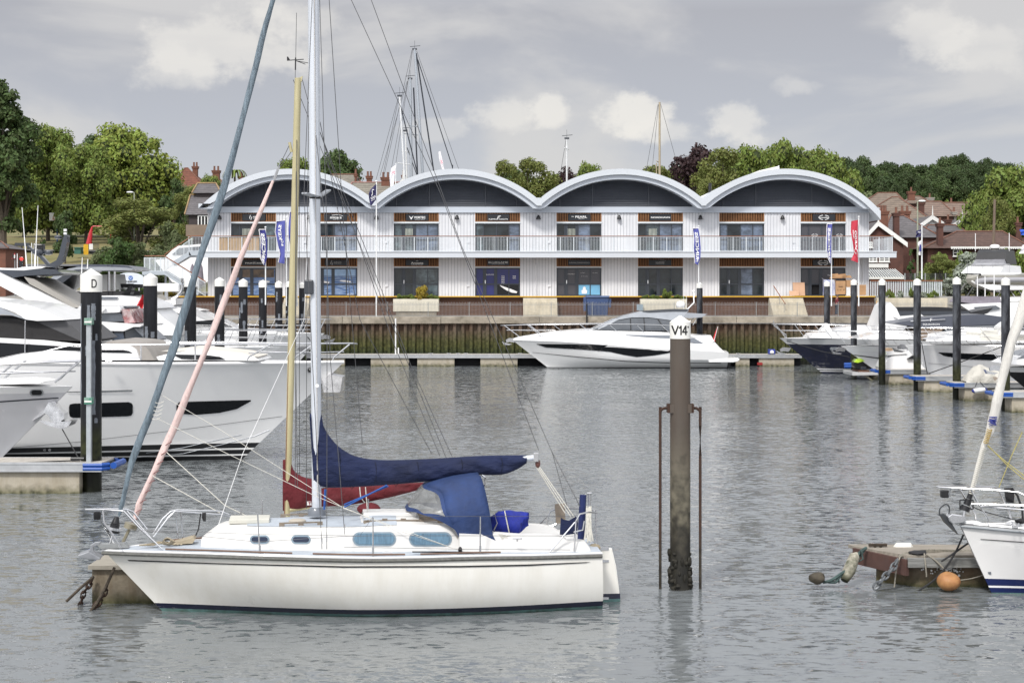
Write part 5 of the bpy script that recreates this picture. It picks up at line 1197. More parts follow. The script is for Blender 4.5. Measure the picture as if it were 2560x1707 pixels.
MB().box(pr(1022,0).x,xb,PR-.36,PR-.26,pr(0,1130).z,pr(0,1050).z).build('grey_beam',mat('grey_timber',(.2,.2,.19)),r,smooth=0,bevel=.01)
mb=MB();q0=pr(722,960,.8);q1=pr(876,960,.8);mb.tube([q0,q1],.035,7);mb.tube([pr(775,960,.8),pr(775,995,.8)],.03,6);mb.tube([pr(825,960,.8),pr(825,995,.8)],.03,6);mb.build('mooring_cleat',rustm,r)
random.seed(9);mb=MB()
for k in range(60):
 q=pr(random.gauss(1390,90),random.gauss(1165,26),-.14);mb.ball(q,random.uniform(.012,.03),None,None,5)
mb.build('bird_lime_spots',letter,r)
chain([pr(965,1085,-.35),pr(930,1150,-.5),pr(850,1240,-.6),pr(775,1320,-.6)],'chain',r,.16,.024,mat('wet_chain',(.14,.15,.16),.5,.4,var=.4,vs=9))
orp=mat('old_rope',(.25,.23,.19),.95,var=.4,vs=25,bump=.6)
mb=MB()
for k in range(5):
 mb.tube(curve3([pr(980,1060,-.3),pr(1040+9*k,1025+5*k,0),pr(1250,1000+9*k,.1),pr(1500,1008+6*k,.3),pr(1640,1012-5*k,.3)],5),.018,5)
mb.tube(curve3([pr(1195,1030,-.3),pr(1205,1120,-.38),pr(1215,1230,-.38)],4),.016,5);mb.tube(curve3([pr(1210,1035,-.3),pr(1300,1100,-.4),pr(1385,1190,-.45)],4),.018,5)
mb.tube(curve3([pr(990,1060,-.3),pr(960,1150,-.4),pr(940,1320,-.4)],4),.016,5);mb.tube(curve3([pr(1500,1260,-.4),pr(1600,1245,-.4),pr(1700,1215,-.4)],4),.012,5)
mb.build('ropes',orp,r)
MB().ball(pr(1150,1025,-.1),.2,.16,.05,10,bump=.6).build('rope_heap',rope_k,r)
buoyo=mat('orange_buoy',(.40,.20,.075),.6,var=.25,vs=3,dirt=((.22,.07,.03),.8,2.5,(1,1,1)))
c=pr(1403,1268,-.65);mb=MB();mb.ball(c,.235,.23,.19,22)
for i,v in enumerate(mb.v):
 dd=(v-(c+V((.1,-.1,.2)))).length
 if dd<.2:mb.v[i]=v-V((0,-.02,.05*(1-dd/.2)))
o=mb.build('mooring_buoy',buoyo,None,origin=c,smooth=70);tag(o,'faded orange round buoy hanging against the old concrete float','buoy')
fm=mat('weedy_fender',(.42,.39,.32),.8,var=.4,vs=5,bump=.6,dirt=((.035,.045,.018),1.0,4.5,(1,1,1)))
zband(fm,[(.28,(.04,.042,.016),.35)],.4)
mb=MB();pts=[pr(620,1030,.3),pr(600,1060,.2),pr(555,1180,.0),pr(515,1265,-.1)];mb.tube(pts,[.03,.11,.13,.08],12);o=mb.build('fender',fm,None,origin=pts[2]);tag(o,'long weed-stained white fender hanging off the corner of the old float','fender')
mb=MB();mb.tube(curve3([pr(700,985,.5),pr(640,1030,.3),pr(560,1150,0),pr(480,1210,-.1),pr(400,1262,-.2),pr(330,1278,-.2)],6),.032,6);mb.tube(curve3([pr(540,1190,0),pr(470,1235,-.1),pr(440,1275,-.15),pr(380,1275,-.2)],5),.03,6);mb.tube(curve3([pr(465,1215,-.1),pr(468,1285,-.1)],3),.015,5);mb.tube(curve3([pr(690,990,.5),pr(600,1110,.2),pr(520,1175,0)],5),.035,6);mb.tube([pr(660,1000,.3),pr(672,1080,.25),pr(640,1100,.2),pr(615,1060,.2)],.02,5)
o=mb.build('mooring_rope',mat('teal_weedy_rope',(.045,.075,.07),.9,var=.8,vs=9,bump=.8),None,origin=pr(560,1150));tag(o,'weedy teal mooring rope trailing from the old float into the water','rope')
mb=MB();c=pr(285,1240,-.2);mb.ball(c,.17,.12,.115,14,bump=.3);o=mb.build('small_buoy',mat('algae_buoy',(.06,.05,.035),.8,var=.5,vs=5),None,origin=c);tag(o,'small dark algae-covered buoy floating at the end of the trailing rope','buoy')
mb=MB();mb.tube([pr(935,985,.9),pr(960,977,.9),pr(1075,977,.9),pr(1098,990,.9)],[.03,.09,.09,.03],10);o=mb.build('fender',mat('white_fender',(.68,.67,.62),.5,var=.1),None,origin=pr(1015,980,.9));tag(o,'clean white fender lying on top of the old float','fender')
#the yacht whose bow enters from the right
FC=Frame((P(*z10(1498,780),33.7).x,33.7),math.radians(8))
LC=9.0
zC=P(*z10(1498,785),33.7).z
def sheerC(u):return sinterp([(0,zC),(.3,zC-.14),(1,zC-.25)],u)
def halfC(u):return sinterp([(0,.03),(.1,.5),(.25,1.0),(.5,1.5),(.8,1.4),(1,1.0)],u)
yc=thing('sailing_yacht','white yacht with dark blue waterline stripes whose bow enters from the right edge','sailing yacht',FC.w(2,0,0))
xk=FC.sz(*z10(1770,1380),0)[0]
_,bvC=hull(FC,LC,sheerC,halfC,xk,[.30,.16,.12,.02,-.2],[0,0,0,0,0,1,2,1,3,3],[mat('gelcoat_offwhite',(.74,.73,.72),.25,var=.03,coat=.4),mat('blue_stripe',(.007,.016,.085),.3),white,teal],yc,nu=5,g=sail_g,nst=40)
pts=[FC.w(u*LC,halfC(u)+.01,sheerC(u)-.03)for u in[k/30 for k in range(31)]];MB().tube(pts,.03,6).build('rubbing_strake',mat('grey_strake',(.22,.24,.26),.5),yc)
pts=[FC.w(u*LC,halfC(u)-.05,sheerC(u)+.03)for u in[k/30 for k in range(31)]];MB().tube(pts,.03,6).build('toe_rail',aluf,yc)
patch(bvC,[z10(1670,908),z10(1850,920),z10(2045,934)],[z10(1680,915),z10(1850,927),z10(2045,941)],'cove_line',black,yc,n=20,k=1)
patch(bvC,[z10(1735,1190),z10(1765,1188)],[z10(1745,1208),z10(1765,1212)],'skin_fitting',midgrey,yc,n=4,k=1)
def tbc(name,runs,r=.018,m=steel):return tb(name,runs,r,m,yc,7,FC)
tbc('pulpit',[[(z10(1820,480),-.25),(z10(1790,465),-.3),(z10(1600,462),-.2),(z10(1320,457),-.05),(z10(1300,462),.05),(z10(1330,470),.12),(z10(1600,482),.3),(z10(1800,492),.5),(z10(2000,512),.75),(z10(2060,540),.85)],[(z10(1495,480),-.2),(z10(1550,575),-.2),(z10(1630,700),-.2),(z10(1635,760),-.2)],[(z10(1590,482),.28),(z10(1650,600),.3),(z10(1735,730),.32),(z10(1738,768),.32)],[(z10(1820,480),-.25),(z10(1900,640),-.3),(z10(1945,755),-.3)],[(z10(1600,610),.3),(z10(2060,625),.8)],[(z10(1680,632),.3),(z10(2060,662),.85)],[(z10(1420,478),.15),(z10(1400,550),.1)]])
q=FC.p(*z10(1365,522),.05);MB().box(q.x-.07,q.x+.08,q.y-.07,q.y+.07,q.z-.08,q.z+.07).build('bow_light',black,yc,smooth=0,bevel=.02)
sailw=mat('white_furled_sail',(.62,.60,.56),.8,var=.12,vs=2,stretch=(6,6,.8),bump=.6,bs=12,bdist=.03)
whip=mat('white_lashing',(.6,.58,.52),.8,var=.1)
furled(FC,[z10(1590,530),z10(1625,400),z10(1700,110),z9(2050,1560),z9(2110,1300),(2530,850),(2590,680),(2650,500),(2800,5)],[(0,.03),(.21,.05),(.33,.06),(.43,.085),(.6,.105),(.8,.12),(1,.05)],sailw,'furled_headsail',yc,seed=8,spiral=9,n=100)
mb=MB()
for k in range(26):
 y=520-k*15.5;x=1592+(530-y)*.275;mb.tube([FC.p(*z10(x-19,y-4),.11),FC.p(*z10(x,y+3),.14),FC.p(*z10(x+19,y+11),.11)],.011,5)
mb.build('spiral_lashing',whip,yc)
mb=MB()
for k in range(9):y=90-k*14;x=1718+k*4;mb.tube([FC.p(*z10(x-20,y-6),.08),FC.p(*z10(x,y+5),.11),FC.p(*z10(x+24,y-2),.08)],.010,5)
mb.build('yellow_lashing',mat('ochre_rope',(.36,.25,.06),.8,var=.3,vs=20),yc)
mb=MB()
for k in range(9):x,y=z9(2072+random.uniform(-8,10),1465+random.uniform(-35,35));mb.tube([FC.p(x-9,y+random.uniform(-4,4),.09),FC.p(x,y,.13),FC.p(x+9,y+random.uniform(-4,4),.09)],.009,5)
mb.build('blue_lashing',mat('navy_rope',(.02,.03,.22),.8,var=.3,vs=20),yc)
q=FC.p(*z10(1555,620));ax=(FC.p(*z10(1590,530))-q).normalized();mb=MB()
mb.tube([q-ax*.12,q-ax*.02],.10,14);mb.tube([q,q+ax*.12],.07,12);mb.tube([q+ax*.13,q+ax*.28],.055,12);mb.build('furling_drum',black,yc)
mb=MB()
for sx in(-.13,.13):mb.beam(q+V((sx,0,-.08)),q+V((sx,0,.1)),.02,.02)
for dz in(-.08,.1):mb.beam(q+V((-.13,0,dz)),q+V((.13,0,dz)),.02,.02)
mb.build('drum_cage',black,yc,smooth=0)
wires(yc,[[q-ax*.12,FC.p(*z10(1525,745))]],.02,steel,'forestay_foot')
wires(yc,[[FC.p(*z10(1600,630),.1),FC.p(*z10(1700,675),.3),FC.p(*z10(2020,760),.6)]],.010,rope_k,'furling_line')
wires(yc,[[FC.p(*z10(1735,110),.2),FC.p(*z10(1900,280),.4),FC.p(*z10(2080,430),.7)],[FC.p(*z10(1735,118),.2),FC.p(*z10(1900,260),.4),FC.p(*z10(2080,395),.7)],[FC.p(*z10(1832,470),-.3),FC.p(*z10(1935,210),-.3),FC.p(*z10(2030,0),-.3)]],.009,mat('yellow_rope',(.35,.30,.09),.8,var=.2),'sheet')
mb=MB()
for k in range(7):x=1880+9*k;mb.tube([FC.p(*z10(x,475),.45),FC.p(*z10(x+8,545+6*k),.48),FC.p(*z10(x+18,600),.48),FC.p(*z10(x+24,545),.48),FC.p(*z10(x+14,478),.45)],.014,5)
mb.tube([FC.p(*z10(1940,475),.5),FC.p(*z10(1990,540),.5),FC.p(*z10(2030,660),.5),FC.p(*z10(2035,740),.5)],.022,6);mb.ball(FC.p(*z10(2015,755),.5),.1,.1,.05,8,bump=.5);mb.build('coiled_black_line',rope_k,yc)
mb=MB();mb.prism([FC.p(*z10(x,y),.12)for x,y in((1395,720),(1430,695),(1520,705),(1560,740),(1530,775),(1440,785),(1410,760))],-FC.n*.2);mb.build('bow_roller',steel,yc,smooth=0,bevel=.02)
mb=MB();mb.tube(curve3([FC.p(*z10(1325,700),0),FC.p(*z10(1330,650),0),FC.p(*z10(1375,615),0),FC.p(*z10(1405,630),0),FC.p(*z10(1408,680),0),FC.p(*z10(1385,735),0)],5),.014,6)
mb.prism([FC.p(*z10(x,y),.05)for x,y in((1318,705),(1368,692),(1395,720),(1420,760),(1488,872),(1440,830),(1375,770),(1345,720))],-FC.n*.1);mb.build('anchor',mat('dark_anchor',(.07,.075,.08),.4,.6),yc,smooth=30)
mb=MB();mb.ball(FC.p(*z10(1600,768),0),.2,.15,.04,8);mb.ball(FC.p(*z10(1965,780),.3),.18,.2,.07,10);mb.build('deck_fittings',white,yc)
mb=MB();mb.tube([FC.p(*z10(1940,765),.7),FC.p(*z10(1950,810),.8),FC.p(*z10(1990,812),.8),FC.p(*z10(2000,780),.7)],.02,6);mb.build('fairlead',steel,yc)
for pts in([(1530,870),(1440,1060),(1300,1240),(1130,1360)],[(1568,945),(1440,1035),(1340,1100)]):
 mb=MB();mb.tube(curve3([pr(x,y,-.5)for x,y in pts],5),.02,6);o=mb.build('mooring_rope',rope_k,None,origin=pr(*pts[1],-.5));tag(o,'black mooring rope from the right yacht bow down '+('into the water' if len(pts)==4 else 'onto the old float'),'rope')
rows=[]
for i in range(10):
 s_=lerp(2.6,6.5,i/9);z_=sinterp([(2.6,zC-.1),(3.2,zC+.2),(6.5,zC+.3)],s_);rows.append([FC.w(s_,t_,q)for t_,q in((-.8,zC-.3),(-.7,z_),(.7,z_),(.8,zC-.3))])
MB().grid(rows).build('coachroof',cabinw,yc,smooth=40)
MB().tube([FC.w(3.4,0,zC),FC.w(3.5,0,12.3)],.1,14).build('mast',alu,yc)
#motor yachts
def slab(fr,pix,zf,th,name,m,par,tumble=.12,t=None,smooth=30,bevel=0,mid=True):
 """body traced as a side outline and carried across the beam, leaning inwards with height"""
 t0=th if t is None else t
 pts=[fr.sz(*(zf(*q)if zf else q),t0)for q in pix];zmin=min(p[1]for p in pts)
 A=[fr.w(s_,th-tumble*(z-zmin),z)for s_,z in pts];B=[fr.w(s_,-(th-tumble*(z-zmin)),z)for s_,z in pts]
 n=len(pts);mb=MB();mb.add(A+B,[tuple(range(n)),tuple(reversed(range(n,2*n)))]+[(i,i+n,(i+1)%n+n,(i+1)%n)for i in range(n)])
 return mb.build(name,m,par,smooth=smooth,bevel=bevel)
def pane(fr,pix,zf,th,name,m,par,tumble=.12,z0=None,out=.02,both=True):
 """thin glass piece proud of a slab's side (same lean as the slab: give its lowest height z0)"""
 pts=[fr.sz(*(zf(*q)if zf else q),th)for q in pix];zm_=min(p[1]for p in pts)if z0 is None else z0
 for sg in((1,-1)if both else(1,)):
  A=[fr.w(s_,sg*(th+out-tumble*(z-zm_)),z)for s_,z in pts];o=MB().prism(A,-fr.n*.03*sg).build(name,m,par,smooth=0)
 return o
def chine_g(flare=.55,zc=.55,keel=.0):
 def g(u,t,z):
  k=min(1,u*2.6)
  if z>zc:
   q=min(1,t*1.35);return lerp(1-q**.8*flare*1.15,1-.16*q,k)if True else 1
  b_=lerp(1-flare,.84,k);return max(0,b_*(1-((zc-z)/(zc+.5))**1.2))
 return g
def half_m(bm,full=.5):
 return lambda u:bm*sinterp([(0,.02),(.06,.26),(.15,.52),(.3,.8),(.5,.97),(.7,1),(1,.93)],u)
def deckrail(fr,L,sheer,half,par,h=.75,u0=.0,u1=.75,n=9,over=.5,lean=.55,r=.02,mid=True,inset=.12):
 mb=MB()
 tops={}
 for sg in(1,-1):
  top=[fr.w(-over,0,sheer(0)+h)]+[fr.w(-over+.12,sg*.18,sheer(0)+h)];md=[]
  for k in range(n):
   u=lerp(u0+.03,u1,k/(n-1));b_=max(.05,half(u)-inset);p=fr.w(u*L,sg*b_,sheer(u));q=fr.w(u*L-lean,sg*(b_+.03),sheer(u)+h*(1 if k<n-1 else.98))
   top.append(q);md.append(p.lerp(q,.55));mb.tube([p,q],r*.8,6)
  mb.tube(top,r,7)
  if mid:mb.tube(md,r*.7,6)
 return mb.build('guard_rail',steel,par)
def yacht(label,tip,d,L,bm,rake,fb,flip=False,ang=0,hullm=None,zs=None,bands=None,group=None,rail=True,zend=None,cat='motor yacht',flare=.55,deckmat=None,railkw={},nm='motor_yacht',trake=.0):
 x0=P(tip[0],0,d).x;z0=P(tip[0],tip[1],d).z
 fr=Frame((x0,d),PI+ang,-1)if flip else Frame((x0,d),ang)
 ze=z0-.35 if zend is None else zend
 def sh(u):return sinterp([(0,z0),(.25,lerp(z0,ze,.12)),(.6,lerp(z0,ze,.6)),(1,ze)],u)
 hf=half_m(bm)
 R=thing(nm,label,cat,fr.w(L*.5,0,0),group)
 zs=zs or[.62,.42,.2,.1,-.3];bands=bands or[0,0,0,0,0,0,1,1,1]
 ho,bv=hull(fr,L,sh,hf,rake,zs,bands,hullm or[white,black],R,nu=5,nst=44,g=chine_g(flare),D=.5,trake=trake,deckmat=deckmat or white,camber=.10)
 if rail:deckrail(fr,L,sh,hf,R,**railkw)
 return R,fr,bv,sh,hf
def aerial(par,fr,px,yt,yb,t=0,r=.018,m=None):
 return MB().tube([fr.p(px,yb,t),fr.p(px,yt,t)],[r,r*.5],6).build('aerial',m or letter,par)
def dome(par,c,r=.25,name='radar_dome',m=None):return MB().lathe(c,[(r*.7,-r*.45),(r,-r*.25),(r,r*.15),(r*.75,r*.4),(.01,r*.52)],14).build(name,m or white,par)
def bowgear(fr,R,s_,z_,sc=1.0):
 mb=MB();mb.prism([fr.w(s_+a*sc,.09*sc,z_+b_*sc)for a,b_ in((.5,.05),(-.1,.1),(-.35,-.05),(-.3,-.25),(-.05,-.2),(.3,-.25))],-fr.n*.18*sc)
 mb.prism([fr.w(s_+a*sc,.25*sc,z_+b_*sc)for a,b_ in((-.65,-.15),(-.5,-.42),(-.1,-.45),(.15,-.36),(-.1,-.33),(-.45,-.25))],-fr.n*.5*sc)
 return mb.build('anchor',steel,R,smooth=30)
QY,fq,bvq,shq,hfq=yacht('sleek white motor yacht with long wavy black hull window along the quay wall',z11(180,462),132.2,16.5,2.15,2.75,0,zs=[.5,.3,.1,.04,-.3],bands=[0,0,0,0,0,0,0,0,1],zend=1.25,rail=False,flare=.5)
dk_=[(180,458),(250,438),(330,425),(420,408),(540,392),(650,380),(780,369),(900,366),(1000,370),(1580,385),(1700,400),(1900,425),(1950,445),(1985,480),(2035,545),(2062,605),(2062,640),(1950,555),(1900,520),(1580,480),(900,474),(400,474),(250,470)]
rows=[]
topq=[z11(*q)for q in dk_[:16]];
for i in range(40):
 px=lerp(topq[0][0]+1,topq[-1][0],i/39);s_=fq.sz(px,850,1.2)[0];u=min(max(s_/16.5,.0),1);z_t=fq.sz(px,sinterp(topq,px),1.2)[1];z_b=shq(u)-.02;hb=max(hfq(u)-.0,.03)
 z_t=max(z_t,z_b+.02)
 rows.append([fq.w(s_,t_,z_)for t_,z_ in((-hb,z_b),(-hb*.97,lerp(z_b,z_t,.5)),(-hb*.82,lerp(z_b,z_t,.93)),(-hb*.4,z_t+.02),(0,z_t+.04),(hb*.4,z_t+.02),(hb*.82,lerp(z_b,z_t,.93)),(hb*.97,lerp(z_b,z_t,.5)),(hb,z_b))])
mb=MB();mb.grid(rows);mb.poly(rows[-1]);mb.build('deck_moulding',white,QY,smooth=50)
bvq2=BVHTree.FromPolygons([tuple(v)for v in mb.v],mb.f)
patch(bvq,[z11(395,498),z11(700,500),z11(1100,508),z11(1500,522),z11(1560,530),z11(1640,565)],[z11(400,502),z11(480,530),z11(800,548),z11(1050,568),z11(1170,595),z11(1290,615),z11(1450,600),z11(1640,567)],'hull_window',blackglass,QY,n=60,k=3,off=.03)
patch(bvq,[z11(310,567),z11(700,605),z11(1200,650),z11(1600,665),z11(2040,668)],[z11(330,571),z11(700,611),z11(1200,656),z11(1600,671),z11(2040,673)],'boot_line',black,QY,n=40,k=1,off=.03)
patch(bvq2,[z11(1185,415),z11(1400,418),z11(1590,420),z11(1800,445),z11(1880,490)],[z11(1200,423),z11(1400,440),z11(1590,450),z11(1800,492),z11(1880,493)],'side_vent',midgrey,QY,n=24,k=2,off=.03)
patch(bvq,[z11(190,468),z11(700,468),z11(1200,472),z11(1600,492),z11(1920,512)],[z11(195,471),z11(700,472),z11(1200,476),z11(1600,496),z11(1920,516)],'rub_rail',silver,QY,n=40,k=1,off=.02)
slab(fq,[(900,367),(1110,275),(1250,255),(1450,262),(1640,290),(1740,330),(1760,385),(1580,381),(1000,373)],z11,1.55,'cabin_glazing',greyglass,QY,.35)
zc0=fq.sz(*z11(1580,385),1.55)[1]
for a,b_ in(((900,368),(1105,276)),((945,368),(1130,280)),((1235,262),(1238,372)),((1355,262),(1362,376)),((1480,275),(1545,380))):
 for sg in(1,-1):
  def pp(q):s_,z_=fq.sz(*z11(*q),1.55);return fq.w(s_,sg*(1.57-.35*(z_-zc0)),z_)
  MB().tube([pp(a),pp(b_)],.035,6).build('window_pillar',silver if a[0]<1000 else black,QY)
slab(fq,[(1070,290),(1180,245),(1340,208),(1530,196),(1700,190),(1758,194),(1740,225),(1690,268),(1640,295),(1560,282),(1400,262),(1250,262),(1130,282),(1000,350),(925,372),(905,366)],z11,1.5,'hardtop',silver,QY,.25,smooth=40)
slab(fq,[(1340,206),(1530,193),(1640,188),(1755,190),(1735,205),(1600,204),(1400,214)],z11,1.25,'sunroof',darkgrey,QY,.2)
slab(fq,[(1690,262),(1740,222),(1915,232),(1870,262),(1760,268)],z11,1.5,'bathing_visor',silver,QY,.1)
mb=MB();
for x in(1760,1790):mb.tube([fq.p(*z11(x,300+(x-1760)),1.3),fq.p(*z11(x+40,268),1.3)],.03,6)
mb.build('visor_strut',steel,QY)
slab(fq,[(1760,425),(1950,420),(1962,440),(1980,470),(1960,488),(1800,440)],z11,1.9,'aft_seat',white,QY,.1)
slab(fq,[(1930,640),(2000,625),(2190,622),(2210,635),(2190,655),(2150,662),(1930,662)],z11,1.9,'bathing_platform',white,QY,.0,bevel=.03)
slab(fq,[(2040,664),(2130,664),(2120,700),(2060,700)],z11,.8,'drive_leg',black,QY,0)
mb=MB();c=fq.p(*z11(1680,150),0);mb.lathe(c,[(.30,-.22),(.36,-.1),(.36,.1),(.26,.26),(.01,.32)],14);mb.build('radar_dome',white,QY)
mb=MB()
for t_ in(-1,1):mb.tube([fq.p(*z11(1740,190),t_),fq.p(*z11(1800,130),t_*.8),fq.p(*z11(1795,40),t_*.5)],.05,7)
mb.tube([fq.p(*z11(1795,60),.5),fq.p(*z11(1795,60),-.5)],.04,6);mb.ball(fq.p(*z11(1795,30),.0),.12,None,None,8);mb.build('radar_mast',white,QY)
aerial(QY,fq,1709,725,775,.8);aerial(QY,fq,1716,715,775,-.8)
mb=MB()
for sg in(1,-1):
 mb.tube([fq.p(*z11(76,333),0),fq.w(fq.sz(*z11(76,333))[0]+.3,sg*.4,fq.sz(*z11(76,333))[1])]+[fq.w(fq.sz(*z11(x,y),0)[0],sg*t_,fq.sz(*z11(x,y),1.2)[1])for x,y,t_ in((320,328,1.1),(560,324,1.6),(900,321,1.9),(1240,321,1.95),(1450,326,1.9),(1560,332,1.9),(1700,400,1.9))],.026,6)
 mb.tube([fq.w(fq.sz(*z11(x,y),0)[0],sg*t_,fq.sz(*z11(x,y),1.2)[1])for x,y,t_ in((130,378,.4),(350,378,1.2),(560,377,1.6))],.02,6)
 for(xt,yt,xb_,yb_,t_)in((105,333,245,438,.5),(315,330,435,428,1.1),(330,330,455,425,1.15),(545,326,660,414,1.55),(780,323,895,404,1.8),(1035,321,1125,398,1.9),(1275,321,1358,402,1.9),(1500,330,1580,400,1.9)):
  mb.tube([fq.w(fq.sz(*z11(xt,yt),1.2)[0],sg*t_,fq.sz(*z11(xt,yt),1.2)[1]),fq.w(fq.sz(*z11(xb_,yb_),1.2)[0],sg*t_*.97,fq.sz(*z11(xb_,yb_),1.2)[1])],.022,6)
mb.build('guard_rail',steel,QY)
bowgear(fq,QY,-.15,fq.sz(*z11(180,462))[1]+.05,1.0)
mb=MB();mb.prism([fq.p(*z11(x,y),1.0)for x,y in((2010,345),(1998,400),(1985,450),(1990,478),(1975,470),(1972,440),(1990,390))],(0,.02,0));mb.build('ensign',mat('red_ensign',(.55,.02,.03),.8,var=.1),QY);MB().tube([fq.p(*z11(2012,343),1.0),fq.p(*z11(1975,485),1.0)],.02,5).build('ensign_staff',letter,QY)
BA,fa,bva,sha,hfa=yacht('large white motor yacht with black hull windows beyond the left pontoon',(859,906),60.5,24,2.85,3.6,0,flip=True,zs=[.80,.60,.42,.36,.2,.15,-.3],bands=[0,0,0,0,0,0,1,0,1,0,1],zend=3.62,rail=False,flare=.62)
t,bt=rrect(*z2(470,1000),*z2(908,1100));
t=[z2(472,1030),z2(478,1014),z2(500,1008),z2(880,998),z2(900,1005),z2(908,1020)];bt=[z2(472,1070),z2(478,1096),z2(500,1105),z2(870,1095),z2(898,1090),z2(908,1070)]
patch(bva,t,bt,'hull_window',blackglass,BA,n=30,k=3,off=.02)
patch(bva,[z2(1206,1020),z2(1225,998),z2(1400,992),z2(1715,984)],[z2(1206,1050),z2(1225,1078),z2(1340,1085),z2(1500,1072),z2(1620,1045),z2(1716,992)],'hull_window',blackglass,BA,n=40,k=3,off=.02)
patch(bva,[z2(455,926),z2(700,920),z2(905,914)],[z2(455,932),z2(700,932),z2(905,926)],'chrome_strip',steel,BA,n=16,k=1,off=.04)
seam=mat('seam_grey',(.15,.15,.16),.5)
patch(bva,[z2(-20,1316),z2(560,1266),z2(1200,1190),z2(1600,1138),z2(1930,1094)],[z2(-20,1319),z2(560,1269),z2(1200,1193),z2(1600,1141),z2(1930,1097)],'hull_seam',seam,BA,n=60,k=1,off=.015)
for a,b_,o_ in((700,1392,0),(800,1330,0)):
 pass
sp_=[[z2(930,1375),z2(1250,1350),z2(1550,1280),z2(1740,1230),z2(1880,1172)],[z2(1000,1345),z2(1250,1310),z2(1500,1252),z2(1700,1210)]]
for s_ in sp_:
 mb=MB();pts=[onto(bva,x,y,.0)for x,y in[(lerp(s_[i][0],s_[i+1][0],k/4),lerp(s_[i][1],s_[i+1][1],k/4))for i in range(len(s_)-1)for k in range(4)]];pts=[p for p in pts if p is not None]
 if len(pts)>2:mb.tube(pts,.012,5);mb.build('spray_rail',silver,BA)
for x in(305,340):
 q=onto(bva,*z2(x,1325),.02)
 if q:MB().tube([q,q+V((0,-.02,0))],.05,10).build('skin_fitting',steel,BA)
pts=[fa.w(u*24,hfa(u)-.02,sha(u)+.02)for u in[k/30 for k in range(31)]];MB().tube(pts,.07,6).build('gunwale',white,BA)
deckw=mat('deck_cream',(.62,.59,.53),.6,var=.08,vs=2)
slab(fa,[(980,712),(1130,672),(1290,648),(1490,655),(1640,668),(1740,690),(1775,716)],z2,1.5,'foredeck_moulding',white,BA,.3,smooth=50)
slab(fa,[(1100,650),(1290,628),(1450,640),(1650,662),(1760,690),(1640,672),(1290,650)],z2,1.35,'sun_pad',deckw,BA,.2,smooth=40)
pane(fa,[(1175,672),(1400,676),(1500,688),(1540,706),(1400,708),(1240,702)],z2,1.52,'foredeck_window',blackglass,BA,.3,z0=fa.sz(*z2(980,712),1.5)[1])
slab(fa,[(540,712),(560,610),(700,608),(880,612),(925,640),(958,712)],z2,2.2,'coachroof',white,BA,.25,smooth=50)
pane(fa,[(560,640),(840,642),(880,650),(905,664),(700,660),(560,658)],z2,2.2,'coachroof_window',blackglass,BA,.25,z0=fa.sz(*z2(540,712),2.2)[1])
slab(fa,[(700,596),(760,578),(880,585),(960,596),(1010,640),(1060,712),(950,712),(920,640),(870,606)],z2,2.0,'canvas_cover',mat('taupe_canvas',(.28,.26,.24),.8,var=.15),BA,.25,smooth=50)
slab(fa,[(-300,730),(-300,580),(0,560),(300,575),(556,604),(556,640),(620,712)],z2,2.25,'deckhouse',white,BA,.05,smooth=30)
zdh=fa.sz(*z2(620,712),2.25)[1]
pane(fa,[(-300,600),(0,592),(250,606),(553,624),(553,648),(350,641),(150,662),(0,694),(-300,715)],z2,2.25,'saloon_window',blackglass,BA,.05,z0=zdh,out=.05)
slab(fa,[(-300,740),(-100,720),(0,706),(150,668),(350,645),(556,652),(640,716),(0,760)],z2,2.45,'side_moulding',white,BA,.05,smooth=40)
slab(fa,[(-300,415),(0,424),(180,436),(230,440),(555,582),(300,574),(0,557),(-300,575)],z2,2.1,'mesh_cover',mat('dark_mesh_canvas',(.022,.021,.022),.9,var=.2,vs=3),BA,.05)
slab(fa,[(200,436),(440,437),(610,575),(556,600),(556,583),(230,441)],z2,2.12,'windscreen_cover',mat('grey_mesh_canvas',(.085,.085,.09),.9,var=.12,vs=3),BA,.05)
slab(fa,[(-300,285),(0,310),(200,338),(320,380),(440,437),(250,443),(180,436),(100,385),(0,350),(-300,320)],z2,2.3,'flybridge_coaming',white,BA,.05,smooth=50)
pane(fa,[(-300,335),(0,352),(95,392),(175,432),(235,440),(170,432),(80,405),(-300,380)],z2,2.3,'coaming_shadow_line',silver,BA,.05)
BE=thing('motor_yacht','white flybridge yacht with sloping white arch and black radar arch at far left','motor yacht',P(-60,HY,76)*V((1,1,0)))
fe=Frame((P(560,0,76).x,76),PI,-1)
hull(fe,17,lambda u:3.0,half_m(2.6),2.5,[.6,.3,.1,-.3],[0]*6+[1]*3,[white,black],BE,nu=4,g=chine_g(.6),nst=30)
slab(fe,[(-60,85),(0,118),(250,235),(440,330),(548,385),(395,403),(190,353),(242,346),(150,285),(0,205),(-60,170)],z2,2.3,'side_arch',white,BE,.03,smooth=40)
slab(fe,[(162,142),(230,158),(380,248),(540,342),(552,352),(500,352),(350,270),(200,192)],z2,1.9,'arch_inner',mat('taupe_moulding',(.30,.285,.26),.5,var=.05),BE,.03)
slab(fe,[(380,404),(545,386),(600,440),(640,480),(500,470),(430,440)],z2,2.2,'windscreen',darkgrey,BE,.05)
slab(fe,[(545,350),(700,345),(720,360),(690,390),(560,395),(500,372)],z2,2.2,'flybridge_deck',white,BE,.05)
slab(fe,[(440,470),(640,482),(760,500),(760,660),(380,700),(300,560)],z2,2.2,'deckhouse',white,BE,.05)
slab(fe,[(-300,60),(0,82),(330,90),(560,62),(740,78),(885,133),(770,142),(500,158),(350,165),(250,180),(190,195),(100,150),(0,122),(-300,100)],zl,1.9,'hardtop',mat('charcoal_gelcoat',(.035,.042,.055),.25,var=.05,coat=.5),BE,.05,smooth=40)
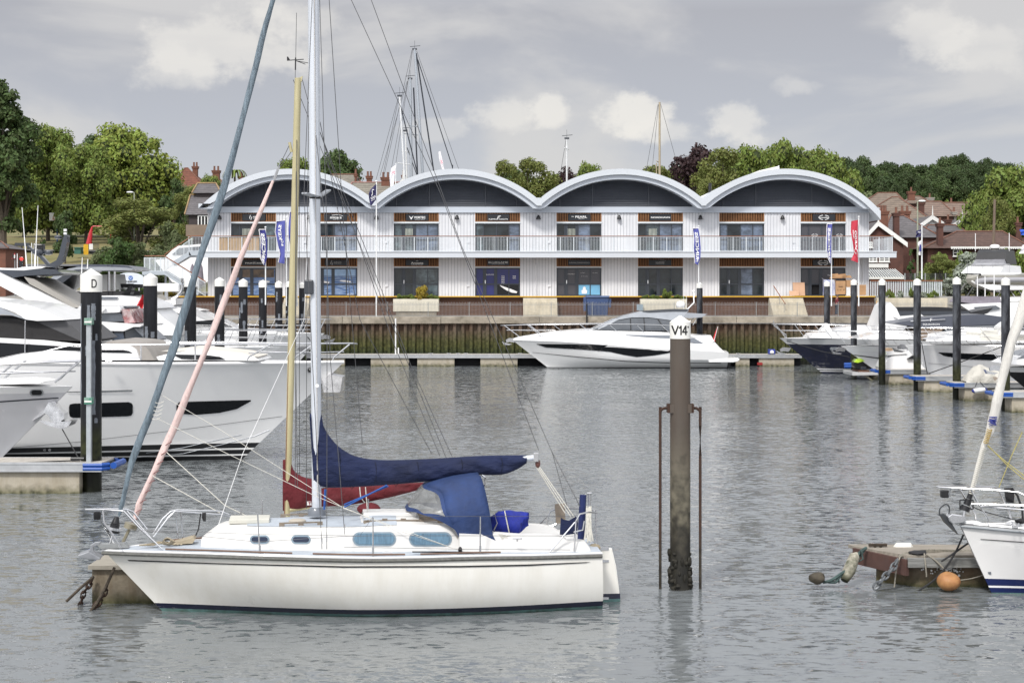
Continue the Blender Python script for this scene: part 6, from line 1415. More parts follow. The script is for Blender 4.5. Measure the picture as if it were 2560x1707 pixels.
slab(fe,[(-300,40),(100,58),(230,60),(330,40),(560,30),(640,40),(560,66),(330,92),(0,84),(-300,64)],zl,1.5,'hardtop_lip',white,BE,.05)
arch_m=mat('charcoal_gelcoat',(.035,.042,.055))
mb=MB()
mb.prism([fe.p(*zk(x,y),.3)for x,y in((540,915),(600,885),(690,835),(720,770),(745,660),(778,545),(795,520),(822,525),(820,600),(790,760),(760,850),(650,945))],-fe.n*.5)
mb.prism([fe.p(*zk(x,y),.2)for x,y in((330,655),(352,690),(400,745),(480,800),(570,900),(610,890),(520,790),(420,720),(350,660))],-fe.n*.3);mb.build('radar_arch',arch_m,BE,smooth=30)
for x,y,r_ in((715,562,.30),(475,745,.5),(592,752,.34)):
 c=fe.p(*zk(x,y),0);MB().lathe(c,[(r_*.22,-.22*r_),(r_*.56,-.1*r_),(r_*.60,.05*r_),(r_*.5,.3*r_),(.01,.38*r_)],14).build('satellite_dome',arch_m,BE)
mb=MB();c=fe.p(*zk(487,672),0);mb.box(c.x-.2,c.x+.2,c.y-.2,c.y+.2,c.z-.15,c.z+.12);mb.build('camera_head',black,BE,bevel=.04,smooth=0)
mb=MB();c=fe.p(*zk(800,490),0)
for dz in(-.07,.08):mb.box(c.x-.06,c.x+.06,c.y-.06,c.y+.06,c.z+dz-.05,c.z+dz+.05)
mb.build('lamp_stack',letter,BE,smooth=0)
for xb_,yb_,xt,yt in((335,1000,270,190),(428,940,466,165),(1000,1000,1008,800),(1070,940,1076,820)):
 MB().tube([fe.p(*zk(xb_,yb_),.5),fe.p(*zk(xt,yt),.5)],[.03,.014],6).build('aerial',letter,BE)
mb=MB();RX=lambda x,y,t_:fa.p(*z2(x,y),t_)
for sg in(1,-1):
 yy=604 if sg>0 else 590
 pts=[(500,608 if sg>0 else 592),(1000,606 if sg>0 else 593),(1500,yy),(2000,600 if sg>0 else 596),(2230,598),(2420,597)]
 tt=[2.6,2.55,2.3,1.6,1.0,.25]
 mb.tube([fa.p(*z2(x,y),sg*q)for(x,y),q in zip(pts,tt)],.03,7)
 mb.tube([fa.p(*z2(x,y),sg*q)for(x,y),q in zip([(1700,662 if sg>0 else 650),(2000,660),(2200,658),(2350,654)],(2.0,1.6,1.1,.5))],.022,6)
 for xb_,xt,q in((964,964,2.55),(1335,1335,2.4),(1062,1062,2.5),(1690,1850,2.1),(2010,2140,1.5),(2275,2390,.8)):
  if xb_==1062 and sg>0:continue
  q_=sg*q;mb.tube([fa.p(*z2(xb_,712),q_),fa.p(*z2(xb_+(10 if xt>xb_ else 0),690 if xt>xb_ else 660),q_),fa.p(*z2(xt,604),q_)],.03,7)
mb.tube([fa.p(*z2(2420,597),.25),fa.p(*z2(2440,600),0),fa.p(*z2(2420,597),-.25)],.03,6)
mb.tube([RX(165,690,2.4),RX(300,655,2.4),RX(450,618,2.4),RX(556,606,2.4)],.03,6)
mb.build('guard_rail',steel,BA)
mb=MB();mb.tube([RX(172,440,2.4),RX(170,690,2.4)],.02,6);mb.build('upright_rod',steel,BA)
mb=MB();mb.tube([RX(725,718,2.7),RX(765,718,2.7)],.04,6);mb.build('deck_cleat',steel,BA)
mb=MB();mb.prism([fa.p(*z6(0,0),0)+V((0,0,0))]*0 or[fa.p(560+x*.1467,820+y*.1467,.5)for x,y in((1680,880),(1810,780),(1850,800),(2020,830),(1980,1080),(1950,1095),(1700,1095),(1690,1050),(1780,1040),(1700,960))],-fa.n*1.0);mb.build('anchor',mat('polished_steel',(.75,.75,.76),.15,1,var=.3,vs=4,bump=.1,bs=3),BA,smooth=30)
MB().prism([fa.p(560+x*.1467,820+y*.1467,.3)for x,y in((1670,890),(1830,770),(1840,790),(1700,920),(1760,1040),(1680,1040))],-fa.n*.6).build('anchor_roller',steel,BA,smooth=0)
q=onto(bva,776,926,.02)
if q:MB().lathe(q-V((0,.02,.08)),[(.001,0),(.08,.03),(.1,.1),(.06,.18),(.001,.2)],10).build('fairlead',black,BA)
GB,fg,bvg,shg,hfg=yacht('light grey pointed bow with a twin-bar rail entering from the left edge',(182,965),54.6,13,1.9,2.9,0,flip=True,hullm=[mat('pale_grey_gelcoat',(.58,.58,.60),.25,var=.03,coat=.4),black,white],zs=[1.9,.3,.1,-.2],bands=[2,0,0,0,0,0,1,1,1],zend=3.2,rail=False,flare=.66)
patch(bvg,[z2(-10,992),z2(200,978),z2(400,966)],[z2(-10,1001),z2(200,987),z2(400,974)],'pin_stripe',darkgrey,GB,n=16,k=1)
t,bt=rrect(*z2(203,912),*z2(298,956));f=patch(bvg,t,bt,'fairlead_rim',steel,GB,n=14,k=2,off=.03);t,bt=rrect(*z2(214,919),*z2(288,950));patch(bvg,t,bt,'fairlead_hole',black,f or GB,n=14,k=2,off=.04)
mb=MB()
for y1,y2,y3 in((708,712,716),(745,730,720)):
 sg=1 if y1>720 else-1
 mb.tube([fg.p(*z2(-60,y1),sg*.9),fg.p(*z2(250,y2),sg*.7),fg.p(*z2(500,y3),sg*.35),fg.p(*z2(598,716),0)],.032,7)
for y1,y2,sg in((775,790,-1),(805,788,1)):mb.tube([fg.p(*z2(-60,y1),sg*.9),fg.p(*z2(300,y2+5),sg*.6),fg.p(*z2(515,787),sg*.2)],.026,6)
for xt,yt,xb_,yb_,sg in((90,738,-40,845,1),(180,712,30,835,-1),(545,722,375,862,.4),(530,720,400,852,-.3)):mb.tube([fg.p(*z2(xt,yt),sg*.8),fg.p(*z2(xb_,yb_),sg*.8)],.032,7)
mb.build('guard_rail',steel,GB)
slab(fg,[(-60,850),(150,842),(250,848),(300,860),(260,872),(-60,880)],z2,.8,'deck_hatch',white,GB,.2)
mb=MB();mb.prism([fg.p(*z2(x,y),.3)for x,y in((295,1065),(330,1000),(365,1000),(400,1045),(438,1075),(435,1115),(400,1140),(350,1125),(330,1090))],-fg.n*.5);mb.prism([fg.p(*z2(x,y),.45)for x,y in((272,1122),(350,1135),(440,1130),(490,1128),(470,1160),(425,1182),(350,1165),(300,1145))],-fg.n*.8);mb.build('anchor',MATS['polished_steel'],GB,smooth=30)
MB().prism([fg.p(*z2(x,y),.15)for x,y in((225,1125),(345,1000),(372,992),(385,1005),(330,1040),(300,1080))],-fg.n*.3).build('anchor_roller',steel,GB,smooth=0)
mb=MB();mb.tube([fg.p(*z2(425,1182),0),P(*z2(548,1400),51.2)],.02,6);tag(mb.build('mooring_rope',rope_k,None,origin=P(*z2(548,1400),51.2)),'black mooring rope from the grey bow down to the left pontoon','rope')
BFy,ff,bvf,shf,hff=yacht('white and silver yacht with a long swooping hardtop behind the D pile',(520,838),88,18,2.5,2.6,0,flip=True,zend=3.6,rail=False)
slab(ff,[(590,290),(720,190),(850,110),(960,65),(1080,42),(1500,40),(1750,50),(1880,68),(1820,88),(1600,92),(1350,95),(1150,72),(1050,85),(900,160),(700,320)],zl,2.2,'hardtop',silver,BFy,.0,smooth=40)
slab(ff,[(640,320),(900,150),(1050,80),(1150,75),(1000,170),(740,370)],zl,2.26,'dark_arch_inlay',darkgrey,BFy,.0,smooth=0)
slab(ff,[(1000,20),(1150,5),(1600,8),(1800,30),(1880,66),(1500,38),(1100,40)],zl,1.9,'hardtop_top',mat('slate_gelcoat',(.065,.072,.095),.3,var=.05),BFy,.0)
slab(ff,[(1400,92),(1840,88),(1700,100),(1420,100)],zl,2.0,'soffit',darkgrey,BFy)
slab(ff,[(770,390),(1130,385),(1740,375),(1700,420),(1720,440),(900,445)],zl,2.1,'flybridge_cover',mat('dark_mesh_canvas',(.022,.021,.022)),BFy)
slab(ff,[(900,450),(1700,440),(1900,460),(2150,560),(2200,620),(1100,620)],zl,2.3,'flybridge_deck',white,BFy,.05,smooth=40)
pane(ff,[(940,455),(1660,462),(1640,488),(960,490)],zl,2.3,'grey_stripe',midgrey,BFy,.05,out=.06)
mb=MB()
for x in(1527,1607):mb.tube([ff.p(*zl(x,100),1.9),ff.p(*zl(x,400),1.9)],.06,7)
mb.build('hardtop_post',steel,BFy)
mb=MB()
for x in(1510,1566):mb.tube([ff.p(*zl(x,20),2.0),ff.p(*zl(x,585),2.2)],.018,5)
mb.build('fishing_rod',black,BFy)
slab(ff,[(1640,585),(1730,400),(1800,310),(1850,310),(1830,380),(1750,585)],zl,.5,'radar_mast',black,BFy)
mb=MB();mb.beam(ff.p(*zl(1680,300),0),ff.p(*zl(2010,310),0),.5,.18);mb.build('radar_bar',black,BFy,smooth=0,bevel=.05)
slab(ff,[(1000,620),(2150,620),(2300,760),(2500,900),(2500,1000),(1000,1000)],zl,2.2,'deckhouse',white,BFy,.05)
cvl=mat('white_canvas',(.6,.6,.58),.8,var=.05)
slab(ff,[(1430,150),(1600,140),(1640,360),(1430,370)],zl,1.2,'canvas_enclosure',cvl,BFy,.0)
BB,fb_,bvb,shb,hfb=yacht('white flybridge yacht with a red-reflecting fly screen right of the D pile',(640,905),76,16,2.4,2.3,0,flip=True,zend=3.2,rail=False)
slab(fb_,[(-300,590),(25,594),(270,598),(292,640),(270,680),(25,690),(-300,690)],zm,2.0,'fly_canopy',white,BB,.05,bevel=.03)
slab(fb_,[(265,590),(365,592),(378,610),(365,628),(290,626)],zm,1.2,'fly_seat',darkgrey,BB,.05)
slab(fb_,[(-300,690),(25,690),(290,690),(335,800),(25,806),(-300,806)],zm,1.9,'fly_glazing',greyglass,BB,.05)
slab(fb_,[(290,632),(405,632),(492,822),(340,826)],zm,1.8,'fly_screen',mat('red_reflection_glass',(.30,.10,.10),.1,var=.6,vs=2.5,dirt=((.6,.58,.58),.8,2,(1,1,1))),BB,.05)  # red and pale reflections painted into the screen's own colour
slab(fb_,[(-300,800),(25,805),(340,828),(560,850),(590,858),(560,880),(470,880),(330,940),(100,935),(-300,935)],zm,2.3,'fly_deck',white,BB,-.05,smooth=40)
slab(fb_,[(-300,935),(330,938),(360,1075),(-300,1080)],zm,1.9,'wheelhouse_glazing',tintglass,BB,.0)
pane(fb_,[(115,975),(325,965),(350,1072),(150,1072)],zm,1.9,'side_window',glass_sky,BB,.0,out=.04)
slab(fb_,[(345,930),(470,895),(640,1060),(700,1090),(360,1080)],zm,1.85,'windscreen',greyglass,BB,.0)
slab(fb_,[(470,895),(500,905),(690,1075),(660,1080)],zm,1.9,'screen_frame',silver,BB,.0)
slab(fb_,[(340,1080),(700,1085),(860,1150),(950,1290),(700,1400),(0,1400),(0,1075)],zm,1.9,'trunk',white,BB,.1)
slab(fb_,[(560,1110),(640,1130),(770,1345),(690,1345),(600,1200)],zm,1.7,'canvas_cover',MATS['taupe_canvas'],BB,.1)
BC,fc_,bvc_,shc,hfc=yacht('white yacht with a long raked grey windscreen between the second and third left piles',(700,868),98,17,2.4,2.6,0,flip=True,zend=3.3,railkw=dict(h=.95,over=.6,lean=-.0+.4,n=8,u1=.6))
slab(fc_,[(700,560),(900,552),(1050,590),(1200,650),(1400,760),(1480,790),(820,830),(760,700)],zm,2.0,'wheelhouse',white,BC,.1,smooth=40)
pane(fc_,[(810,700),(940,650),(1070,680),(1240,760),(1300,790),(850,820)],zm,2.0,'side_window',blackglass,BC,.1,out=.05)
slab(fc_,[(930,640),(1110,640),(1330,740),(1460,795),(1400,800),(1150,700)],zm,1.8,'windscreen',greyglass,BC,.1)
slab(fc_,[(700,530),(1010,500),(1055,480),(1060,570),(900,600),(700,640)],zm,2.1,'flybridge',white,BC,.1)
slab(fc_,[(700,600),(870,605),(945,650),(900,690),(700,700)],zm,2.0,'fly_overhang',white,BC,.1)
mb=MB();mb.tube(curve3([fc_.p(*zm(1000,495),1),fc_.p(*zm(1090,440),1),fc_.p(*zm(1150,360),1),fc_.p(*zm(1155,200),1)],5),.08,7);mb.build('bent_rail',steel,BC)
mb=MB();c=fc_.p(*zm(935,325),0);mb.box(c.x-.75,c.x+.75,c.y-.3,c.y+.3,c.z-.25,c.z+.22);mb.build('radar_unit',white,BC,smooth=0,bevel=.08);mb=MB();mb.tube([fc_.p(*zm(937,360),0),fc_.p(*zm(937,500),0)],.07,7);mb.build('radar_post',steel,BC)
slab(fc_,[(800,870),(930,880),(1010,950),(1040,1060),(800,1070)],zm,1.2,'seat_cover',mat('grey_white_cover',(.45,.46,.47),.8,var=.15),BC,.1)
red=mat('red_ensign',(.55,.02,.03))
def cloth(name,m,par,pts_l,pts_r,d,wav=.06,n=14):
 rows=[]
 for i in range(n+1):
  t=i/n;a=V(pts_l(t));b_=V(pts_r(t));rows.append([a.lerp(b_,k/8)+V((0,wav*math.sin(k*.9+t*7),0))for k in range(9)])
 return MB().grid(rows).build(name,m,par,smooth=70)
E=thing('ensign','large red ensign hanging from a staff just left of the second left pile','flag',P(352,798,84))
L_=[(590,430),(540,520),(500,610),(450,690),(440,715)];R_=[(612,440),(612,520),(612,600),(590,700),(500,735)]
def pl(lst,zf,d,dd=0):
 def f(t):
  q=t*(len(lst)-1);i=min(int(q),len(lst)-2);a,b_=zf(*lst[i]),zf(*lst[i+1]);return P(lerp(a[0],b_[0],q-i),lerp(a[1],b_[1],q-i),d+dd)
 return f
cloth('flag_cloth',red,E,pl(L_,zm,84),pl(R_,zm,84),84,.12);MB().tube([P(*zm(525,825),84),P(*zm(615,640),84),P(*zm(640,500),84)],.025,6).build('staff',steel,E)
for k,(tip,d,L_2,lab)in enumerate((((757,862),112,15,'white yacht bow with double rail behind the fourth and fifth left piles'),((811,833),122,15,'farthest white yacht bow of the left row with a tall bow rail near the quay'))):
 Y,fy,bvy,shy,hfy=yacht(lab,tip,d,L_2,2.3,2.6,0,flip=True,zend=P(0,tip[1],d).z+.1,railkw=dict(h=1.0,over=.5,lean=.5,n=9,u1=.7,r=.024),group='white motor yachts in the left berths')
 z0=P(0,tip[1],d).z
 def sl(pts,th,nm_,m_):
  mb=MB();A=[fy.w(a,th-.12*(b_),z0+b_-.1)for a,b_ in pts];B=[fy.w(a,-(th-.12*(b_)),z0+b_-.1)for a,b_ in pts];n=len(pts)
  mb.add(A+B,[tuple(range(n)),tuple(reversed(range(n,2*n)))]+[(i,i+n,(i+1)%n+n,(i+1)%n)for i in range(n)]);return mb.build(nm_,m_,Y,smooth=30)
 sl([(2.2,0),(3.5,.35),(6,.5),(7.6,.55),(7.6,0)],1.5,'trunk',white)
 sl([(6,.5),(8.6,1.7),(13,1.8),(13.5,0),(6,0)],1.7,'wheelhouse',white)
 sl([(6.3,.6),(8.7,1.6),(12.6,1.65),(12.8,.7)],1.76,'side_window',blackglass)
 sl([(8.4,1.75),(9.5,1.95),(13,1.95),(13.3,1.7)],1.6,'roof',white)
 bowgear(fy,Y,-.1,z0-.2)
 if k==1:
  mb=MB();mb.tube([fy.w(1.3,.6,z0),fy.w(.2,.3,z0-1.6)],.03,5);mb.tube([fy.w(1.5,.6,z0),fy.w(2.2,.6,z0-1.4)],.03,5);mb.build('bow_line',rope_k,Y)
#right-hand berths
N1,f1,bv1_,sh1,hf1=yacht('motor yacht with navy blue hull and white upper band near the quay',(1949,845),122.8,16,2.4,3.1,0,hullm=[mat('pale_band',(.55,.56,.57),.25,var=.03,coat=.3),navy,white],zs=[2.12,.9,.5,.36,.28,.2,.14,-.3],bands=[0,0,0,0,0,1,1,1,2,1,2,1],zend=2.35,flare=.6,railkw=dict(h=1.0,over=.55,lean=.8,n=8,u1=.7))
mb=MB();mb.tube([f1.p(*z9(120,575),0),f1.p(*z9(125,620),0),f1.p(*z9(180,665),0),f1.p(*z9(232,700),0),f1.p(*z9(236,728),0)],.035,6);mb.build('bow_post',steel,N1)
t,bt=rrect(*z9(622,810),*z9(695,838));patch(bv1_,t,bt,'fairlead',silver,N1,n=10,k=2,off=.03)
t,bt=rrect(*z9(235,742),*z9(280,757));patch(bv1_,t,bt,'fairlead',steel,N1,n=10,k=2,off=.03)
bowgear(f1,N1,.35,sh1(0)-.75,.95)
slab(f1,[(440,730),(480,690),(600,678),(690,650),(830,620),(985,618),(1000,660),(1100,700),(1120,740)],z9,1.5,'trunk',white,N1,.2,smooth=50)
slab(f1,[(540,660),(600,598),(640,660)],z9,.5,'folded_table',white,N1,.0)
slab(f1,[(1040,650),(1120,440),(1160,410),(1220,470),(1250,540),(1230,600)],z9,1.9,'side_wing',white,N1,.05)
slab(f1,[(1200,462),(1230,458),(1620,455),(1820,470),(1880,500),(1860,530),(1220,530)],z9,1.8,'black_canopy',black,N1,.05)
slab(f1,[(1215,490),(1860,492),(1870,520),(1240,530)],z9,1.83,'dark_side',darkgrey,N1,.05)
slab(f1,[(1830,525),(1880,500),(2080,460),(2030,510),(1980,525)],z9,1.4,'black_screen',black,N1,.05)
slab(f1,[(1190,540),(1440,520),(1480,555),(1230,560)],z9,2.0,'bathing_deck',white,N1,0)
slab(f1,[(1040,650),(1230,560),(1900,560),(2300,600),(2500,740),(1050,740)],z9,2.1,'deckhouse',white,N1,.05)
N2,f2,bv2_,sh2,hf2=yacht('white motor yacht with dark grey streamlined deckhouse behind the jet ski',(2102,865),114.2,17,2.4,3.2,0,zend=2.3,flare=.6,railkw=dict(h=1.0,over=.6,lean=.9,n=9,u1=.75),hullm=[mat('offwhite_hull',(.72,.72,.73),.25,var=.03,coat=.4),black,white],bands=[2,0,0,0,0,0,1,1,1])
patch(bv2_,[z9(830,878),z9(1050,905),z9(1180,918)],[z9(840,886),z9(1050,914),z9(1180,926)],'knuckle_line',black,N2,n=14,k=1,off=.03)
bowgear(f2,N2,-.05,sh2(0)-.15,.9)
slab(f2,[(860,735),(1060,690),(1300,668),(1420,700),(1440,745)],z9,1.7,'trunk',white,N2,.2,smooth=50)
N2d=slab(f2,[(1190,600),(1250,588),(1500,550),(1850,525),(2000,520),(2150,540),(2330,600),(2340,620),(2260,640),(2050,610),(1780,625),(1650,640),(1400,632)],z9,2.0,'deckhouse_roof',mat('slate_gelcoat',(.065,.072,.095)),N2,.1,smooth=40)
slab(f2,[(1640,665),(1700,630),(1900,605),(2150,612),(2400,640),(2400,690),(1650,690)],z9,1.95,'deckhouse_glazing',greyglass,N2,.0)
slab(f2,[(1430,632),(1640,640),(1600,690),(1500,720),(1440,750),(1380,700)],z9,1.9,'cockpit_side',mat('dark_teak',(.2,.15,.11),.7),N2,.0)
slab(f2,[(1500,690),(1900,640),(2500,660),(2500,760),(1480,760)],z9,2.05,'coaming',white,N2,.05)
c=f2.p(*z9(1520,612),2.0);lettering('SQUADRON',c-V((0,.15,-.02)),.13,letter,N2,width=1.1);lettering('F',c-V((0,.15,-.32)),.2,letter,N2,width=.13)
mb=MB();mb.tube([f2.p(*z9(1340,580),2.05),f2.p(*z9(1650,565),2.05)],.03,6);mb.build('grab_rail',steel,N2)
S1=thing('motor_boat','small rounded white boat with tan seat between the jet ski and the pointed white bow','boat',P(2250,930,110.6)*V((1,1,0)))
fs=Frame((P(2190,0,110.6).x,110.6),0)
slab(fs,[(1090,1000),(1120,930),(1180,890),(1300,855),(1400,830),(1700,830),(1700,1010),(1100,1015)],z9,1.15,'hull',white,S1,.15,smooth=60,bevel=.1)
slab(fs,[(1125,825),(1175,820),(1190,850),(1130,860)],z9,.5,'seat',mat('tan_seat',(.42,.29,.18),.7),S1,0)
slab(fs,[(1120,850),(1300,838),(1310,870),(1130,885)],z9,1.1,'cockpit_coaming',white,S1,0)
slab(fs,[(1315,915),(1372,880),(1372,918)],z9,1.3,'dark_flash',black,S1,.15)
N3,f3,bv3_,sh3,hf3=yacht('large white motor yacht with pointed bow and black hull window on the right',(2258,862),104.9,20,2.5,2.45,0,zend=2.75,flare=.6,railkw=dict(h=1.05,over=.4,lean=.9,n=9,u1=.6,u0=.02),hullm=[mat('offwhite_hull',(.66,.66,.66)),black,white],zs=[2.15,.6,.3,.1,-.3],bands=[2,2,0,0,0,0,0,1,1])
patch(bv3_,[z9(1587,858),z9(1800,866),z9(2145,878),z9(2500,885)],[z9(1592,862),z9(1640,890),z9(1800,918),z9(2145,932),z9(2500,935)],'hull_window',blackglass,N3,n=30,k=3,off=.03)
patch(bv3_,[z9(1500,954),z9(1800,975),z9(1930,990)],[z9(1500,957),z9(1800,978),z9(1930,993)],'hull_seam',seam,N3,n=14,k=1,off=.03)
bowgear(f3,N3,-.05,sh3(0)-.05,.9)
slab(f3,[(1560,750),(1700,712),(1930,706),(1955,720),(1965,748)],z9,1.8,'trunk',white,N3,.2,smooth=50)
slab(f3,[(1960,750),(1970,690),(2000,665),(2115,660),(2125,700),(2500,690),(2700,690),(2700,760)],z9,1.7,'cockpit_seats',mat('cream_seat',(.68,.66,.60),.6),N3,.1,smooth=40)
slab(f3,[(2250,640),(2300,600),(2500,520),(2900,480),(2900,700),(2250,700)],z9,2.0,'deckhouse',white,N3,.1)
pane(f3,[(2240,660),(2300,610),(2520,540),(2800,530),(2800,640)],z9,2.0,'side_window',greyglass,N3,.1,out=.05)
N4,f4,bv4_,sh4,hf4=yacht('motor boat with glossy black hull and white deck entering at the right edge',(2499,917),88.7,12,2.0,2.4,0,zend=2.0,flare=.6,railkw=dict(h=1.1,over=1.2,lean=1.0,n=6,u1=.6),hullm=[white,black,black],zs=[1.75,.6,.3,.1,-.3],bands=[0,0,0,0,0,1,1,1,1])
bowgear(f4,N4,-.25,sh4(0)+.0,.85)
slab(f4,[(2200,960),(2280,920),(2360,880),(2700,800),(2700,990)],z9,1.5,'cabin',white,N4,.2);slab(f4,[(2290,915),(2370,872),(2700,790),(2700,880)],z9,1.45,'windscreen',greyglass,N4,.2)
N5=thing('motor_yacht','white flybridge yacht with grey and mauve canvas covers at the right edge','motor yacht',P(2520,780,131)*V((1,1,0)))
f5=Frame((P(2400,0,131).x,131),0)
slab(f5,[(1790,410),(1830,365),(1900,358),(2140,362),(2150,420),(1900,425)],z9,1.8,'canvas_cover',mat('mauve_grey_canvas',(.20,.18,.21),.8,var=.25,vs=2),N5,.1,smooth=50)
slab(f5,[(2140,372),(2320,366),(2330,400),(2150,412)],z9,1.0,'tender_box',white,N5,.05,bevel=.05)
slab(f5,[(1780,430),(2300,410),(2420,430),(2500,520),(2500,620),(1900,620),(1860,480)],z9,2.1,'deckhouse',white,N5,.1,smooth=50)
pane(f5,[(1900,455),(2100,440),(2150,470),(1950,500)],z9,2.1,'side_window',greyglass,N5,.1,out=.05)
slab(f5,[(1900,620),(2600,620),(2600,900),(2000,900)],z9,2.2,'hull',white,N5,.02)
for x,yt in((1937,180),(2005,180),(2086,160)):MB().tube([f5.p(*z9(x,430),1),f5.p(*z9(x,yt),1)],.04,6).build('aerial',letter,N5)
TT=thing('covered_tender','small tender under a crumpled pale tarpaulin on the right-hand finger pontoon','tender',P(*z9(1980,1115),92.9))
tp=[(1815,1112),(1825,1080),(1850,1045),(1900,990),(1940,970),(2000,985),(2060,1010),(2110,1020),(2140,1050),(2150,1105)]
ft=Frame((P(*z9(1815,1112),92.9).x,92.9),0)
rows=[]
for i in range(40):
 x=lerp(1815,2150,i/39);y=sinterp([(a,b_)for a,b_ in tp],x);s_,z_=ft.sz(*z9(x,y),0);zb_=.98;r=[]
 for k in range(15):
  a=PI*k/14;h=(z_-zb_);w_=.75*(1-.25*abs(i/39-.5));nz=noise.noise(V((i*.18,k*.35,2)))
  r.append(ft.w(s_,w_*math.cos(a)*(1+.12*nz),zb_+h*(math.sin(a)**.8)*(1+.18*nz)))
 rows.append(r)
MB().grid(rows).build('tarpaulin',mat('crumpled_tarpaulin',(.50,.48,.43),.6,var=.12,vs=2,bump=1.0,bs=7,bdist=.05),TT,smooth=80)
slab(ft,[(1900,1108),(1990,1080),(2100,1075),(2145,1100),(2140,1112)],z9,.7,'tender_hull',mat('tender_tan',(.36,.30,.25),.6),TT,0)
mb=MB();a,b_=P(*z9(1890,1202),92.0),P(*z9(2020,1188),92.0);mb.tube([a,a.lerp(b_,.12),a.lerp(b_,.88),b_],[.06,.13,.13,.06],12);o=mb.build('fender',white,None,origin=(a+b_)/2);tag(o,'white fender with blue ends hanging level under the nearest tarpaulin finger','fender')
mb=MB();mb.tube([a-V((.02,0,0)),a.lerp(b_,.14)],[.05,.14],12);mb.tube([a.lerp(b_,.86),b_+V((.02,0,0))],[.14,.05],12);mb.build('blue_end',mat('fender_blue',(.02,.03,.2),.5),o)
mb=MB();mb.tube([a.lerp(b_,.1),P(*z9(1935,1120),92.2)],.015,5);mb.tube([b_,P(*z9(1960,1120),92.2)],.015,5);mb.build('lanyard',rope_k,o)
for k,(pts,lab)in enumerate((([z9(1440,770),z9(1490,1045)],'black rope from the pointed white bow down to the finger pontoon'),([z9(1505,1045),z9(1790,945),z9(2150,810)],'long black rope slanting across the white hull with the black window'),([z9(240,757),z9(550,850),z9(800,900)],'thin dark rope across the navy hull'))):
 dd=[(104,101.5),(100,99,98),(121,119,118)][k];mb=MB();mb.tube([P(*q,e)for q,e in zip(pts,dd)],.028,5);tag(mb.build('mooring_rope',rope_k,None,origin=P(*pts[-1],dd[-1])),lab,'rope')
JS=thing('jet_ski','black jet ski with lime green top standing on a small float, seen from behind','jet ski',P(*z9(920,1030),114.5))
lime=mat('lime_green',(.50,.75,.04),.3,var=.05,coat=.4)
JD=114.2
def J(x,y,dd=0):return P(*z9(x,y),JD+dd)
def jl(outl,y0,y1,name,m,sc=.82,par=JS):
 A=[J(x,y)for x,y in outl];c=sum(A,V((0,0,0)))/len(A);mb=MB()
 B0=[V((p.x,JD+y0,p.z))for p in A];B1=[V((c.x+(p.x-c.x)*1.0,JD+(y0+y1)/2,c.z+(p.z-c.z)*1.04))for p in A];B2=[V((c.x+(p.x-c.x)*sc,JD+y1,c.z+(p.z-c.z)*sc))for p in A]
 mb.grid([B0,B1,B2],closed=True);mb.poly(B0);mb.poly(B2);return mb.build(name,m,par,smooth=35,bevel=.03)
jl([(835,950),(880,940),(1000,940),(1005,965),(970,1005),(920,1015),(860,1000),(830,975)],0,2.4,'hull',black,.5)
jl([(838,945),(860,918),(900,912),(930,915),(985,910),(1008,930),(995,948),(920,935),(870,950)],-.1,1.8,'deck',lime,.6)
jl([(890,915),(900,885),(950,885),(962,915)],.3,1.6,'seat',black,.7)
jl([(895,905),(900,885),(915,870),(935,870),(950,885),(957,900),(925,893)],.8,1.9,'console',lime,.7)
mb=MB();mb.tube([J(862,858,1),J(890,855,1.1),J(925,850,1.2),J(950,858,1.1),J(972,862,1)],.045,7);mb.tube([J(925,852,1.2),J(925,880,1.3)],.06,7);mb.build('handlebar',black,JS)
MB().box(J(895,0).x,J(945,0).x,JD-.12,JD+.1,J(0,1012).z,J(0,985).z).build('jet_nozzle',darkgrey,JS,smooth=0,bevel=.03)
R=thing('jet_ski_float','pale folding float under the jet ski with a blue end fender','float',P(*z9(900,1060),114.2))
MB().prism([J(820,1036,-.5),J(1055,1036,-.5),J(1055,1060,-.5),J(825,1066,-.5)],(0,3.2,0)).build('float_deck',mat('pale_float',(.5,.5,.5),.5),R,smooth=0,bevel=.02)
mb=MB();mb.box(J(875,0).x,J(970,0).x,JD-.1,JD+2,J(0,1036).z,J(0,1016).z);mb.build('cradle',mat('rusty_cradle',(.12,.06,.04),.8),R,smooth=0)
mb=MB();mb.beam(J(935,1066,-.3),J(1010,1110,-.3),.08,.08);mb.box(J(1010,0).x,J(1050,0).x,JD,JD+1.5,-.2,J(0,1062).z);mb.build('strut',cfloat,R,smooth=0)
mb=MB()
for y in(965,983):mb.tube([J(750,y,-.2),J(812,y,-.2)],.12,8)
mb.build('end_fender',bluef,R)
DR=thing('stored_boat','white motor boat with black sprayhood standing ashore bow-on at the right','boat',P(2470,735,150))
zS=P(0,z8(0,870)[1],149).z;fd=Frame((P(2436,0,148).x,147.6),math.radians(60))
sec=[(2421,684),(2417,695),(2420,706),(2440,719),(2490,733),(2545,722),(2575,705),(2580,684)]
rows=[]
for(y,k,ox,oz)in((146.6,.04,2428,688),(147.1,.3,2428,688),(148,.66,2426,688),(149.6,.93,2422,686),(151.5,1,2420,684),(157,1,2420,684)):
 rows.append([P(ox+(x-2420)*k,oz+(z-684)*k,149)*V((1,0,1))+V((max(0,y-150)*.45,y,0))for x,z in sec])
mb=MB();mb.grid(rows);mb.poly(rows[-1]);mb.build('hull',mat('ivory_hull',(.56,.54,.48),.4,var=.08,vs=1,dirt=((.3,.29,.25),.5,.6,(1,1,1))),DR,smooth=30)
mb=MB();mb.grid([[r[0]+V((0,0,.02)),(r[0]+r[-1])/2+V((0,0,.22)),r[-1]+V((0,0,.02))]for r in rows]);mb.build('deck',white,DR)
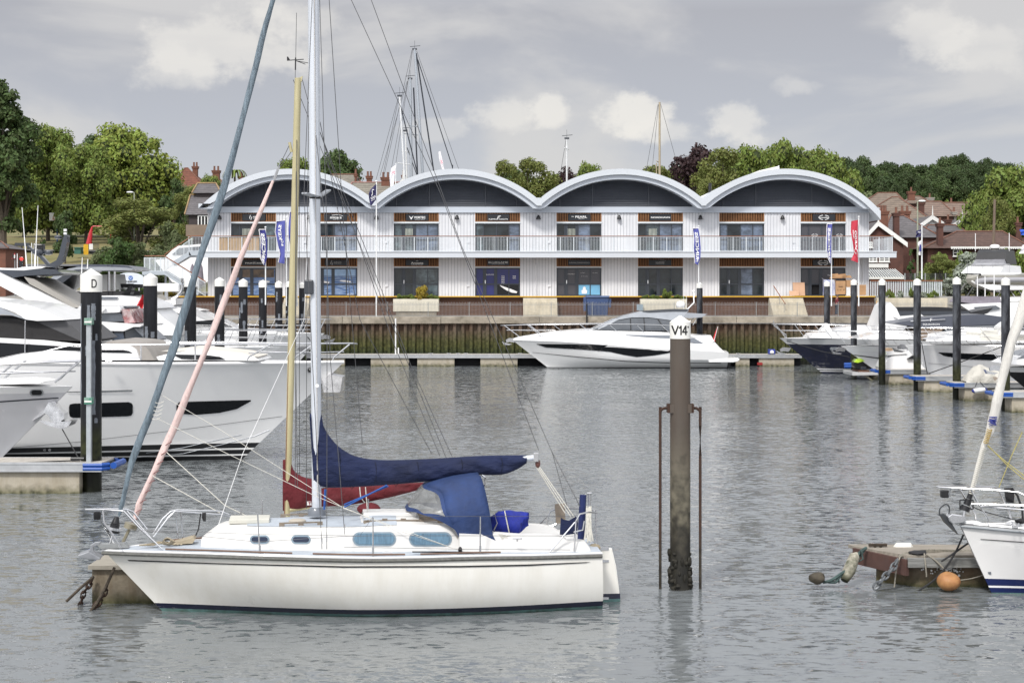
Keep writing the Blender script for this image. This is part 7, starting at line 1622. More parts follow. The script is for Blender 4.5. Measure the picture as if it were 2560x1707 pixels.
kp=[P(x,y,149)+V((0,.2,0))for x,y in((2418,703),(2440,716),(2490,730))];MB().tube([p+V((0,-1.6,0))for p in kp],.09,6).build('chine_rail',white,DR)
def dslab(pts,th,nm,m,tb_=.15):
 A=[fd.w(a,th-tb_*b_,zS+b_)for a,b_ in pts];B=[fd.w(a,-(th-tb_*b_),zS+b_)for a,b_ in pts];n=len(pts);mb=MB()
 mb.add(A+B,[tuple(range(n)),tuple(reversed(range(n,2*n)))]+[(i,i+n,(i+1)%n+n,(i+1)%n)for i in range(n)]);mb.build(nm,m,DR,smooth=30)
dslab([(1.5,0),(3,.55),(4.6,.75),(9.3,.7),(9.4,0)],1.7,'coachroof',white)
dslab([(3.9,.7),(4.9,1.25),(5.3,1.3),(5.3,.7)],1.5,'windscreen',mat('grey_screen',(.25,.25,.27),.15,var=.2))
dslab([(4.9,1.22),(5.3,1.9),(5.8,2.15),(8.5,2.1),(8.7,.8),(5.3,.8)],1.55,'sprayhood',black)
dslab([(5.05,1.35),(5.38,1.85),(5.5,1.9),(5.5,1.35)],1.35,'hood_window',mat('vinyl_grey',(.35,.36,.4),.2))
q=fd.w(6.5,0,zS+2.4);dome(DR,q,.45)
for t_ in(-1.5,1.5):MB().tube([fd.w(5.6,t_,zS+2),fd.w(5.6,t_,zS+3.6)],.03,5).build('aerial',letter,DR)
mb=MB()
for sg in(1,-1):
 mb.tube([fd.w(-.1,0,zS+.75)]+[fd.w(s_,sg*t_,zS+.8)for s_,t_ in((.5,.6),(1.5,1.2),(3,1.6),(4.5,1.8))],.025,6)
 for s_,t_ in((.5,.5),(1.5,1.1),(3,1.6),(4.5,1.8)):mb.tube([fd.w(s_,sg*t_,zS),fd.w(s_,sg*t_,zS+.8)],.02,5)
 for s_ in(1.5,5,8):mb.tube([fd.w(s_,sg*1.3,zS-.9),fd.w(s_,sg*2.2,5.3)],.06,6)
mb.build('stands_and_rails',steel,DR)
RB=thing('inflatable_boat','grey-white rigid inflatable stored ashore at the right edge above the piles','boat',P(2540,735,146))
fz_=Frame((P(*z9(1900,230),146).x+.3,146),0)
mb=MB();
for t_ in(.9,-.9):mb.tube(curve3([fz_.w(0,0,zS-.75),fz_.w(.8,t_*.7,zS-.6),fz_.w(2.2,t_,zS-.6),fz_.w(7,t_,zS-.55)],5),[.2]*16,12)
mb.build('tube',mat('grey_hypalon',(.30,.30,.32),.6,var=.05),RB,smooth=70)
slab(fz_,[(1930,250),(2300,260),(2500,270),(2500,300),(2050,302)],z9,.7,'hull',white,RB,0)
mb=MB()
for s_ in(1.5,4.5):mb.tube([fz_.w(s_,-.6,zS-1),fz_.w(s_+1.2,.6,5.3)],.05,6);mb.tube([fz_.w(s_+1.2,-.6,zS-1),fz_.w(s_,.6,5.3)],.05,6)
mb.build('trestle',steel,RB)
#trees and shrubs
barkm=mat('bark',(.075,.06,.045),.9,var=.35,vs=6,stretch=(2,2,.4),bump=.6)
def leafmat(name,col,sat=1):
 m_=mat(name,col,.6,var=.28,vs=.5,island=True,spec=.25)
 nt=m_.node_tree;L=nt.links;b=nt.nodes['Principled BSDF']
 tl=nn(nt,'ShaderNodeBsdfTranslucent');ms=nn(nt,'ShaderNodeMixShader');ms.inputs[0].default_value=.28
 L.new(b.inputs['Base Color'].links[0].from_socket,tl.inputs['Color']);out=nt.nodes['Material Output']
 L.new(b.outputs[0],ms.inputs[1]);L.new(tl.outputs[0],ms.inputs[2]);L.new(ms.outputs[0],out.inputs['Surface'])
 return m_
LF=dict(lime=leafmat('leaves_bright',(.23,.29,.06)),mid=leafmat('leaves_mid',(.165,.22,.05)),dark=leafmat('leaves_dark',(.078,.12,.042)),deep=leafmat('leaves_woodland',(.055,.085,.032)),olive=leafmat('leaves_olive',(.16,.185,.052)),willow=leafmat('leaves_grey_green',(.150,.185,.085)),purple=leafmat('leaves_purple',(.052,.030,.032)),silver=leafmat('leaves_silver',(.36,.40,.33)),gold=leafmat('leaves_gold',(.38,.29,.045)),fir=leafmat('leaves_conifer',(.07,.12,.035)))
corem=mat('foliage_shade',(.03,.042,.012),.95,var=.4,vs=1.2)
def make_tree(name,h,w,kind,seed,nleaf=9000,leaf=.32,trunk=.2,shape='round',ncl=34,core=True):
 """local mesh, base at z=0; returns (crown mesh, trunk mesh)"""
 rnd=random.Random(seed);cl=[]
 for i in range(ncl):
  for _ in range(30):
   a=rnd.uniform(0,2*PI);rr=math.sqrt(rnd.random());t=rnd.random()
   if shape=='round':z=lerp(trunk,.93,t);R=math.sin(PI*min(1,max(.08,(z-trunk*.6)/(1.02-trunk*.6)))**.85)**.7
   elif shape=='tall':z=lerp(trunk,.97,t);R=math.sin(PI*min(1,max(.1,(z-trunk*.4)/(1.05-trunk*.4)))**.8)**.6
   elif shape=='cone':z=lerp(trunk,.97,t**1.4);R=max(.06,1-(z-trunk)/(1-trunk))
   elif shape=='shrub':z=lerp(.05,.85,t);R=math.sqrt(max(.05,1-(z/1.0)**2))
   else:z=t;R=1
   if rr>.25 or rnd.random()<.25:break
  cr=w*.5*(.20 if shape!='cone' else.16)*rnd.uniform(.75,1.35)*(1.2 if R>.7 else.9)
  d=w*.5*R*rr-cr*.35;cl.append((V((d*math.cos(a),d*math.sin(a),z*h)),cr))
 mb=MB();tot=sum(c[1]**2 for c in cl)
 for c,r in cl:
  n=int(nleaf*r*r/tot)
  for _ in range(n):
   th=rnd.uniform(0,2*PI);ph=math.acos(rnd.uniform(-.75,1));dirv=V((math.sin(ph)*math.cos(th),math.sin(ph)*math.sin(th),math.cos(ph)))
   p=c+dirv*r*rnd.uniform(.72,1.22)*V((1,1,.85)).length/1.65
   p=V((p.x,p.y,max(.05,p.z)))
   nrm=(dirv+V((rnd.gauss(0,.55),rnd.gauss(0,.55),rnd.gauss(.15,.45)))).normalized();a_=nrm.cross(V((rnd.random()-.5,rnd.random()-.5,rnd.random()-.5))).normalized();b_=nrm.cross(a_)
   s=leaf*rnd.uniform(.55,1.3);s2=s*rnd.uniform(.5,.8)
   k=len(mb.v);mb.v+=[p-a_*s,p-b_*s2,p+a_*s,p+b_*s2];mb.f.append((k,k+1,k+2,k+3));mb.m.append(0)
 k0=len(mb.f)
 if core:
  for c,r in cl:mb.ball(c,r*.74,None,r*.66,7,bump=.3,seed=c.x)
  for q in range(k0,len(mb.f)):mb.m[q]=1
 tm=MB();tr_=max(.05,h*.022 if shape!='shrub' else h*.02)
 tm.tube([V((0,0,-.4)),V((0,0,h*trunk*.5)),V((rnd.gauss(0,.1),rnd.gauss(0,.1),h*max(trunk,.3))),V((rnd.gauss(0,.2),0,h*.7))],[tr_*1.25,tr_,tr_*.8,tr_*.3],8)
 for c,r in cl[::3]:tm.tube([V((0,0,h*max(trunk*.8,.12))),c*.5+V((0,0,h*.12)),c],[tr_*.55,tr_*.32,tr_*.1],5)
 def me(m_b,nm,mats):
  m0_=bpy.data.meshes.new(nm);m0_.from_pydata([tuple(p)for p in m_b.v],[],m_b.f)
  for q in mats:m0_.materials.append(q)
  if len(mats)>1:m0_.polygons.foreach_set('material_index',m_b.m)
  m0_.update();return m0_
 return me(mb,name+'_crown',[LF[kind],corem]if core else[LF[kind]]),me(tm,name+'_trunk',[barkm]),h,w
PROTO={}
def proto(key,*a,**k):
 PROTO[key]=make_tree(key,*a,**k)
proto('plane',16,15,'lime',1,nleaf=22000,leaf=.27,trunk=.16,ncl=70)
proto('plane2',16,14,'mid',2,nleaf=20000,leaf=.27,trunk=.14,ncl=64)
proto('poplar',20,9,'dark',3,nleaf=14000,leaf=.28,trunk=.12,shape='tall',ncl=64)
proto('oak',13,13,'deep',4,nleaf=10000,leaf=.28,trunk=.12,ncl=40)
proto('oak2',13,12,'dark',5,nleaf=10000,leaf=.28,trunk=.12,ncl=38)
proto('oak3',12,13,'mid',15,nleaf=11000,leaf=.27,trunk=.12,ncl=42)
proto('copper',12,9,'purple',6,nleaf=6500,leaf=.24,trunk=.14,ncl=34,core=False)
proto('birch',11,7,'olive',7,nleaf=13000,leaf=.14,trunk=.1,shape='tall',ncl=44,core=False)
proto('willow',6,6,'willow',8,nleaf=8000,leaf=.14,shape='shrub',ncl=36,trunk=.05)
proto('shrubdark',6,6,'fir',9,nleaf=8000,leaf=.15,shape='shrub',ncl=36,trunk=.05)
proto('young',6,4,'dark',10,nleaf=5000,leaf=.16,trunk=.2,shape='tall',ncl=30)
proto('fir',5,2.6,'fir',11,nleaf=2500,leaf=.13,shape='cone',ncl=24,trunk=.05)
proto('bushl',2,2.6,'mid',12,nleaf=5000,leaf=.075,shape='shrub',ncl=20,trunk=.05)
proto('bushgold',1.2,1.6,'gold',13,nleaf=5000,leaf=.05,shape='shrub',ncl=18,trunk=.05)
proto('bushsilver',4,4,'silver',14,nleaf=5000,leaf=.12,shape='shrub',ncl=30,trunk=.05)
rnd=random.Random(11)
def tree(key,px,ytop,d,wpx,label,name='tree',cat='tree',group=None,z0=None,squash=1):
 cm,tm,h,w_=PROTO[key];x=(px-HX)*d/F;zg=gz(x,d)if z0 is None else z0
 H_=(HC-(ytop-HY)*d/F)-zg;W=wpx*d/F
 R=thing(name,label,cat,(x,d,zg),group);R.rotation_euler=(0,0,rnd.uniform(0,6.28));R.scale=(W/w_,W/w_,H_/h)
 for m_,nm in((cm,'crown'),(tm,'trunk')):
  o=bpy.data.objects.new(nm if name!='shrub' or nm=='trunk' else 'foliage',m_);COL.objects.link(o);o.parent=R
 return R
tree('poplar',8,205,196,175,'tall dark poplar-like tree at the left edge of the picture')
tree('plane2',120,318,214,190,'bright green broad tree just right of the tall dark tree at the left edge')
tree('oak2',225,345,232,150,'darker tree top between the two broad bright green park trees')
tree('plane',318,316,218,250,'largest bright green broad tree in the park above the lamp post')
tree('plane2',215,365,204,170,'mid green park tree standing in front of the dark tree top')
tree('oak2',60,370,235,170,'dark tree in the shade behind the left park trees')
tree('oak2',160,430,240,220,'dark shaded tree low behind the basketball board')
tree('oak2',330,440,238,240,'dark shaded tree behind the red frame in the park')
tree('young',437,445,190,80,'dark narrow tree beside the red tiled house on the left')
tree('young',163,525,176,66,'small young dark tree in front of the basketball board')
tree('fir',107,570,180,26,'small pointed conifer between bench and young tree')
tree('birch',345,500,168,220,'light feathery tree behind the lamp post')
tree('shrubdark',292,585,160,120,'dark green shrub left of the lamp post','shrub','shrub')
tree('willow',418,545,166,90,'tall grey-green shrub left of the slate-roofed house','shrub','shrub')
tree('willow',400,615,158,110,'low grey-green shrub above the outside staircase landing','shrub','shrub')
tree('willow',455,585,160,90,'grey-green shrub beside the upper stair flight','shrub','shrub')
tree('shrubdark',340,655,153,110,'dark shrub behind the round-topped white sign','shrub','shrub')
tree('birch',480,466,182,120,'olive green tree between slate roof and red roof on the left')
tree('plane2',525,440,192,95,'green tree above the slate roof behind the left arch')
tree('willow',468,452,198,60,'small grey-green tree before the red tiled roof')
tree('bushgold',424,722,146,42,'yellow shrub behind the white radar unit','shrub','shrub')
for k,(px,yt,w_)in enumerate(((15,660,60),(60,668,50),(110,672,50),(-30,655,70))):tree('bushl',px,yt,158,w_,'low hedge shrub along the road at the far left','shrub','shrub','hedge shrubs by the road')
tree('plane2',738,396,236,150,'green tree behind the left arch between the two masts')
tree('oak2',846,381,246,170,'dark tree behind the first roof arch right of the grey mast')
tree('birch',1270,410,212,130,'leafy tree behind the second arch, left one of a pair')
tree('birch',1338,405,216,170,'weeping light green tree in the valley between second and third arch')
tree('copper',1410,416,224,110,'purple-leaved tree beside the thin white mast')
tree('plane2',1466,410,232,120,'round green tree behind the third arch')
tree('birch',1632,422,228,150,'olive tree right of the cream mast behind the third arch')
tree('copper',1735,362,234,170,'large purple-leaved tree behind the valley of third and fourth arch')
tree('birch',1800,380,220,170,'light feathery tree between the purple tree and the fourth arch')
tree('oak3',1870,366,262,170,'green tree behind the fourth arch, right of the purple tree')
tree('oak3',1975,352,270,190,'tallest green tree above the fourth arch')
tree('oak3',2080,385,280,150,'green tree behind the right end of the fourth arch')
tree('oak3',1860,372,276,230,'green tree deep behind the purple tree and fourth arch')
tree('oak3',1930,360,284,220,'green tree directly behind the crown of the fourth arch')
tree('oak3',2035,372,290,200,'green tree behind the right shoulder of the fourth arch')
tree('plane2',1680,418,246,150,'pale green tree left of the purple tree behind the third arch')
tree('oak2',1300,432,240,190,'dark tree low behind the birch pair in the second valley')
tree('willow',268,610,164,110,'pale green bush at the left foot of the feathery tree','shrub','shrub')
tree('willow',330,600,163,110,'pale green bush right beside the street lamp','shrub','shrub')
tree('birch',1760,455,205,90,'low light green tree in the valley left of the fourth arch')
W_='dark green tree in the wood on the hill behind the houses'
for k in range(46):
 row=k%3;px=2040+(k//3)*38+rnd.uniform(-14,14);d=400+row*38
 yt=sinterp([(2040,400),(2110,388),(2180,402),(2260,415),(2330,404),(2400,388),(2470,398),(2540,418),(2700,420)],px)+(2-row)*20+rnd.uniform(-7,9)
 tree('oak' if rnd.random()<.7 else 'oak2',px,yt,d,rnd.uniform(75,115),W_,group='trees of the wood on the hill')
for k in range(22):
 px=-80+k*30+rnd.uniform(-12,12);tree('oak',px,470+rnd.uniform(-15,15),300,110,'dark green tree far behind the left park',group='far trees behind the park')
for k in range(26):
 px=560+k*58+rnd.uniform(-20,20);tree('oak',px,462+rnd.uniform(-14,14),330,110,'far dark tree hidden low behind the roof arches',group='far trees behind the arches')
tree('plane2',2525,420,190,230,'big leafy tree at the right edge behind the bungalow')
tree('oak3',2455,500,186,120,'lower part of the leafy trees above the bungalow roof')
tree('birch',2500,500,182,110,'thin light birch behind the wooden pole at the right')
tree('bushl',2362,476,236,62,'small bright green tree between the chimneys below the wood')
tree('bushl',2420,498,236,56,'bright bush right of the small bright tree below the wood')
tree('willow',2190,468,250,140,'scrubby pale bush on the slope above the tiled roofs','shrub','shrub')
tree('fir',2277,612,166,44,'dark columnar shrub against the brick house')
tree('bushl',2315,668,160,60,'pale grey-green shrub right of the columnar shrub','shrub','shrub')
tree('birch',2352,640,162,95,'yellow-green garden bush before the bungalow','shrub','shrub')
tree('bushsilver',2422,622,156,105,'large silver-leaved bush left of the stored boat','shrub','shrub')
tree('bushsilver',2375,690,152,70,'low silver-leaved bush behind the pale balustrade','shrub','shrub')
for k,(px,yt,w_,key)in enumerate(((2226,718,22,'bushl'),(2282,715,24,'bushl'),(2330,722,30,'bushl'),(2250,724,20,'bushsilver'),(2310,728,24,'bushsilver'))):
 tree(key,px,yt,141.5,w_,['small green bush at the left end of the cream wall','green bush in the middle of the cream wall','green bush at the right end of the cream wall','pale low plant between the two left bushes on the cream wall','pale low plant between the two right bushes on the cream wall'][k],'shrub','shrub',z0=5.2)
for k,(px,yt,w_)in enumerate(((2345,622,90),(2362,618,80),(2415,614,70),(2440,618,80),(2478,612,90),(2500,606,80),(2530,610,110),(2565,606,120))):tree('bushl',px,yt,171.3,w_,'ivy growing over the wall under the bungalow eaves','climbing_plant','ivy','ivy on the bungalow')
tree('bushgold',1054,712,138.9,36,'clipped rounded yellow shrub in the left trough planter','shrub','shrub',z0=5.2)
tree('bushl',1668,718,138.9,34,'clipped round green bush in the right trough planter','shrub','shrub',z0=5.2)
for px in(1003,1025,1082):tree('bushl',px,733,138.9,30,'low dark plant beside the yellow shrub in the left planter','shrub','shrub','low plants in the left planter',z0=5.22)
for px in(1620,1640,1700):tree('bushl',px,735,138.9,34,'low spreading plant beside the round bush in the right planter','shrub','shrub','low plants in the right planter',z0=5.22)
R=thing('palm_tree','small palm top beside the chimneys left of the first arch','palm',(P(587,0,200).x,200,10));c=P(587,436,200)
MB().tube([V((c.x,200,8)),c],[.18,.12],7).build('trunk',barkm,R);mb=MB()
for k in range(13):
 a=2*PI*k/13;mb.tube(curve3([c,c+V((math.cos(a)*.6,math.sin(a)*.6,.5)),c+V((math.cos(a)*1.2,math.sin(a)*1.2,.25)),c+V((math.cos(a)*1.5,math.sin(a)*1.5,-.4))],4),[.10]*13,4,flat=.2)
mb.build('fronds',LF['mid'],R)
#houses
brick=mat('red_brick',(.10,.043,.033),.9,var=.3,vs=1.5,dirt=((.06,.035,.03),.6,7,(1,1,3)))
brick_o=mat('orange_brick',(.16,.065,.042),.9,var=.25,vs=3,dirt=((.12,.07,.05),.6,5,(1,1,2)))
pot=mat('terracotta',(.17,.08,.055),.8,var=.15)
whitep=mat('white_painted_wood',(.72,.72,.70),.5,var=.04)
def tilemat(name,col,rowh=.28,var=.3):
 m_=mat(name,col,.85,var=var,vs=1.6,dirt=((col[0]*.45,col[1]*.45,col[2]*.45),.7,3.5,(1,1,4)),bump=.3,bs=9)
 nt=m_.node_tree;L=nt.links;b=nt.nodes['Principled BSDF'];src=b.inputs['Base Color'].links[0].from_socket
 tc=nn(nt,'ShaderNodeTexCoord');wv=nn(nt,'ShaderNodeTexWave',wave_type='BANDS',bands_direction='Z',wave_profile='SAW');wv.inputs['Scale'].default_value=.314/rowh;wv.inputs['Distortion'].default_value=.3;wv.inputs['Detail'].default_value=1
 L.new(tc.outputs['Object'],wv.inputs['Vector']);mr=nn(nt,'ShaderNodeMapRange');mr.inputs[1].default_value=.0;mr.inputs[2].default_value=.35;mr.inputs[3].default_value=.45;mr.inputs[4].default_value=1
 L.new(wv.outputs['Fac'],mr.inputs[0]);mx=nn(nt,'ShaderNodeMix',data_type='RGBA',blend_type='MULTIPLY');mx.inputs[0].default_value=1;L.new(src,mx.inputs[6]);L.new(mr.outputs[0],mx.inputs[7]);L.new(mx.outputs[2],b.inputs['Base Color']);return m_
rt_brown=tilemat('brown_roof_tiles',(.20,.155,.12));rt_red=tilemat('red_roof_tiles',(.18,.065,.04));rt_slate=tilemat('slate_roof',(.13,.12,.125),.22);rt_mottled=tilemat('mottled_clay_roof',(.105,.062,.05),.2);rt_grey=tilemat('grey_roof_tiles',(.22,.20,.165),.25);rt_pink=tilemat('pinkish_roof_tiles',(.20,.14,.11),.3)
def house(pxl,pxr,d,dep,ye,yr,rl,rr,label,wallm=brick,roofm=rt_brown,mode='hip',ridge=pot,group=None,board=None,name='house',over=.35):
 x0,x1=P(pxl,0,d).x,P(pxr,0,d).x;ze=P(0,ye,d).z;zr=P(0,yr,d).z;zg=gz((x0+x1)/2,d)-1.5
 R=thing(name,label,'house',((x0+x1)/2,d+dep/2,zg+1.5),group)
 o=over
 if mode=='front':
  xr=P(rl,0,d).x
  MB().prism([(x0,d,zg),(x1,d,zg),(x1,d,ze),(xr,d,zr-.1),(x0,d,ze)],(0,dep,0)).build('wall',wallm,R,smooth=0)
  mb=MB()
  for sx,xe in((-1,x0),(1,x1)):
   sl_=(zr-ze)/abs(xr-xe);xo=xe+sx*o;zo=ze-sl_*o
   mb.prism([(xr,d-.3,zr),(xo,d-.3,zo),(xo,d-.3,zo+.16),(xr,d-.3,zr+.18)],(0,dep+.6,0))
  mb.build('roof',roofm,R,smooth=0)
  if board:
   mb=MB()
   for sx,xe in((-1,x0),(1,x1)):
    sl_=(zr-ze)/abs(xr-xe);xo=xe+sx*o;zo=ze-sl_*o;mb.prism([(xr,d-.42,zr-.28),(xo,d-.42,zo-.3),(xo,d-.42,zo+.18),(xr,d-.42,zr+.22)],(0,.12,0))
   mb.prism([(xr-.08,d-.45,zr+.1),(xr+.08,d-.45,zr+.1),(xr+.01,d-.45,zr+1.3),(xr-.01,d-.45,zr+1.3)],(0,.1,0));mb.build('bargeboard',board,R,smooth=0)
  return R
 MB().box(x0,x1,d,d+dep,zg,ze).build('wall',wallm,R,smooth=0)
 a,b_=P(rl,0,d+dep/2).x,P(rr,0,d+dep/2).x
 zr2=HC-(yr-HY)*(d+dep/2)/F
 c=[(x0-o,d-o,ze-.12),(x1+o,d-o,ze-.12),(x1+o,d+dep+o,ze-.12),(x0-o,d+dep+o,ze-.12),(a,d+dep/2,zr2),(b_,d+dep/2,zr2)]
 mb=MB();mb.add(c,[(0,1,5,4),(1,2,5),(2,3,4,5),(3,0,4),(3,2,1,0)]);mb.build('roof',roofm,R,smooth=0)
 mb=MB()
 for i,j in((0,4),(4,5),(5,1)):mb.tube([V(c[i])+V((0,0,.04)),V(c[j])+V((0,0,.06))],.075,5)
 mb.build('ridge_tiles',ridge,R)
 return R
def chimney(par,pxl,pxr,yt,yb,d,pots=2,m=brick_o,hpot=None):
 x0,x1=P(pxl,0,d).x,P(pxr,0,d).x;zt_,zb_=P(0,yt,d).z,P(0,yb,d).z
 mb=MB();w=x1-x0;mb.box(x0+.06,x1-.06,d,d+.8,zb_-1,zt_-.1);mb.box(x0-.03,x1+.03,d-.08,d+.88,zt_-.35,zt_-.14);mb.box(x0-.08,x1+.08,d-.12,d+.92,zt_-.13,zt_)
 o=mb.build('chimney',m,par,smooth=0)
 for k in range(pots):
  x=lerp(x0+w*.25,x1-w*.25,k/(pots-1))if pots>1 else(x0+x1)/2
  MB().lathe(V((x,d+.4,zt_)),[(.15,0),(.12,.5),(.15,.52),(.13,.6)],9).build('chimney_pot',pot,o)
 return o
def hx(x,y):return zh(x,y)
def window(par,px0,py0,px1,py1,d,nx=2,ny=2,m=whitep):
 x0,x1=P(px0,0,d).x,P(px1,0,d).x;zt_,zb_=P(0,py0,d).z,P(0,py1,d).z
 mb=MB()
 for k in range(nx+1):x=lerp(x0,x1,k/nx);mb.box(x-.05,x+.05,d-.1,d-.02,zb_,zt_)
 for k in range(ny+1):z=lerp(zb_,zt_,k/ny);mb.box(x0-.05,x1+.05,d-.105,d-.02,z-.045,z+.045)
 mb.box(x0-.1,x1+.1,d-.16,d-.02,zb_-.12,zb_-.046)
 o=mb.build('window',m,par,smooth=0);MB().box(x0,x1,d-.05,d-.03,zb_,zt_).build('pane',blackglass,o,smooth=0)
R=house(432,512,236,9,470,421,462,470,'red tiled hipped house roof rising behind the left trees',roofm=rt_red);chimney(R,480,494,416,428,240,2)
R=house(400,428,240,8,470,440,405,422,'house end with tall brick chimney just right of the big park tree',roofm=rt_red);chimney(R,414,425,416,450,238,2)
R=house(520,560,230,8,470,450,530,552,'brown roofed house with twin-pot chimney behind the left arch',roofm=rt_brown);chimney(R,530,549,426,450,230,2)
R=house(590,660,236,8,470,448,600,650,'low house with small chimney behind the crest of the first arch',roofm=rt_grey);chimney(R,595,609,440,455,236,1)
R=house(472,560,168,9,534,488,476,556,'slate-roofed dark timber house left of the showroom building',wallm=mat('dark_timber',(.05,.04,.04),.8),roofm=rt_slate,ridge=mat('ochre_ridge',(.3,.2,.1),.8));window(R,496,540,520,566,167.9,3,1)
MB().box(P(465,0,165).x,P(540,0,165).x,164.9,165,P(0,590,165).z,P(0,562,165).z).build('verandah_rail',mat('dark_teak',(.2,.15,.11)),R,smooth=0)
R=house(490,545,172,6,480,459,494,540,'upper slate roof behind the slate-roofed house',wallm=MATS['dark_timber'],roofm=rt_slate,ridge=MATS['ochre_ridge'])
R=house(820,905,205,9,470,437,828,890,'grey roofed house behind the first valley, left one',wallm=brick_o,roofm=rt_grey);chimney(R,885,892,435,447,207,1);chimney(R,915,930,440,452,214,2)
R=house(870,1040,196,10,500,457,880,1010,'long grey tiled house roof behind the valley of first and second arch',wallm=brick_o,roofm=rt_grey,ridge=mat('pink_ridge',(.3,.15,.13),.8));chimney(R,952,975,443,460,200,2)
R=house(990,1035,210,8,470,450,1008,1008,'small cream gable behind the left foot of the second arch',wallm=mat('cream_render',(.5,.45,.35),.9),roofm=rt_grey,mode='front',board=whitep);chimney(R,1004,1012,438,452,212,1)
R=house(hx(370,0)[0]-30,hx(860,0)[0],232,12,hx(0,500)[1],hx(0,318)[1],hx(480,0)[0],hx(715,0)[0],'brown tiled roof at the back just right of the fourth arch',roofm=rt_brown)
R=house(hx(350,0)[0]-30,hx(1110,0)[0],206,14,hx(0,650)[1],hx(0,372)[1],hx(655,0)[0],hx(740,0)[0],'big brown tiled hipped roof with orange ridge right of the showroom building',roofm=rt_brown)
R=house(hx(830,0)[0],hx(1130,0)[0],236,10,hx(0,440)[1],hx(0,362)[1],hx(918,0)[0],hx(1010,0)[0],'brown roofed house at the top of the slope with square chimney',roofm=rt_brown);chimney(R,hx(862,0)[0],hx(955,0)[0],hx(0,296)[1],hx(0,380)[1],238,1,brick_o);chimney(R,hx(1095,0)[0],hx(1190,0)[0],hx(0,375)[1],hx(0,430)[1],240,1,mat('grey_stone',(.3,.28,.25),.9))
R=house(hx(980,0)[0],hx(1440,0)[0],214,12,hx(0,600)[1],hx(0,428)[1],hx(1075,0)[0],hx(1280,0)[0],'long pinkish tiled roof in the middle of the right-hand houses',roofm=rt_pink);chimney(R,hx(992,0)[0],hx(1074,0)[0],hx(0,430)[1],hx(0,600)[1],213,0,brick)
R=house(hx(1400,0)[0],hx(1800,0)[0],220,10,hx(0,600)[1],hx(0,442)[1],hx(1300,0)[0],hx(1640,0)[0],'pinkish tiled roof at the right below the wood',roofm=rt_pink);chimney(R,hx(1400,0)[0],hx(1432,0)[0],hx(0,436)[1],hx(0,460)[1],226,1);chimney(R,hx(1424,0)[0],hx(1480,0)[0],hx(0,555)[1],hx(0,620)[1],214,1,MATS['grey_stone'])
R=house(hx(1030,0)[0],hx(1310,0)[0],196,9,hx(0,712)[1],hx(0,622)[1],hx(1160,0)[0],0,'white rendered gable among the right-hand houses',wallm=mat('white_render',(.66,.66,.64),.9),roofm=rt_slate,mode='front',board=whitep)
R=house(hx(1440,0)[0],hx(1620,0)[0],196,9,hx(0,715)[1],hx(0,662)[1],hx(1535,0)[0],0,'small brick gable with white bargeboards right of the white gable',roofm=rt_slate,mode='front',board=whitep);chimney(R,hx(1345,0)[0],hx(1412,0)[0],hx(0,655)[1],hx(0,725)[1],193,1,brick)
R=house(hx(1080,0)[0],hx(1560,0)[0],188,9,hx(0,800)[1],hx(0,726)[1],hx(1110,0)[0],hx(1460,0)[0],'low slate roof with orange ridge behind the bungalow',roofm=rt_slate)
R=house(hx(560,0)[0],hx(1230,0)[0],178,10,hx(0,866)[1],hx(0,606)[1],hx(640,0)[0],hx(810,0)[0],'brick house with grey slate hipped roof behind the white gabled one',roofm=rt_slate);chimney(R,hx(765,0)[0],hx(892,0)[0],hx(0,545)[1],hx(0,640)[1],184,2,brick_o);chimney(R,hx(680,0)[0],hx(760,0)[0],hx(0,568)[1],hx(0,830)[1],177,1,brick)
R=house(hx(250,0)[0],hx(800,0)[0],172,9,hx(0,935)[1],hx(0,700)[1],hx(475,0)[0],0,'red brick house with white bargeboard gable right of the showroom building',roofm=rt_slate,mode='front',board=whitep);chimney(R,hx(483,0)[0],hx(618,0)[0],hx(0,545)[1],hx(0,720)[1],176,3,brick_o)
window(R,hx(370,0)[0],hx(0,1130)[1],hx(462,0)[0],hx(0,1180)[1],171.9);window(R,hx(498,0)[0],hx(0,1130)[1],hx(618,0)[0],hx(0,1180)[1],171.9);window(R,hx(366,0)[0],hx(0,940)[1],hx(405,0)[0],hx(0,1000)[1],171.9)
mb=MB();mb.box(P(hx(340,0)[0],0,171).x,P(hx(626,0)[0],0,171).x,171.5,172,P(0,hx(0,1262)[1],172).z,P(0,hx(0,1212)[1],172).z);mb.build('white_panel',whitep,R,smooth=0)
R=house(hx(1110,0)[0],hx(2330,0)[0],173,9,hx(0,1000)[1],hx(0,806)[1],hx(1480,0)[0],hx(2060,0)[0],'brick bungalow with wide mottled clay hipped roof and ivy',roofm=rt_mottled,over=.6);chimney(R,hx(1235,0)[0],hx(1315,0)[0],hx(0,700)[1],hx(0,900)[1],173,1,brick)
for a,b_ in((1432,1535),(2055,2150)):window(R,hx(a,0)[0],hx(0,1035)[1],hx(b_,0)[0],hx(0,1110)[1],172.9)
mb=MB();x0,x1=P(hx(1400,0)[0],0,172.3).x,P(hx(2320,0)[0],0,172.3).x;z=P(0,hx(0,1008)[1],172.3).z;x=x0
while x<x1:mb.prism([(x,172.25,z+.1),(x+.22,172.25,z+.1),(x+.22,172.25,z-.06),(x+.11,172.25,z-.16),(x,172.25,z-.06)],(0,.04,0));x+=.23
mb.build('valance',whitep,R,smooth=0)
R=house(hx(2215,0)[0],hx(2420,0)[0],182,8,hx(0,1000)[1],hx(0,900)[1],hx(2230,0)[0],hx(2400,0)[0],'house with brick chimney at the right edge',roofm=rt_mottled);chimney(R,hx(2220,0)[0],hx(2300,0)[0],hx(0,690)[1],hx(0,900)[1],181,1,brick)
R=thing('conservatory','glazed lean-to roof with white glazing bars in front of the brick gabled house','conservatory',P(hx(560,0)[0],735,166));mb=MB();g0=MB()
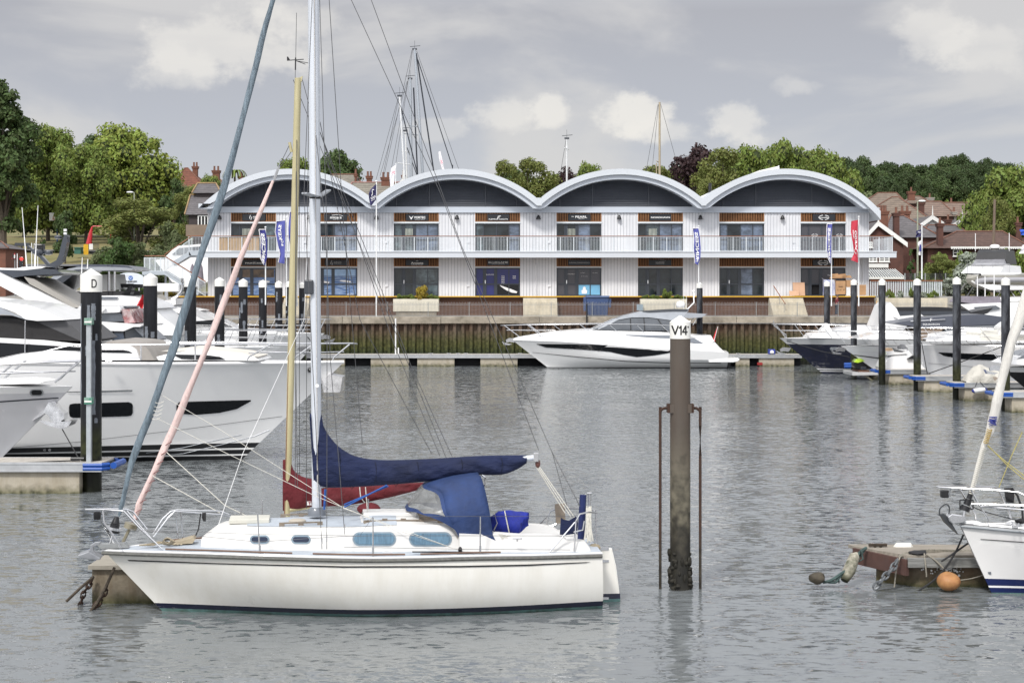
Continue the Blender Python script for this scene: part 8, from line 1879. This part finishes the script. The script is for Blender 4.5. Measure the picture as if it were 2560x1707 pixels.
zt_,zb_=P(0,hx(0,1282)[1],168).z,P(0,hx(0,1392)[1],165).z;xl_,xr_=P(hx(340,0)[0],0,166).x,P(hx(826,0)[0],0,165).x;xr2=P(hx(690,0)[0],0,168).x
g0.poly([(xl_,168,zt_),(xr2,168,zt_),(xr_,165,zb_),(xl_,165,zb_)]);g0.build('glass_roof',glass_b,R,smooth=0)
for k in range(15):t=k/14;mb.beam(V((lerp(xl_,xr2,t),167.95,zt_+.03)),V((lerp(xl_,xr_,t),164.95,zb_+.03)),.07,.05)
mb.beam(V((xl_,164.95,zb_)),V((xr_,164.95,zb_)),.1,.2);mb.build('glazing_bars',whitep,R,smooth=0);MB().box(xl_,xr_-.5,165.2,168,5.0,zb_-.1).build('wall',brick,R,smooth=0)
R=house(-60,14,150,6,618,606,-40,5,'corner of a small red brick building at the left edge',wallm=brick_o,roofm=rt_slate)
#street furniture, park
gp=mat('green_grey_pole',(.28,.30,.22),.6,var=.1,vs=4);wpm=mat('white_pole',(.75,.76,.76),.4,var=.03)
def lamp(px,yt,d,label,s):
 x=P(px,0,d).x;zt_=P(0,yt,d).z;zg=gz(x,d);R=thing('street_lamp',label,'street lamp',(x,d,zg))
 MB().tube([(x,d,zg),(x,d,lerp(zg,zt_,.4)),(x,d,zt_)],[.11,.09,.06],10).build('pole',gp,R);MB().tube([(x,d,zt_),(x+s*.3,d,zt_+.05)],.05,7).build('arm',gp,R)
 mb=MB();mb.ball(V((x+s*.42,d,zt_+.04)),.36,.16,.10,10);mb.build('lamp_head',wpm,R)
lamp(335.5,482,168,'grey-green street lamp in front of the feathery tree in the left park',-1);lamp(2294,504,160,'grey-green street lamp in front of the right-hand houses',1)
R=thing('wooden_pole','leaning brown wooden telegraph pole in front of the right-edge tree','pole',(P(2482,0,165).x,165,5.5));MB().tube([P(2480,742,165),P(2487,499,165)],[.17,.12],9).build('pole',mat('weathered_pole',(.16,.12,.09),.9,var=.25,vs=6,stretch=(3,3,.3)),R)
R=thing('round_topped_sign','white round-topped sign board with a round blue logo and dark lettering','sign',P(324,735,141)*V((1,1,0))+V((0,0,5.43)))
sw=mat('sign_white',(.62,.66,.72),.4,var=.02);top_=[(zl(1620,320)),(zl(1620,190))]+[(324+35*math.cos(a),695-13.5*math.sin(a))for a in[PI-k*PI/14 for k in range(15)]]+[zl(2012,320)]
MB().prism([P(x,y,141)for x,y in top_],(0,.12,0)).build('board',sw,R,smooth=0);q=P(*zl(1828,196),140.97)
mb=MB();mb.tube([q,q+V((0,.02,0))],.18,18);mb.build('logo',mat('logo_blue',(.02,.12,.42),.4),R);lettering('U',q-V((0,.01,0)),.17,letter,R,width=.14,bold=.02)
lettering('PREMIER',P(*zl(1828,245),140.98),.13,dk,R,width=1.12,bold=.01);lettering('MARINAS',P(*zl(1828,272),140.98),.06,dk,R,width=.5)
mb=MB()
for x in(300,348):q=P(x,712,141.06);mb.box(q.x-.05,q.x+.05,141.0,141.1,5.43,q.z)
mb.build('post',steel,R,smooth=0)
R=thing('basketball_hoop','white basketball backboard on a blue pole under the park trees','basketball hoop',(P(141,0,205).x,205,gz(P(141,0,205).x,205)))
a,b_=P(*zk(606,256),205),P(*zk(720,352),205);MB().box(a.x,b_.x,204.9,205,b_.z,a.z).build('backboard',whitep,R,smooth=0)
mb=MB();mb.tube([(P(*zk(698,0),205.1).x,205.2,R.location.z-.3),(P(*zk(698,0),205.1).x,205.2,b_.z+.4)],.07,7);mb.build('pole',mat('blue_pole',(.03,.1,.3),.5),R)
c=P(*zk(663,338),204.6);mb=MB();mb.tube([c+V((.23*math.cos(q*.63),.23*math.sin(q*.63),0))for q in range(11)],.02,5);mb.build('hoop',mat('orange_hoop',(.5,.12,.03),.5),R)
mb=MB();
for x0_,y0_,x1_,y1_ in((645,300,685,302),(645,330,685,332),(645,300,647,332),(683,300,685,332)):p0,p1=P(*zk(x0_,y0_),204.88),P(*zk(x1_,y1_),204.88);mb.box(p0.x,max(p1.x,p0.x+.05),204.86,204.9,min(p1.z,p0.z-.05),p0.z)
mb.build('marking',MATS['orange_hoop'],R,smooth=0)
R=thing('play_frame','red bent tubular frame standing in the park','play equipment',P(*zk(1090,640),190));mb=MB();mb.tube([P(*zk(1088,640),190),P(*zk(1110,510),190),P(*zk(1128,430),190),P(*zk(1145,422),190),P(*zk(1340,424),190),P(*zk(1350,440),190),P(*zk(1360,640),190)],[.34,.22,.09,.09,.08,.08,.1],8);mb.build('frame',mat('red_paint',(.45,.02,.03),.4),R)
def benchat(x0,y0,x1,y1,d,label):
 a,b_=P(*zk(x0,y0),d),P(*zk(x1,y1),d);R=thing('park_bench',label,'bench',V(((a.x+b_.x)/2,d,b_.z)))
 mb=MB();h=a.z-b_.z
 MB().box(a.x,b_.x,d+.35,d+.42,b_.z+h*.55,a.z).build('backrest',darkgrey,R,smooth=0);MB().box(a.x,b_.x,d-.1,d+.35,b_.z+h*.42,b_.z+h*.52).build('seat',darkgrey,R,smooth=0)
 for t in(.08,.5,.92):x=lerp(a.x,b_.x,t);mb.box(x-.05,x+.05,d-.08,d+.38,b_.z-.1,b_.z+h*.42)
 mb.build('leg',darkgrey,R,smooth=0)
benchat(168,622,352,690,178,'dark bench on the dry grass at the left')
R=thing('yellow_gate','yellow mesh gate panel by the park path','gate',P(*zk(1054,765),182));a,b_=P(*zk(1028,645),182),P(*zk(1080,765),182);mb=MB()
for k in range(7):x=lerp(a.x,b_.x,k/6);mb.box(x-.03,x+.03,181.95,182.02,b_.z,a.z)
for k in range(6):z=lerp(b_.z,a.z,k/5);mb.box(a.x,b_.x,181.94,182.03,z-.03,z+.03)
mb.build('panel',yellow,R,smooth=0);MB().box(a.x,b_.x,182.03,182.06,b_.z,a.z).build('mesh',mat('yellow_mesh',(.5,.33,.05),.6),R,smooth=0)
R=thing('grit_box','green box beside the yellow gate','box',P(*zk(960,760),182));a,b_=P(*zk(922,684),182),P(*zk(1000,760),182);mb=MB();mb.box(a.x,b_.x,181.6,182.6,b_.z,a.z-.05);mb.box(a.x-.05,b_.x+.05,181.5,182.7,a.z-.05,a.z+.05);mb.build('body',mat('green_box',(.03,.12,.09),.6),R,smooth=0)
R=thing('park_fence','thin dark railing fence with white notice between yellow gate and shrubs','fence',P(*zk(1140,760),181));mb=MB();a,b_=P(*zk(1085,640),181),P(*zk(1210,760),181)
for k in range(9):x=lerp(a.x,b_.x,k/8);mb.box(x-.02,x+.02,180.98,181.02,b_.z,a.z)
for k in(0,.5,1):z=lerp(b_.z,a.z,k);mb.box(a.x,b_.x,180.98,181.02,z-.02,z+.02)
mb.build('rails',darkgrey,R,smooth=0);q=P(*zk(1115,670),180.95);MB().box(q.x-.2,q.x+.2,180.93,180.96,q.z-.3,q.z+.3).build('notice',whitep,R,smooth=0)
R=thing('traffic_light','black traffic light showing red beside the warning sign','traffic light',V((P(*zk(262,0),150).x,150,5.5)));a,b_=P(*zk(238,796),150),P(*zk(288,925),150)
MB().box(a.x,b_.x,149.8,150,b_.z,a.z).build('backing_board',black,R,smooth=0,bevel=.03);MB().box(b_.x-.12,b_.x-.02,149.78,149.8,b_.z,a.z).build('white_edge',whitep,R,smooth=0);MB().tube([((a.x+b_.x)/2,150.05,5.3),((a.x+b_.x)/2,150.05,a.z)],.06,7).build('post',galv,R)
for k,(y,m_)in enumerate(((820,mat('red_signal',(.6,.02,.02),.4,em=((1,.03,.02),2.2))),(858,black),(896,black))):q=P(*zk(262,y),149.75);MB().tube([q,q+V((0,.06,0))],.14,14).build('lens',m_,R)
R=thing('warning_sign','triangular red-bordered warning sign on a grey post at the left','sign',V((P(*zk(180,0),150).x,150,5.5)));t0,t1,t2=P(*zk(178,748),149.9),P(*zk(142,820),149.9),P(*zk(216,820),149.9)
MB().prism([t0,t1,t2],(0,.04,0)).build('border',mat('sign_red',(.5,.03,.04),.5),R,smooth=0);c=(t0+t1+t2)/3;MB().prism([c+(p-c)*.72-V((0,.02,0))for p in(t0,t1,t2)],(0,.02,0)).build('face',whitep,R,smooth=0)
mb=MB()
for dx in(-.12,.12):mb.tube([c+V((dx,-.05,-.25)),c+V((dx,-.05,.12))],.06,6);mb.ball(c+V((dx,-.05,.2)),.07,None,None,6)
mb.build('pictogram',dk,R);MB().tube([(c.x,150,5.3),(c.x,150,c.z)],.05,7).build('post',galv,R)
for k,(xb,yb,xt,yt)in enumerate(((213,920,211,755),(392,880,388,625),(465,880,462,790),(424,880,420,630))):
 q=P(*zk(xb,yb),122);mb=MB();mb.tube([V((q.x,122,q.z-2)),P(*zk(xt,yt),122)],.03,5);
 R=thing('whip_aerial','thin white aerial beside the traffic light','aerial',(q.x,122,q.z),'thin white aerials at the far left');mb.build('rod',letter,R)
def car(px,yb,d,col,label):
 q=P(px,yb,d);R=thing('parked_car',label,'car',q);x,z=q.x,gz(q.x,d);R.location.z=z
 MB().prism([(x-2.1,d-.85,z+.35),(x+2.1,d-.85,z+.35),(x+2.15,d-.85,z+.75),(x+1.1,d-.85,z+.9),(x-2.0,d-.85,z+.95)],(0,1.7,0)).build('body',mat('car_'+label.split()[1],col,.3,coat=.5),R,smooth=0,bevel=.08)
 MB().prism([(x-1.9,d-.75,z+.94),(x+1.0,d-.75,z+.89),(x+.3,d-.7,z+1.42),(x-1.4,d-.7,z+1.45)],(0,1.5,0)).build('cabin',blackglass,R,smooth=0,bevel=.08)
 MB().prism([(x-1.35,d-.72,z+1.43),(x+.25,d-.72,z+1.40),(x+.2,d-.7,z+1.47),(x-1.25,d-.7,z+1.5)],(0,1.5,0)).build('roof',MATS['car_'+label.split()[1]],R,smooth=0)
 for dx in(-1.3,1.3):
  for dy in(-.86,.7):MB().tube([(x+dx,d+dy,z+.32),(x+dx,d+dy+.18,z+.32)],.32,16).build('wheel',black,R)
car(122,705,150,(.05,.12,.35),'parked blue car seen through the dark flybridge arch');
for k,px in enumerate((481,502)):
 q=P(px,740,147);R=thing('closed_parasol','closed mauve-grey parasol under the balcony, '+('left one' if k==0 else 'right one'),'parasol',(q.x,147,5.45));zt_=P(0,660,147).z
 MB().lathe(V((q.x,147,5.45)),[(.04,0),(.04,.9),(.30,1.0),(.16,zt_-5.45-.3),(.05,zt_-5.45)],10).build('canopy',MATS['mauve_grey_canvas'],R)
SB=thing('stored_boat','white motor boat stored ashore behind the outside staircase','boat',P(450,735,152)*V((1,1,0))+V((0,0,5.5)));fS=Frame((P(385,0,152).x,152),0)
slab(fS,[(385,650),(470,640),(530,640),(530,700),(480,720),(430,705)],None,1.8,'hull',white,SB,.1,smooth=40);slab(fS,[(415,640),(440,615),(500,610),(530,615),(530,645),(415,652)],None,1.5,'cabin',white,SB,.15,smooth=40);slab(fS,[(430,636),(448,620),(500,616),(500,636)],None,1.55,'window_band',greyglass,SB,.15)
mb=MB()
for s_ in(1.5,3.5):mb.beam(fS.w(s_,0,5.4),fS.w(s_,0,7.5),.3,.3)
mb.build('support',galv,SB,smooth=0)
R=thing('garden_balustrade','pale blue-grey balustrade with brown rail above the cream wall on the right','balustrade',(P(2265,0,144).x,144,5.4));x0_,x1_=P(2176,0,144).x,P(2357,0,144).x;zt_=P(0,703,144).z;mb=MB();x=x0_
while x<x1_:mb.box(x-.03,x+.03,143.97,144.03,5.5,zt_);x+=.15
mb.build('bars',bal_m,R,smooth=0);MB().box(x0_,x1_,143.9,144.1,zt_,zt_+.08).build('handrail',hard,R,smooth=0)
R=thing('garden_wall','cream retaining wall on the right with shrubs planted on top','wall',(P(2290,0,141).x,141,3.86));MB().box(P(2190,0,141).x,P(2366,0,141).x,140.6,141.2,3.86,P(0,745,141).z).build('wall',conc_l,R,smooth=0,bevel=.03)
R=thing('mesh_fence','dark wire mesh fence with grey posts in front of the brick houses','fence',(P(2350,0,158).x,158,5.4));mb=MB();x0_,x1_=P(2262,0,158).x,P(2440,0,158).x;zt_=P(0,683,158).z
for k in range(8):x=lerp(x0_,x1_,k/7);mb.box(x-.05,x+.05,157.95,158.05,5.4,zt_)
mb.build('posts',galv,R,smooth=0);mb=MB()
for k in range(9):z=lerp(5.5,zt_-.05,k/8);mb.box(x0_,x1_,157.99,158.01,z-.012,z+.012)
for k in range(70):x=lerp(x0_,x1_,k/69);mb.box(x-.01,x+.01,157.985,158.005,5.5,zt_-.05)
mb.build('mesh',darkgrey,R,smooth=0)
R=thing('timber_offcuts','pale timber planks leaning at the right end of the hoop railing','timber',P(2196,790,138.5));mb=MB()
for k in range(4):mb.beam(P(2186+k*5,791,138.3),P(2192+k*4,752+k*3,138.6),.1,.04)
mb.build('plank',mat('bamboo',(.52,.34,.17)),R,smooth=0)
R=thing('roof_walkway','long white pipe-like walkway lying up the left slope of the fourth arch','walkway',P(1860,470,155));mb=MB();mb.tube([P(1752,498,152),P(1800,478,152),P(1852,452,152)],.22,8);mb.tube([P(1852,450,153),P(1900,432,153),P(1948,421,153)],.20,8);mb.build('pipe',whitep,R)
mb=MB()
for k in range(9):x=1752+k*24;y=interp([(1752,497),(1852,450),(1948,420)],x);mb.tube([P(x,y+10,151.8),P(x+3,y-7,151.8)],.06,5)
mb.build('bracket',whitep,R);R=thing('roof_vent','short black flue beside the fourth arch','flue',P(1776,490,152));MB().tube([P(1775,495,152),P(1775,458,152)],.13,8).build('pipe',black,R)
#masts of yachts beyond the building
def farmast(pts,r,d,label,m,spread=(),stays=(),top=True):
 a,b_=P(*pts[0],d),P(*pts[-1],d);R=thing('yacht_mast',label,'mast',(a.x,d,gz(a.x,d)))
 base=a+(a-b_).normalized()*((a.z-gz(a.x,d))/((b_-a).normalized().z));MB().tube([base,a,b_],[r,r,r*.85],10).build('spar',m,R)
 for(x,y,w_)in spread:MB().tube([P(x-w_,y-2,d-.3),P(x+w_,y+2,d+.3)],.05,5).build('spreader',m,R)
 for(x0_,y0_,x1_,y1_,q)in stays:MB().tube([P(x0_,y0_,d),P(x1_,y1_,d)],q,4).build('stay',wire if q<.04 else furl_d,R)
 if top:t=b_;mb=MB();mb.tube([t,t+V((0,0,.9))],.015,4);mb.tube([t+V((-.5,0,.25)),t+V((.6,0,.35))],.03,4);mb.box(t.x-.25,t.x+.25,d-.1,d+.1,t.z-.1,t.z+.08);mb.build('masthead_gear',darkgrey,R)
furl_d=mat('dark_furled_sail',(.03,.035,.045),.8);gm_=mat('grey_mast',(.36,.39,.43),.4,.2,var=.05);wm_=mat('white_mast',(.62,.63,.64),.4)
farmast([(1057,440),ZT_(1630,460)],.155,182,'tallest grey mast behind the second arch with black furled sails',gm_,((ZT_(1625,1180)[0],ZT_(0,1180)[1],14),),((*ZT_(1645,500),1086,440,.075),(*ZT_(1660,560),*ZT_(1985,1568),.05),(1131,425,*ZT_(1985,1540),.05),(*ZT_(1650,480),1150,432,.02),(*ZT_(1605,470),960,440,.02),(*ZT_(1610,470),985,440,.02)))
farmast([(1028,440),ZT_(1588,735)],.165,186,'grey mast second from left in the cluster behind the second arch',gm_,((1027,ZT_(0,1255)[1],18),),((*ZT_(1620,820),1044,440,.08),(*ZT_(1560,760),950,440,.02),(*ZT_(1565,760),975,440,.02)))
farmast([(1011,440),ZT_(1490,895)],.10,178,'slim white mast leftmost in the cluster behind the second arch',wm_,((1010,410,16),),((*ZT_(1500,1000),1045,440,.06),(*ZT_(1475,920),940,450,.02),(*ZT_(1480,920),955,450,.02)))
farmast([(1017,440),ZT_(1543,1220)],.09,190,'short white mast between the slim white mast and the grey mast',wm_,((1016,380,12),),((*ZT_(1560,1380),1043,440,.05),))
farmast([(1649,445),(1649,256)],.12,182,'cream wooden mast rising behind the third arch',mat('cream_spar',(.36,.30,.21),.6),((1645,405,4),),((1645,262,1615,430,.02),(1652,262,1690,400,.02),(1646,262,1630,430,.02)),False)
farmast([(1641,445),(1641,408)],.07,184,'short thin mast just left of the cream wooden mast',MATS['cream_spar'],(),(),False)
farmast([(1417,462),(1417,346)],.10,180,'thin white mast behind the third arch beside the purple tree',wm_,((1417,372,5),),((1415,350,1400,440,.02),))
for k,(px,yt,yb)in enumerate(((976,420,478),)):
 pass
#flags and banner poles
def cloth2(name,m,par,L_,R_,d,amp=.08,n=20,ph=0,text=None,tkw={}):
 def pt(lst,t):
  q=t*(len(lst)-1);i=min(int(q),len(lst)-2);return lerp(lst[i][0],lst[i+1][0],q-i),lerp(lst[i][1],lst[i+1][1],q-i)
 def S(u,v,off=0):
  a,b_=pt(L_,v),pt(R_,v);q=P(lerp(a[0],b_[0],u),lerp(a[1],b_[1],u),d);q.y+=amp*math.sin(u*5+v*9+ph)*(1-u*.8)+off;return q
 MB().grid([[S(k/8,i/n)for k in range(9)]for i in range(n+1)]).build(name,m,par,smooth=70)
 if text:
  for(t,u0,v0,wu,hv,mir)in text:
   ln=1.0
   def fm(x,y):return S(min(.98,max(.02,u0+y*wu)),min(.99,max(.01,v0+x*hv)),-.03)
   lettering(t,None,1.0,letter,par,width=1.0,bold=.03,fmap=lambda x,y:fm(-x if mir else x,y))
   lettering(t,None,1.0,letter,par,width=1.0,bold=.03,fmap=lambda x,y:fm(-x if mir else x,y)+V((0,.07,0)))
flagblue=mat('royal_blue_flag',(.025,.028,.18),.7,var=.1,vs=2);flagmid=mat('violet_blue_flag',(.075,.085,.32),.7,var=.1,vs=2);flagred=mat('red_banner',(.45,.025,.05),.7,var=.08,vs=2);flagnavy=mat('navy_flag',(.018,.016,.08),.7,var=.1);flagwhite=mat('white_flag',(.7,.68,.7),.7,var=.04)
def pole(px,yt,yb,d,label,r=.045,zb=None):
 a=P(px,yt,d);b_=P(px,yb,d);
 if zb is not None:b_.z=zb
 R=thing('banner_pole',label,'flagpole',b_);MB().tube([b_,a],[r,r*.8],10).build('pole',wpm,R);MB().ball(a+V((0,0,.05)),r*1.7,None,r*1.2,10).build('finial',wpm,R);return R
def banner(name,label,d,*a,**k):
 R=thing('banner',label,'banner',P(*a[1][0],d));cloth2('cloth',a[0],R,a[1],a[2],d,**k)
 mb=MB();e=[P(x,y,d)+V((0,-.01,0))for x,y in a[1]];mb.tube(e,.03,4);mb.tube([e[0],P(*a[2][0],d)],.03,4);mb.build('white_hem',flagwhite,R)
pole(663.8,570,762,115.2,'white banner pole strapped to the sixth pile of the left row')
banner('','royal blue banner with white vertical lettering on the leftmost banner pole',115.0,flagblue,[(647.5,574),(652,600),(652.5,625),(651,645),(660,662)],[(663,574),(668,600),(668,640),(665,655),(662,663)],text=[('PRINCESS',.45,.5,.55,.82,True)])
pole(716,546,765,130.7,'white banner pole just left of the cream mast')
banner('','wide violet-blue banner with short white lettering left of the cream mast',130.5,flagmid,[(691,553),(688,580),(694,605),(700,635),(696,656)],[(713,551),(713,580),(713,610),(712,640),(711,660)],text=[('KEYS',.45,.26,.32,.34,True),('& Co',.62,.48,.3,.16,True)])
pole(742.5,522,765,132.4,'white banner pole between the cream mast and the grey mast')
banner('','violet-blue banner half hidden behind the cream mast',132.2,flagmid,[(724,530),(721,560),(722,600),(726,622)],[(741.5,525),(741,560),(738,600),(732,621)])
R=pole(941,455,790,138,'tall white flagpole standing on the quay below the first valley',.06,3.86)
R=thing('flag','navy flag with white emblem on the tall quay flagpole','flag',P(932,490,137.9));cloth2('cloth',flagnavy,R,[(939,461),(926,474),(921.8,485),(923,500),(925.5,514)],[(940,460),(940,474),(940,488),(939.5,500),(929,514)],137.9,text=None)
q=P(932,478,137.75);mb=MB();mb.tube(curve3([q+V((.1,0,.08)),q+V((.0,0,.12)),q+V((-.05,0,0)),q+V((-.02,0,-.2)),q+V((-.1,0,-.38))],4),.035,5);mb.build('emblem',letter,R)
lettering('FORCE',P(933,494,137.72),.17,letter,R,width=.42,rot=.45,bold=.02,mirror=True);lettering('YACHTING',P(933,500,137.72),.09,letter,R,width=.36,rot=.45,mirror=True)
pole(1746.7,567,712,133.2,'white banner pole on the pile behind the quayside motor yacht')
banner('','blue banner with white vertical lettering above the quayside motor yacht',133.0,flagmid,[(1731,571),(1735,595),(1734.5,620),(1736.5,645),(1737,658)],[(1746,571),(1750,595),(1752,620),(1751,645),(1744.5,663)],text=[('PRINCESS',.5,.5,.5,.8,True)])
pole(2078.6,558,765,127.2,'white banner pole on the farthest right-hand pile')
banner('','slim blue banner with white lettering near the right end of the showrooms',127.0,flagmid,[(2067.5,560),(2066.5,590),(2067,620),(2070,645),(2076,658)],[(2080.5,560),(2078.5,590),(2078,620),(2077.5,645),(2077.5,659)],text=[('PRINCESS',.5,.5,.5,.84,True)])
pole(2146.8,544,765,117.3,'white banner pole carrying the red banner')
R=thing('banner','bright red banner with white lettering and diamond emblem','banner',P(2135,600,117));cloth2('cloth',flagred,R,[(2128,553),(2127.5,580),(2131,605),(2135,635),(2127.5,650)],[(2144.5,550),(2144.5,580),(2144.5,605),(2144.5,635),(2145,657)],117,text=[('ARGO',.66,.43,.34,.42,True),('YACHTS',.3,.32,.16,.22,True)])
q=P(2139.5,628,116.8);mb=MB();mb.tube([q+V((0,0,.2)),q+V((.13,0,.02)),q+V((.02,0,-.2)),q+V((-.13,0,-.0)),q+V((0,0,.2))],.028,5);mb.build('emblem',letter,R)
pole(2304.7,563,698,100.8,'white flagpole behind the third nearest right-hand pile')
R=thing('flag','small dark blue flag beside the right-hand street lamp','flag',P(2296,585,100.7));cloth2('cloth',flagnavy,R,[(2291,577),(2289.5,594)],[(2303,574),(2302,592)],100.7,n=6,text=None);lettering('YW',P(2298,581,100.6),.1,letter,R,width=.16)
R=thing('flag','white and blue flag hanging below the small dark blue one','flag',P(2300,620,100.7));cloth2('cloth',flagwhite,R,[(2294.5,606),(2297,618),(2297,638)],[(2303.5,600),(2303.5,618),(2302.5,638)],100.7,n=8);q=P(2301,618,100.6);mb=MB();mb.box(q.x-.06,q.x+.05,100.56,100.6,q.z-.25,q.z+.15);mb.build('blue_mark',flagblue,R,smooth=0)
R=thing('flag','bright blue flag at the right edge above the bungalow chimney','flag',P(2555,582,120));cloth2('cloth',mat('bright_blue_flag',(.02,.09,.5),.7),R,[(2549,573),(2553,587)],[(2572,575),(2572,590)],120,n=6);MB().tube([P(2573,560,120),P(2573,740,120)],.05,7).build('pole',wpm,R)
R=thing('flag','white flag with blue letter at the right edge','flag',P(2555,620,118));cloth2('cloth',flagwhite,R,[(2557,612),(2548,634)],[(2575,610),(2575,634)],118,n=6)
R=thing('banner','white banner with red letters behind the start of the second arch','banner',P(983,450,172));cloth2('cloth',flagwhite,R,[(978,420),(974,445),(977,478)],[(991,412),(986,440),(983,476)],172);lettering('SC',P(983,432,171.7),.35,MATS['red_signal']if False else mat('red_print2',(.6,.03,.1),.6),R,width=.3,rot=-PI/2);MB().tube([P(988,500,172.1),P(990,408,172.1)],.04,6).build('pole',wpm,R)
R=thing('banner','small white and pink banner behind the crest of the second arch','banner',P(1104,400,176));cloth2('cloth',flagwhite,R,[(1096,380),(1098,400),(1106,428)],[(1101,378),(1106,400),(1112,428)],176,n=8);lettering('S',P(1104,405,175.7),.35,MATS['red_print2'],R,width=.2)
#person on the promenade
def person(px,yb,d,label):
 q=P(px,yb,d);x,y,z=q.x,d,3.87
 R=thing('person',label,'person',(x,y,z))
 def skin(nm,verts,edges,radii,m,lv=1):
  me=bpy.data.meshes.new(nm);me.from_pydata([V(v)*1.0 for v in verts],edges,[]);o=bpy.data.objects.new(nm,me);COL.objects.link(o);o.parent=R
  md=o.modifiers.new('skin','SKIN');
  if not me.skin_vertices:
   import bmesh
   bm=bmesh.new();bm.from_mesh(me);bm.verts.layers.skin.verify();bm.to_mesh(me);bm.free()
  for i,r in enumerate(radii):me.skin_vertices[0].data[i].radius=(r,r)if not isinstance(r,tuple)else r
  me.skin_vertices[0].data[0].use_root=True
  sb=o.modifiers.new('sub','SUBSURF');sb.levels=lv;sb.render_levels=lv;me.materials.append(m);return o
 sk=mat('skin',(.36,.20,.14),.6,var=.05);top_m=mat('maroon_shirt',(.13,.014,.022),.85,var=.15,vs=6);jn=mat('dark_jeans',(.02,.028,.05),.85,var=.2,vs=8)
 skin('body',[(0,0,.95),(0,0,1.15),(.01,0,1.38),(.02,0,1.47),(.04,0,1.56),(.05,0,1.66),(.0,-.19,1.38),(.04,-.24,1.12),(.20,-.2,.98),(.27,-.17,.97),(0,.19,1.38),(.05,.24,1.12),(.2,.2,.98),(.27,.18,.97),(0,-.09,.88),(.05,-.10,.48),(-.04,-.10,.08),(.09,-.11,.03),(0,.09,.88),(-.03,.10,.48),(-.13,.10,.09),(.0,.1,.03)],[(0,1),(1,2),(2,3),(3,4),(4,5),(2,6),(6,7),(7,8),(8,9),(2,10),(10,11),(11,12),(12,13),(0,14),(14,15),(15,16),(16,17),(0,18),(18,19),(19,20),(20,21)],[.14,.13,.13,.06,.085,.08,.06,.045,.035,.03,.06,.045,.035,.03,.09,.062,.045,.035,.09,.062,.045,.035],sk)
 skin('jumper',[(0,0,.96),(0,0,1.15),(.01,0,1.36),(.02,0,1.44),(.0,-.19,1.39),(.04,-.25,1.12),(.17,-.21,1.0),(0,.19,1.39),(.05,.25,1.12),(.17,.21,1.0)],[(0,1),(1,2),(2,3),(2,4),(4,5),(5,6),(2,7),(7,8),(8,9)],[.175,.165,.165,.09,.085,.065,.05,.085,.065,.05],top_m)
 skin('trousers',[(0,0,.97),(0,-.09,.88),(.05,-.10,.48),(-.04,-.10,.10),(0,.09,.88),(-.03,.10,.48),(-.13,.10,.10)],[(0,1),(1,2),(2,3),(0,4),(4,5),(5,6)],[.155,.105,.08,.062,.105,.08,.062],jn)
 sh=MB();
 for yy,xx in((-.1,.0),(.1,-.09)):sh.ball(V((x+xx,y+yy,z+.05)),.14,.05,.05,10)
 sh.build('shoes',black,R);MB().ball(V((x+.035,y,z+1.665)),.098,.09,.10,12).build('hair',mat('grey_hair',(.09,.07,.06),.9),R)
 mb=MB();mb.ball(V((x+.135,y,z+1.61)),.025,.02,.025,6);mb.build('nose',sk,R)
 mb=MB()
 for hy in(-.17,.18):
  for k in range(4):mb.tube([V((x+.27,y+hy-.03+.02*k,z+.97)),V((x+.33,y+hy-.03+.02*k,z+.955)),V((x+.35-.006*k,y+hy-.03+.02*k,z+.93))],.009,5)
  mb.tube([V((x+.25,y+hy-.04,z+.97)),V((x+.30,y+hy-.06,z+.985))],.010,5)
 mb.build('fingers',sk,R);return R
person(2092,790,139.2,'man in maroon jumper and dark jeans walking on the promenade by the piles')
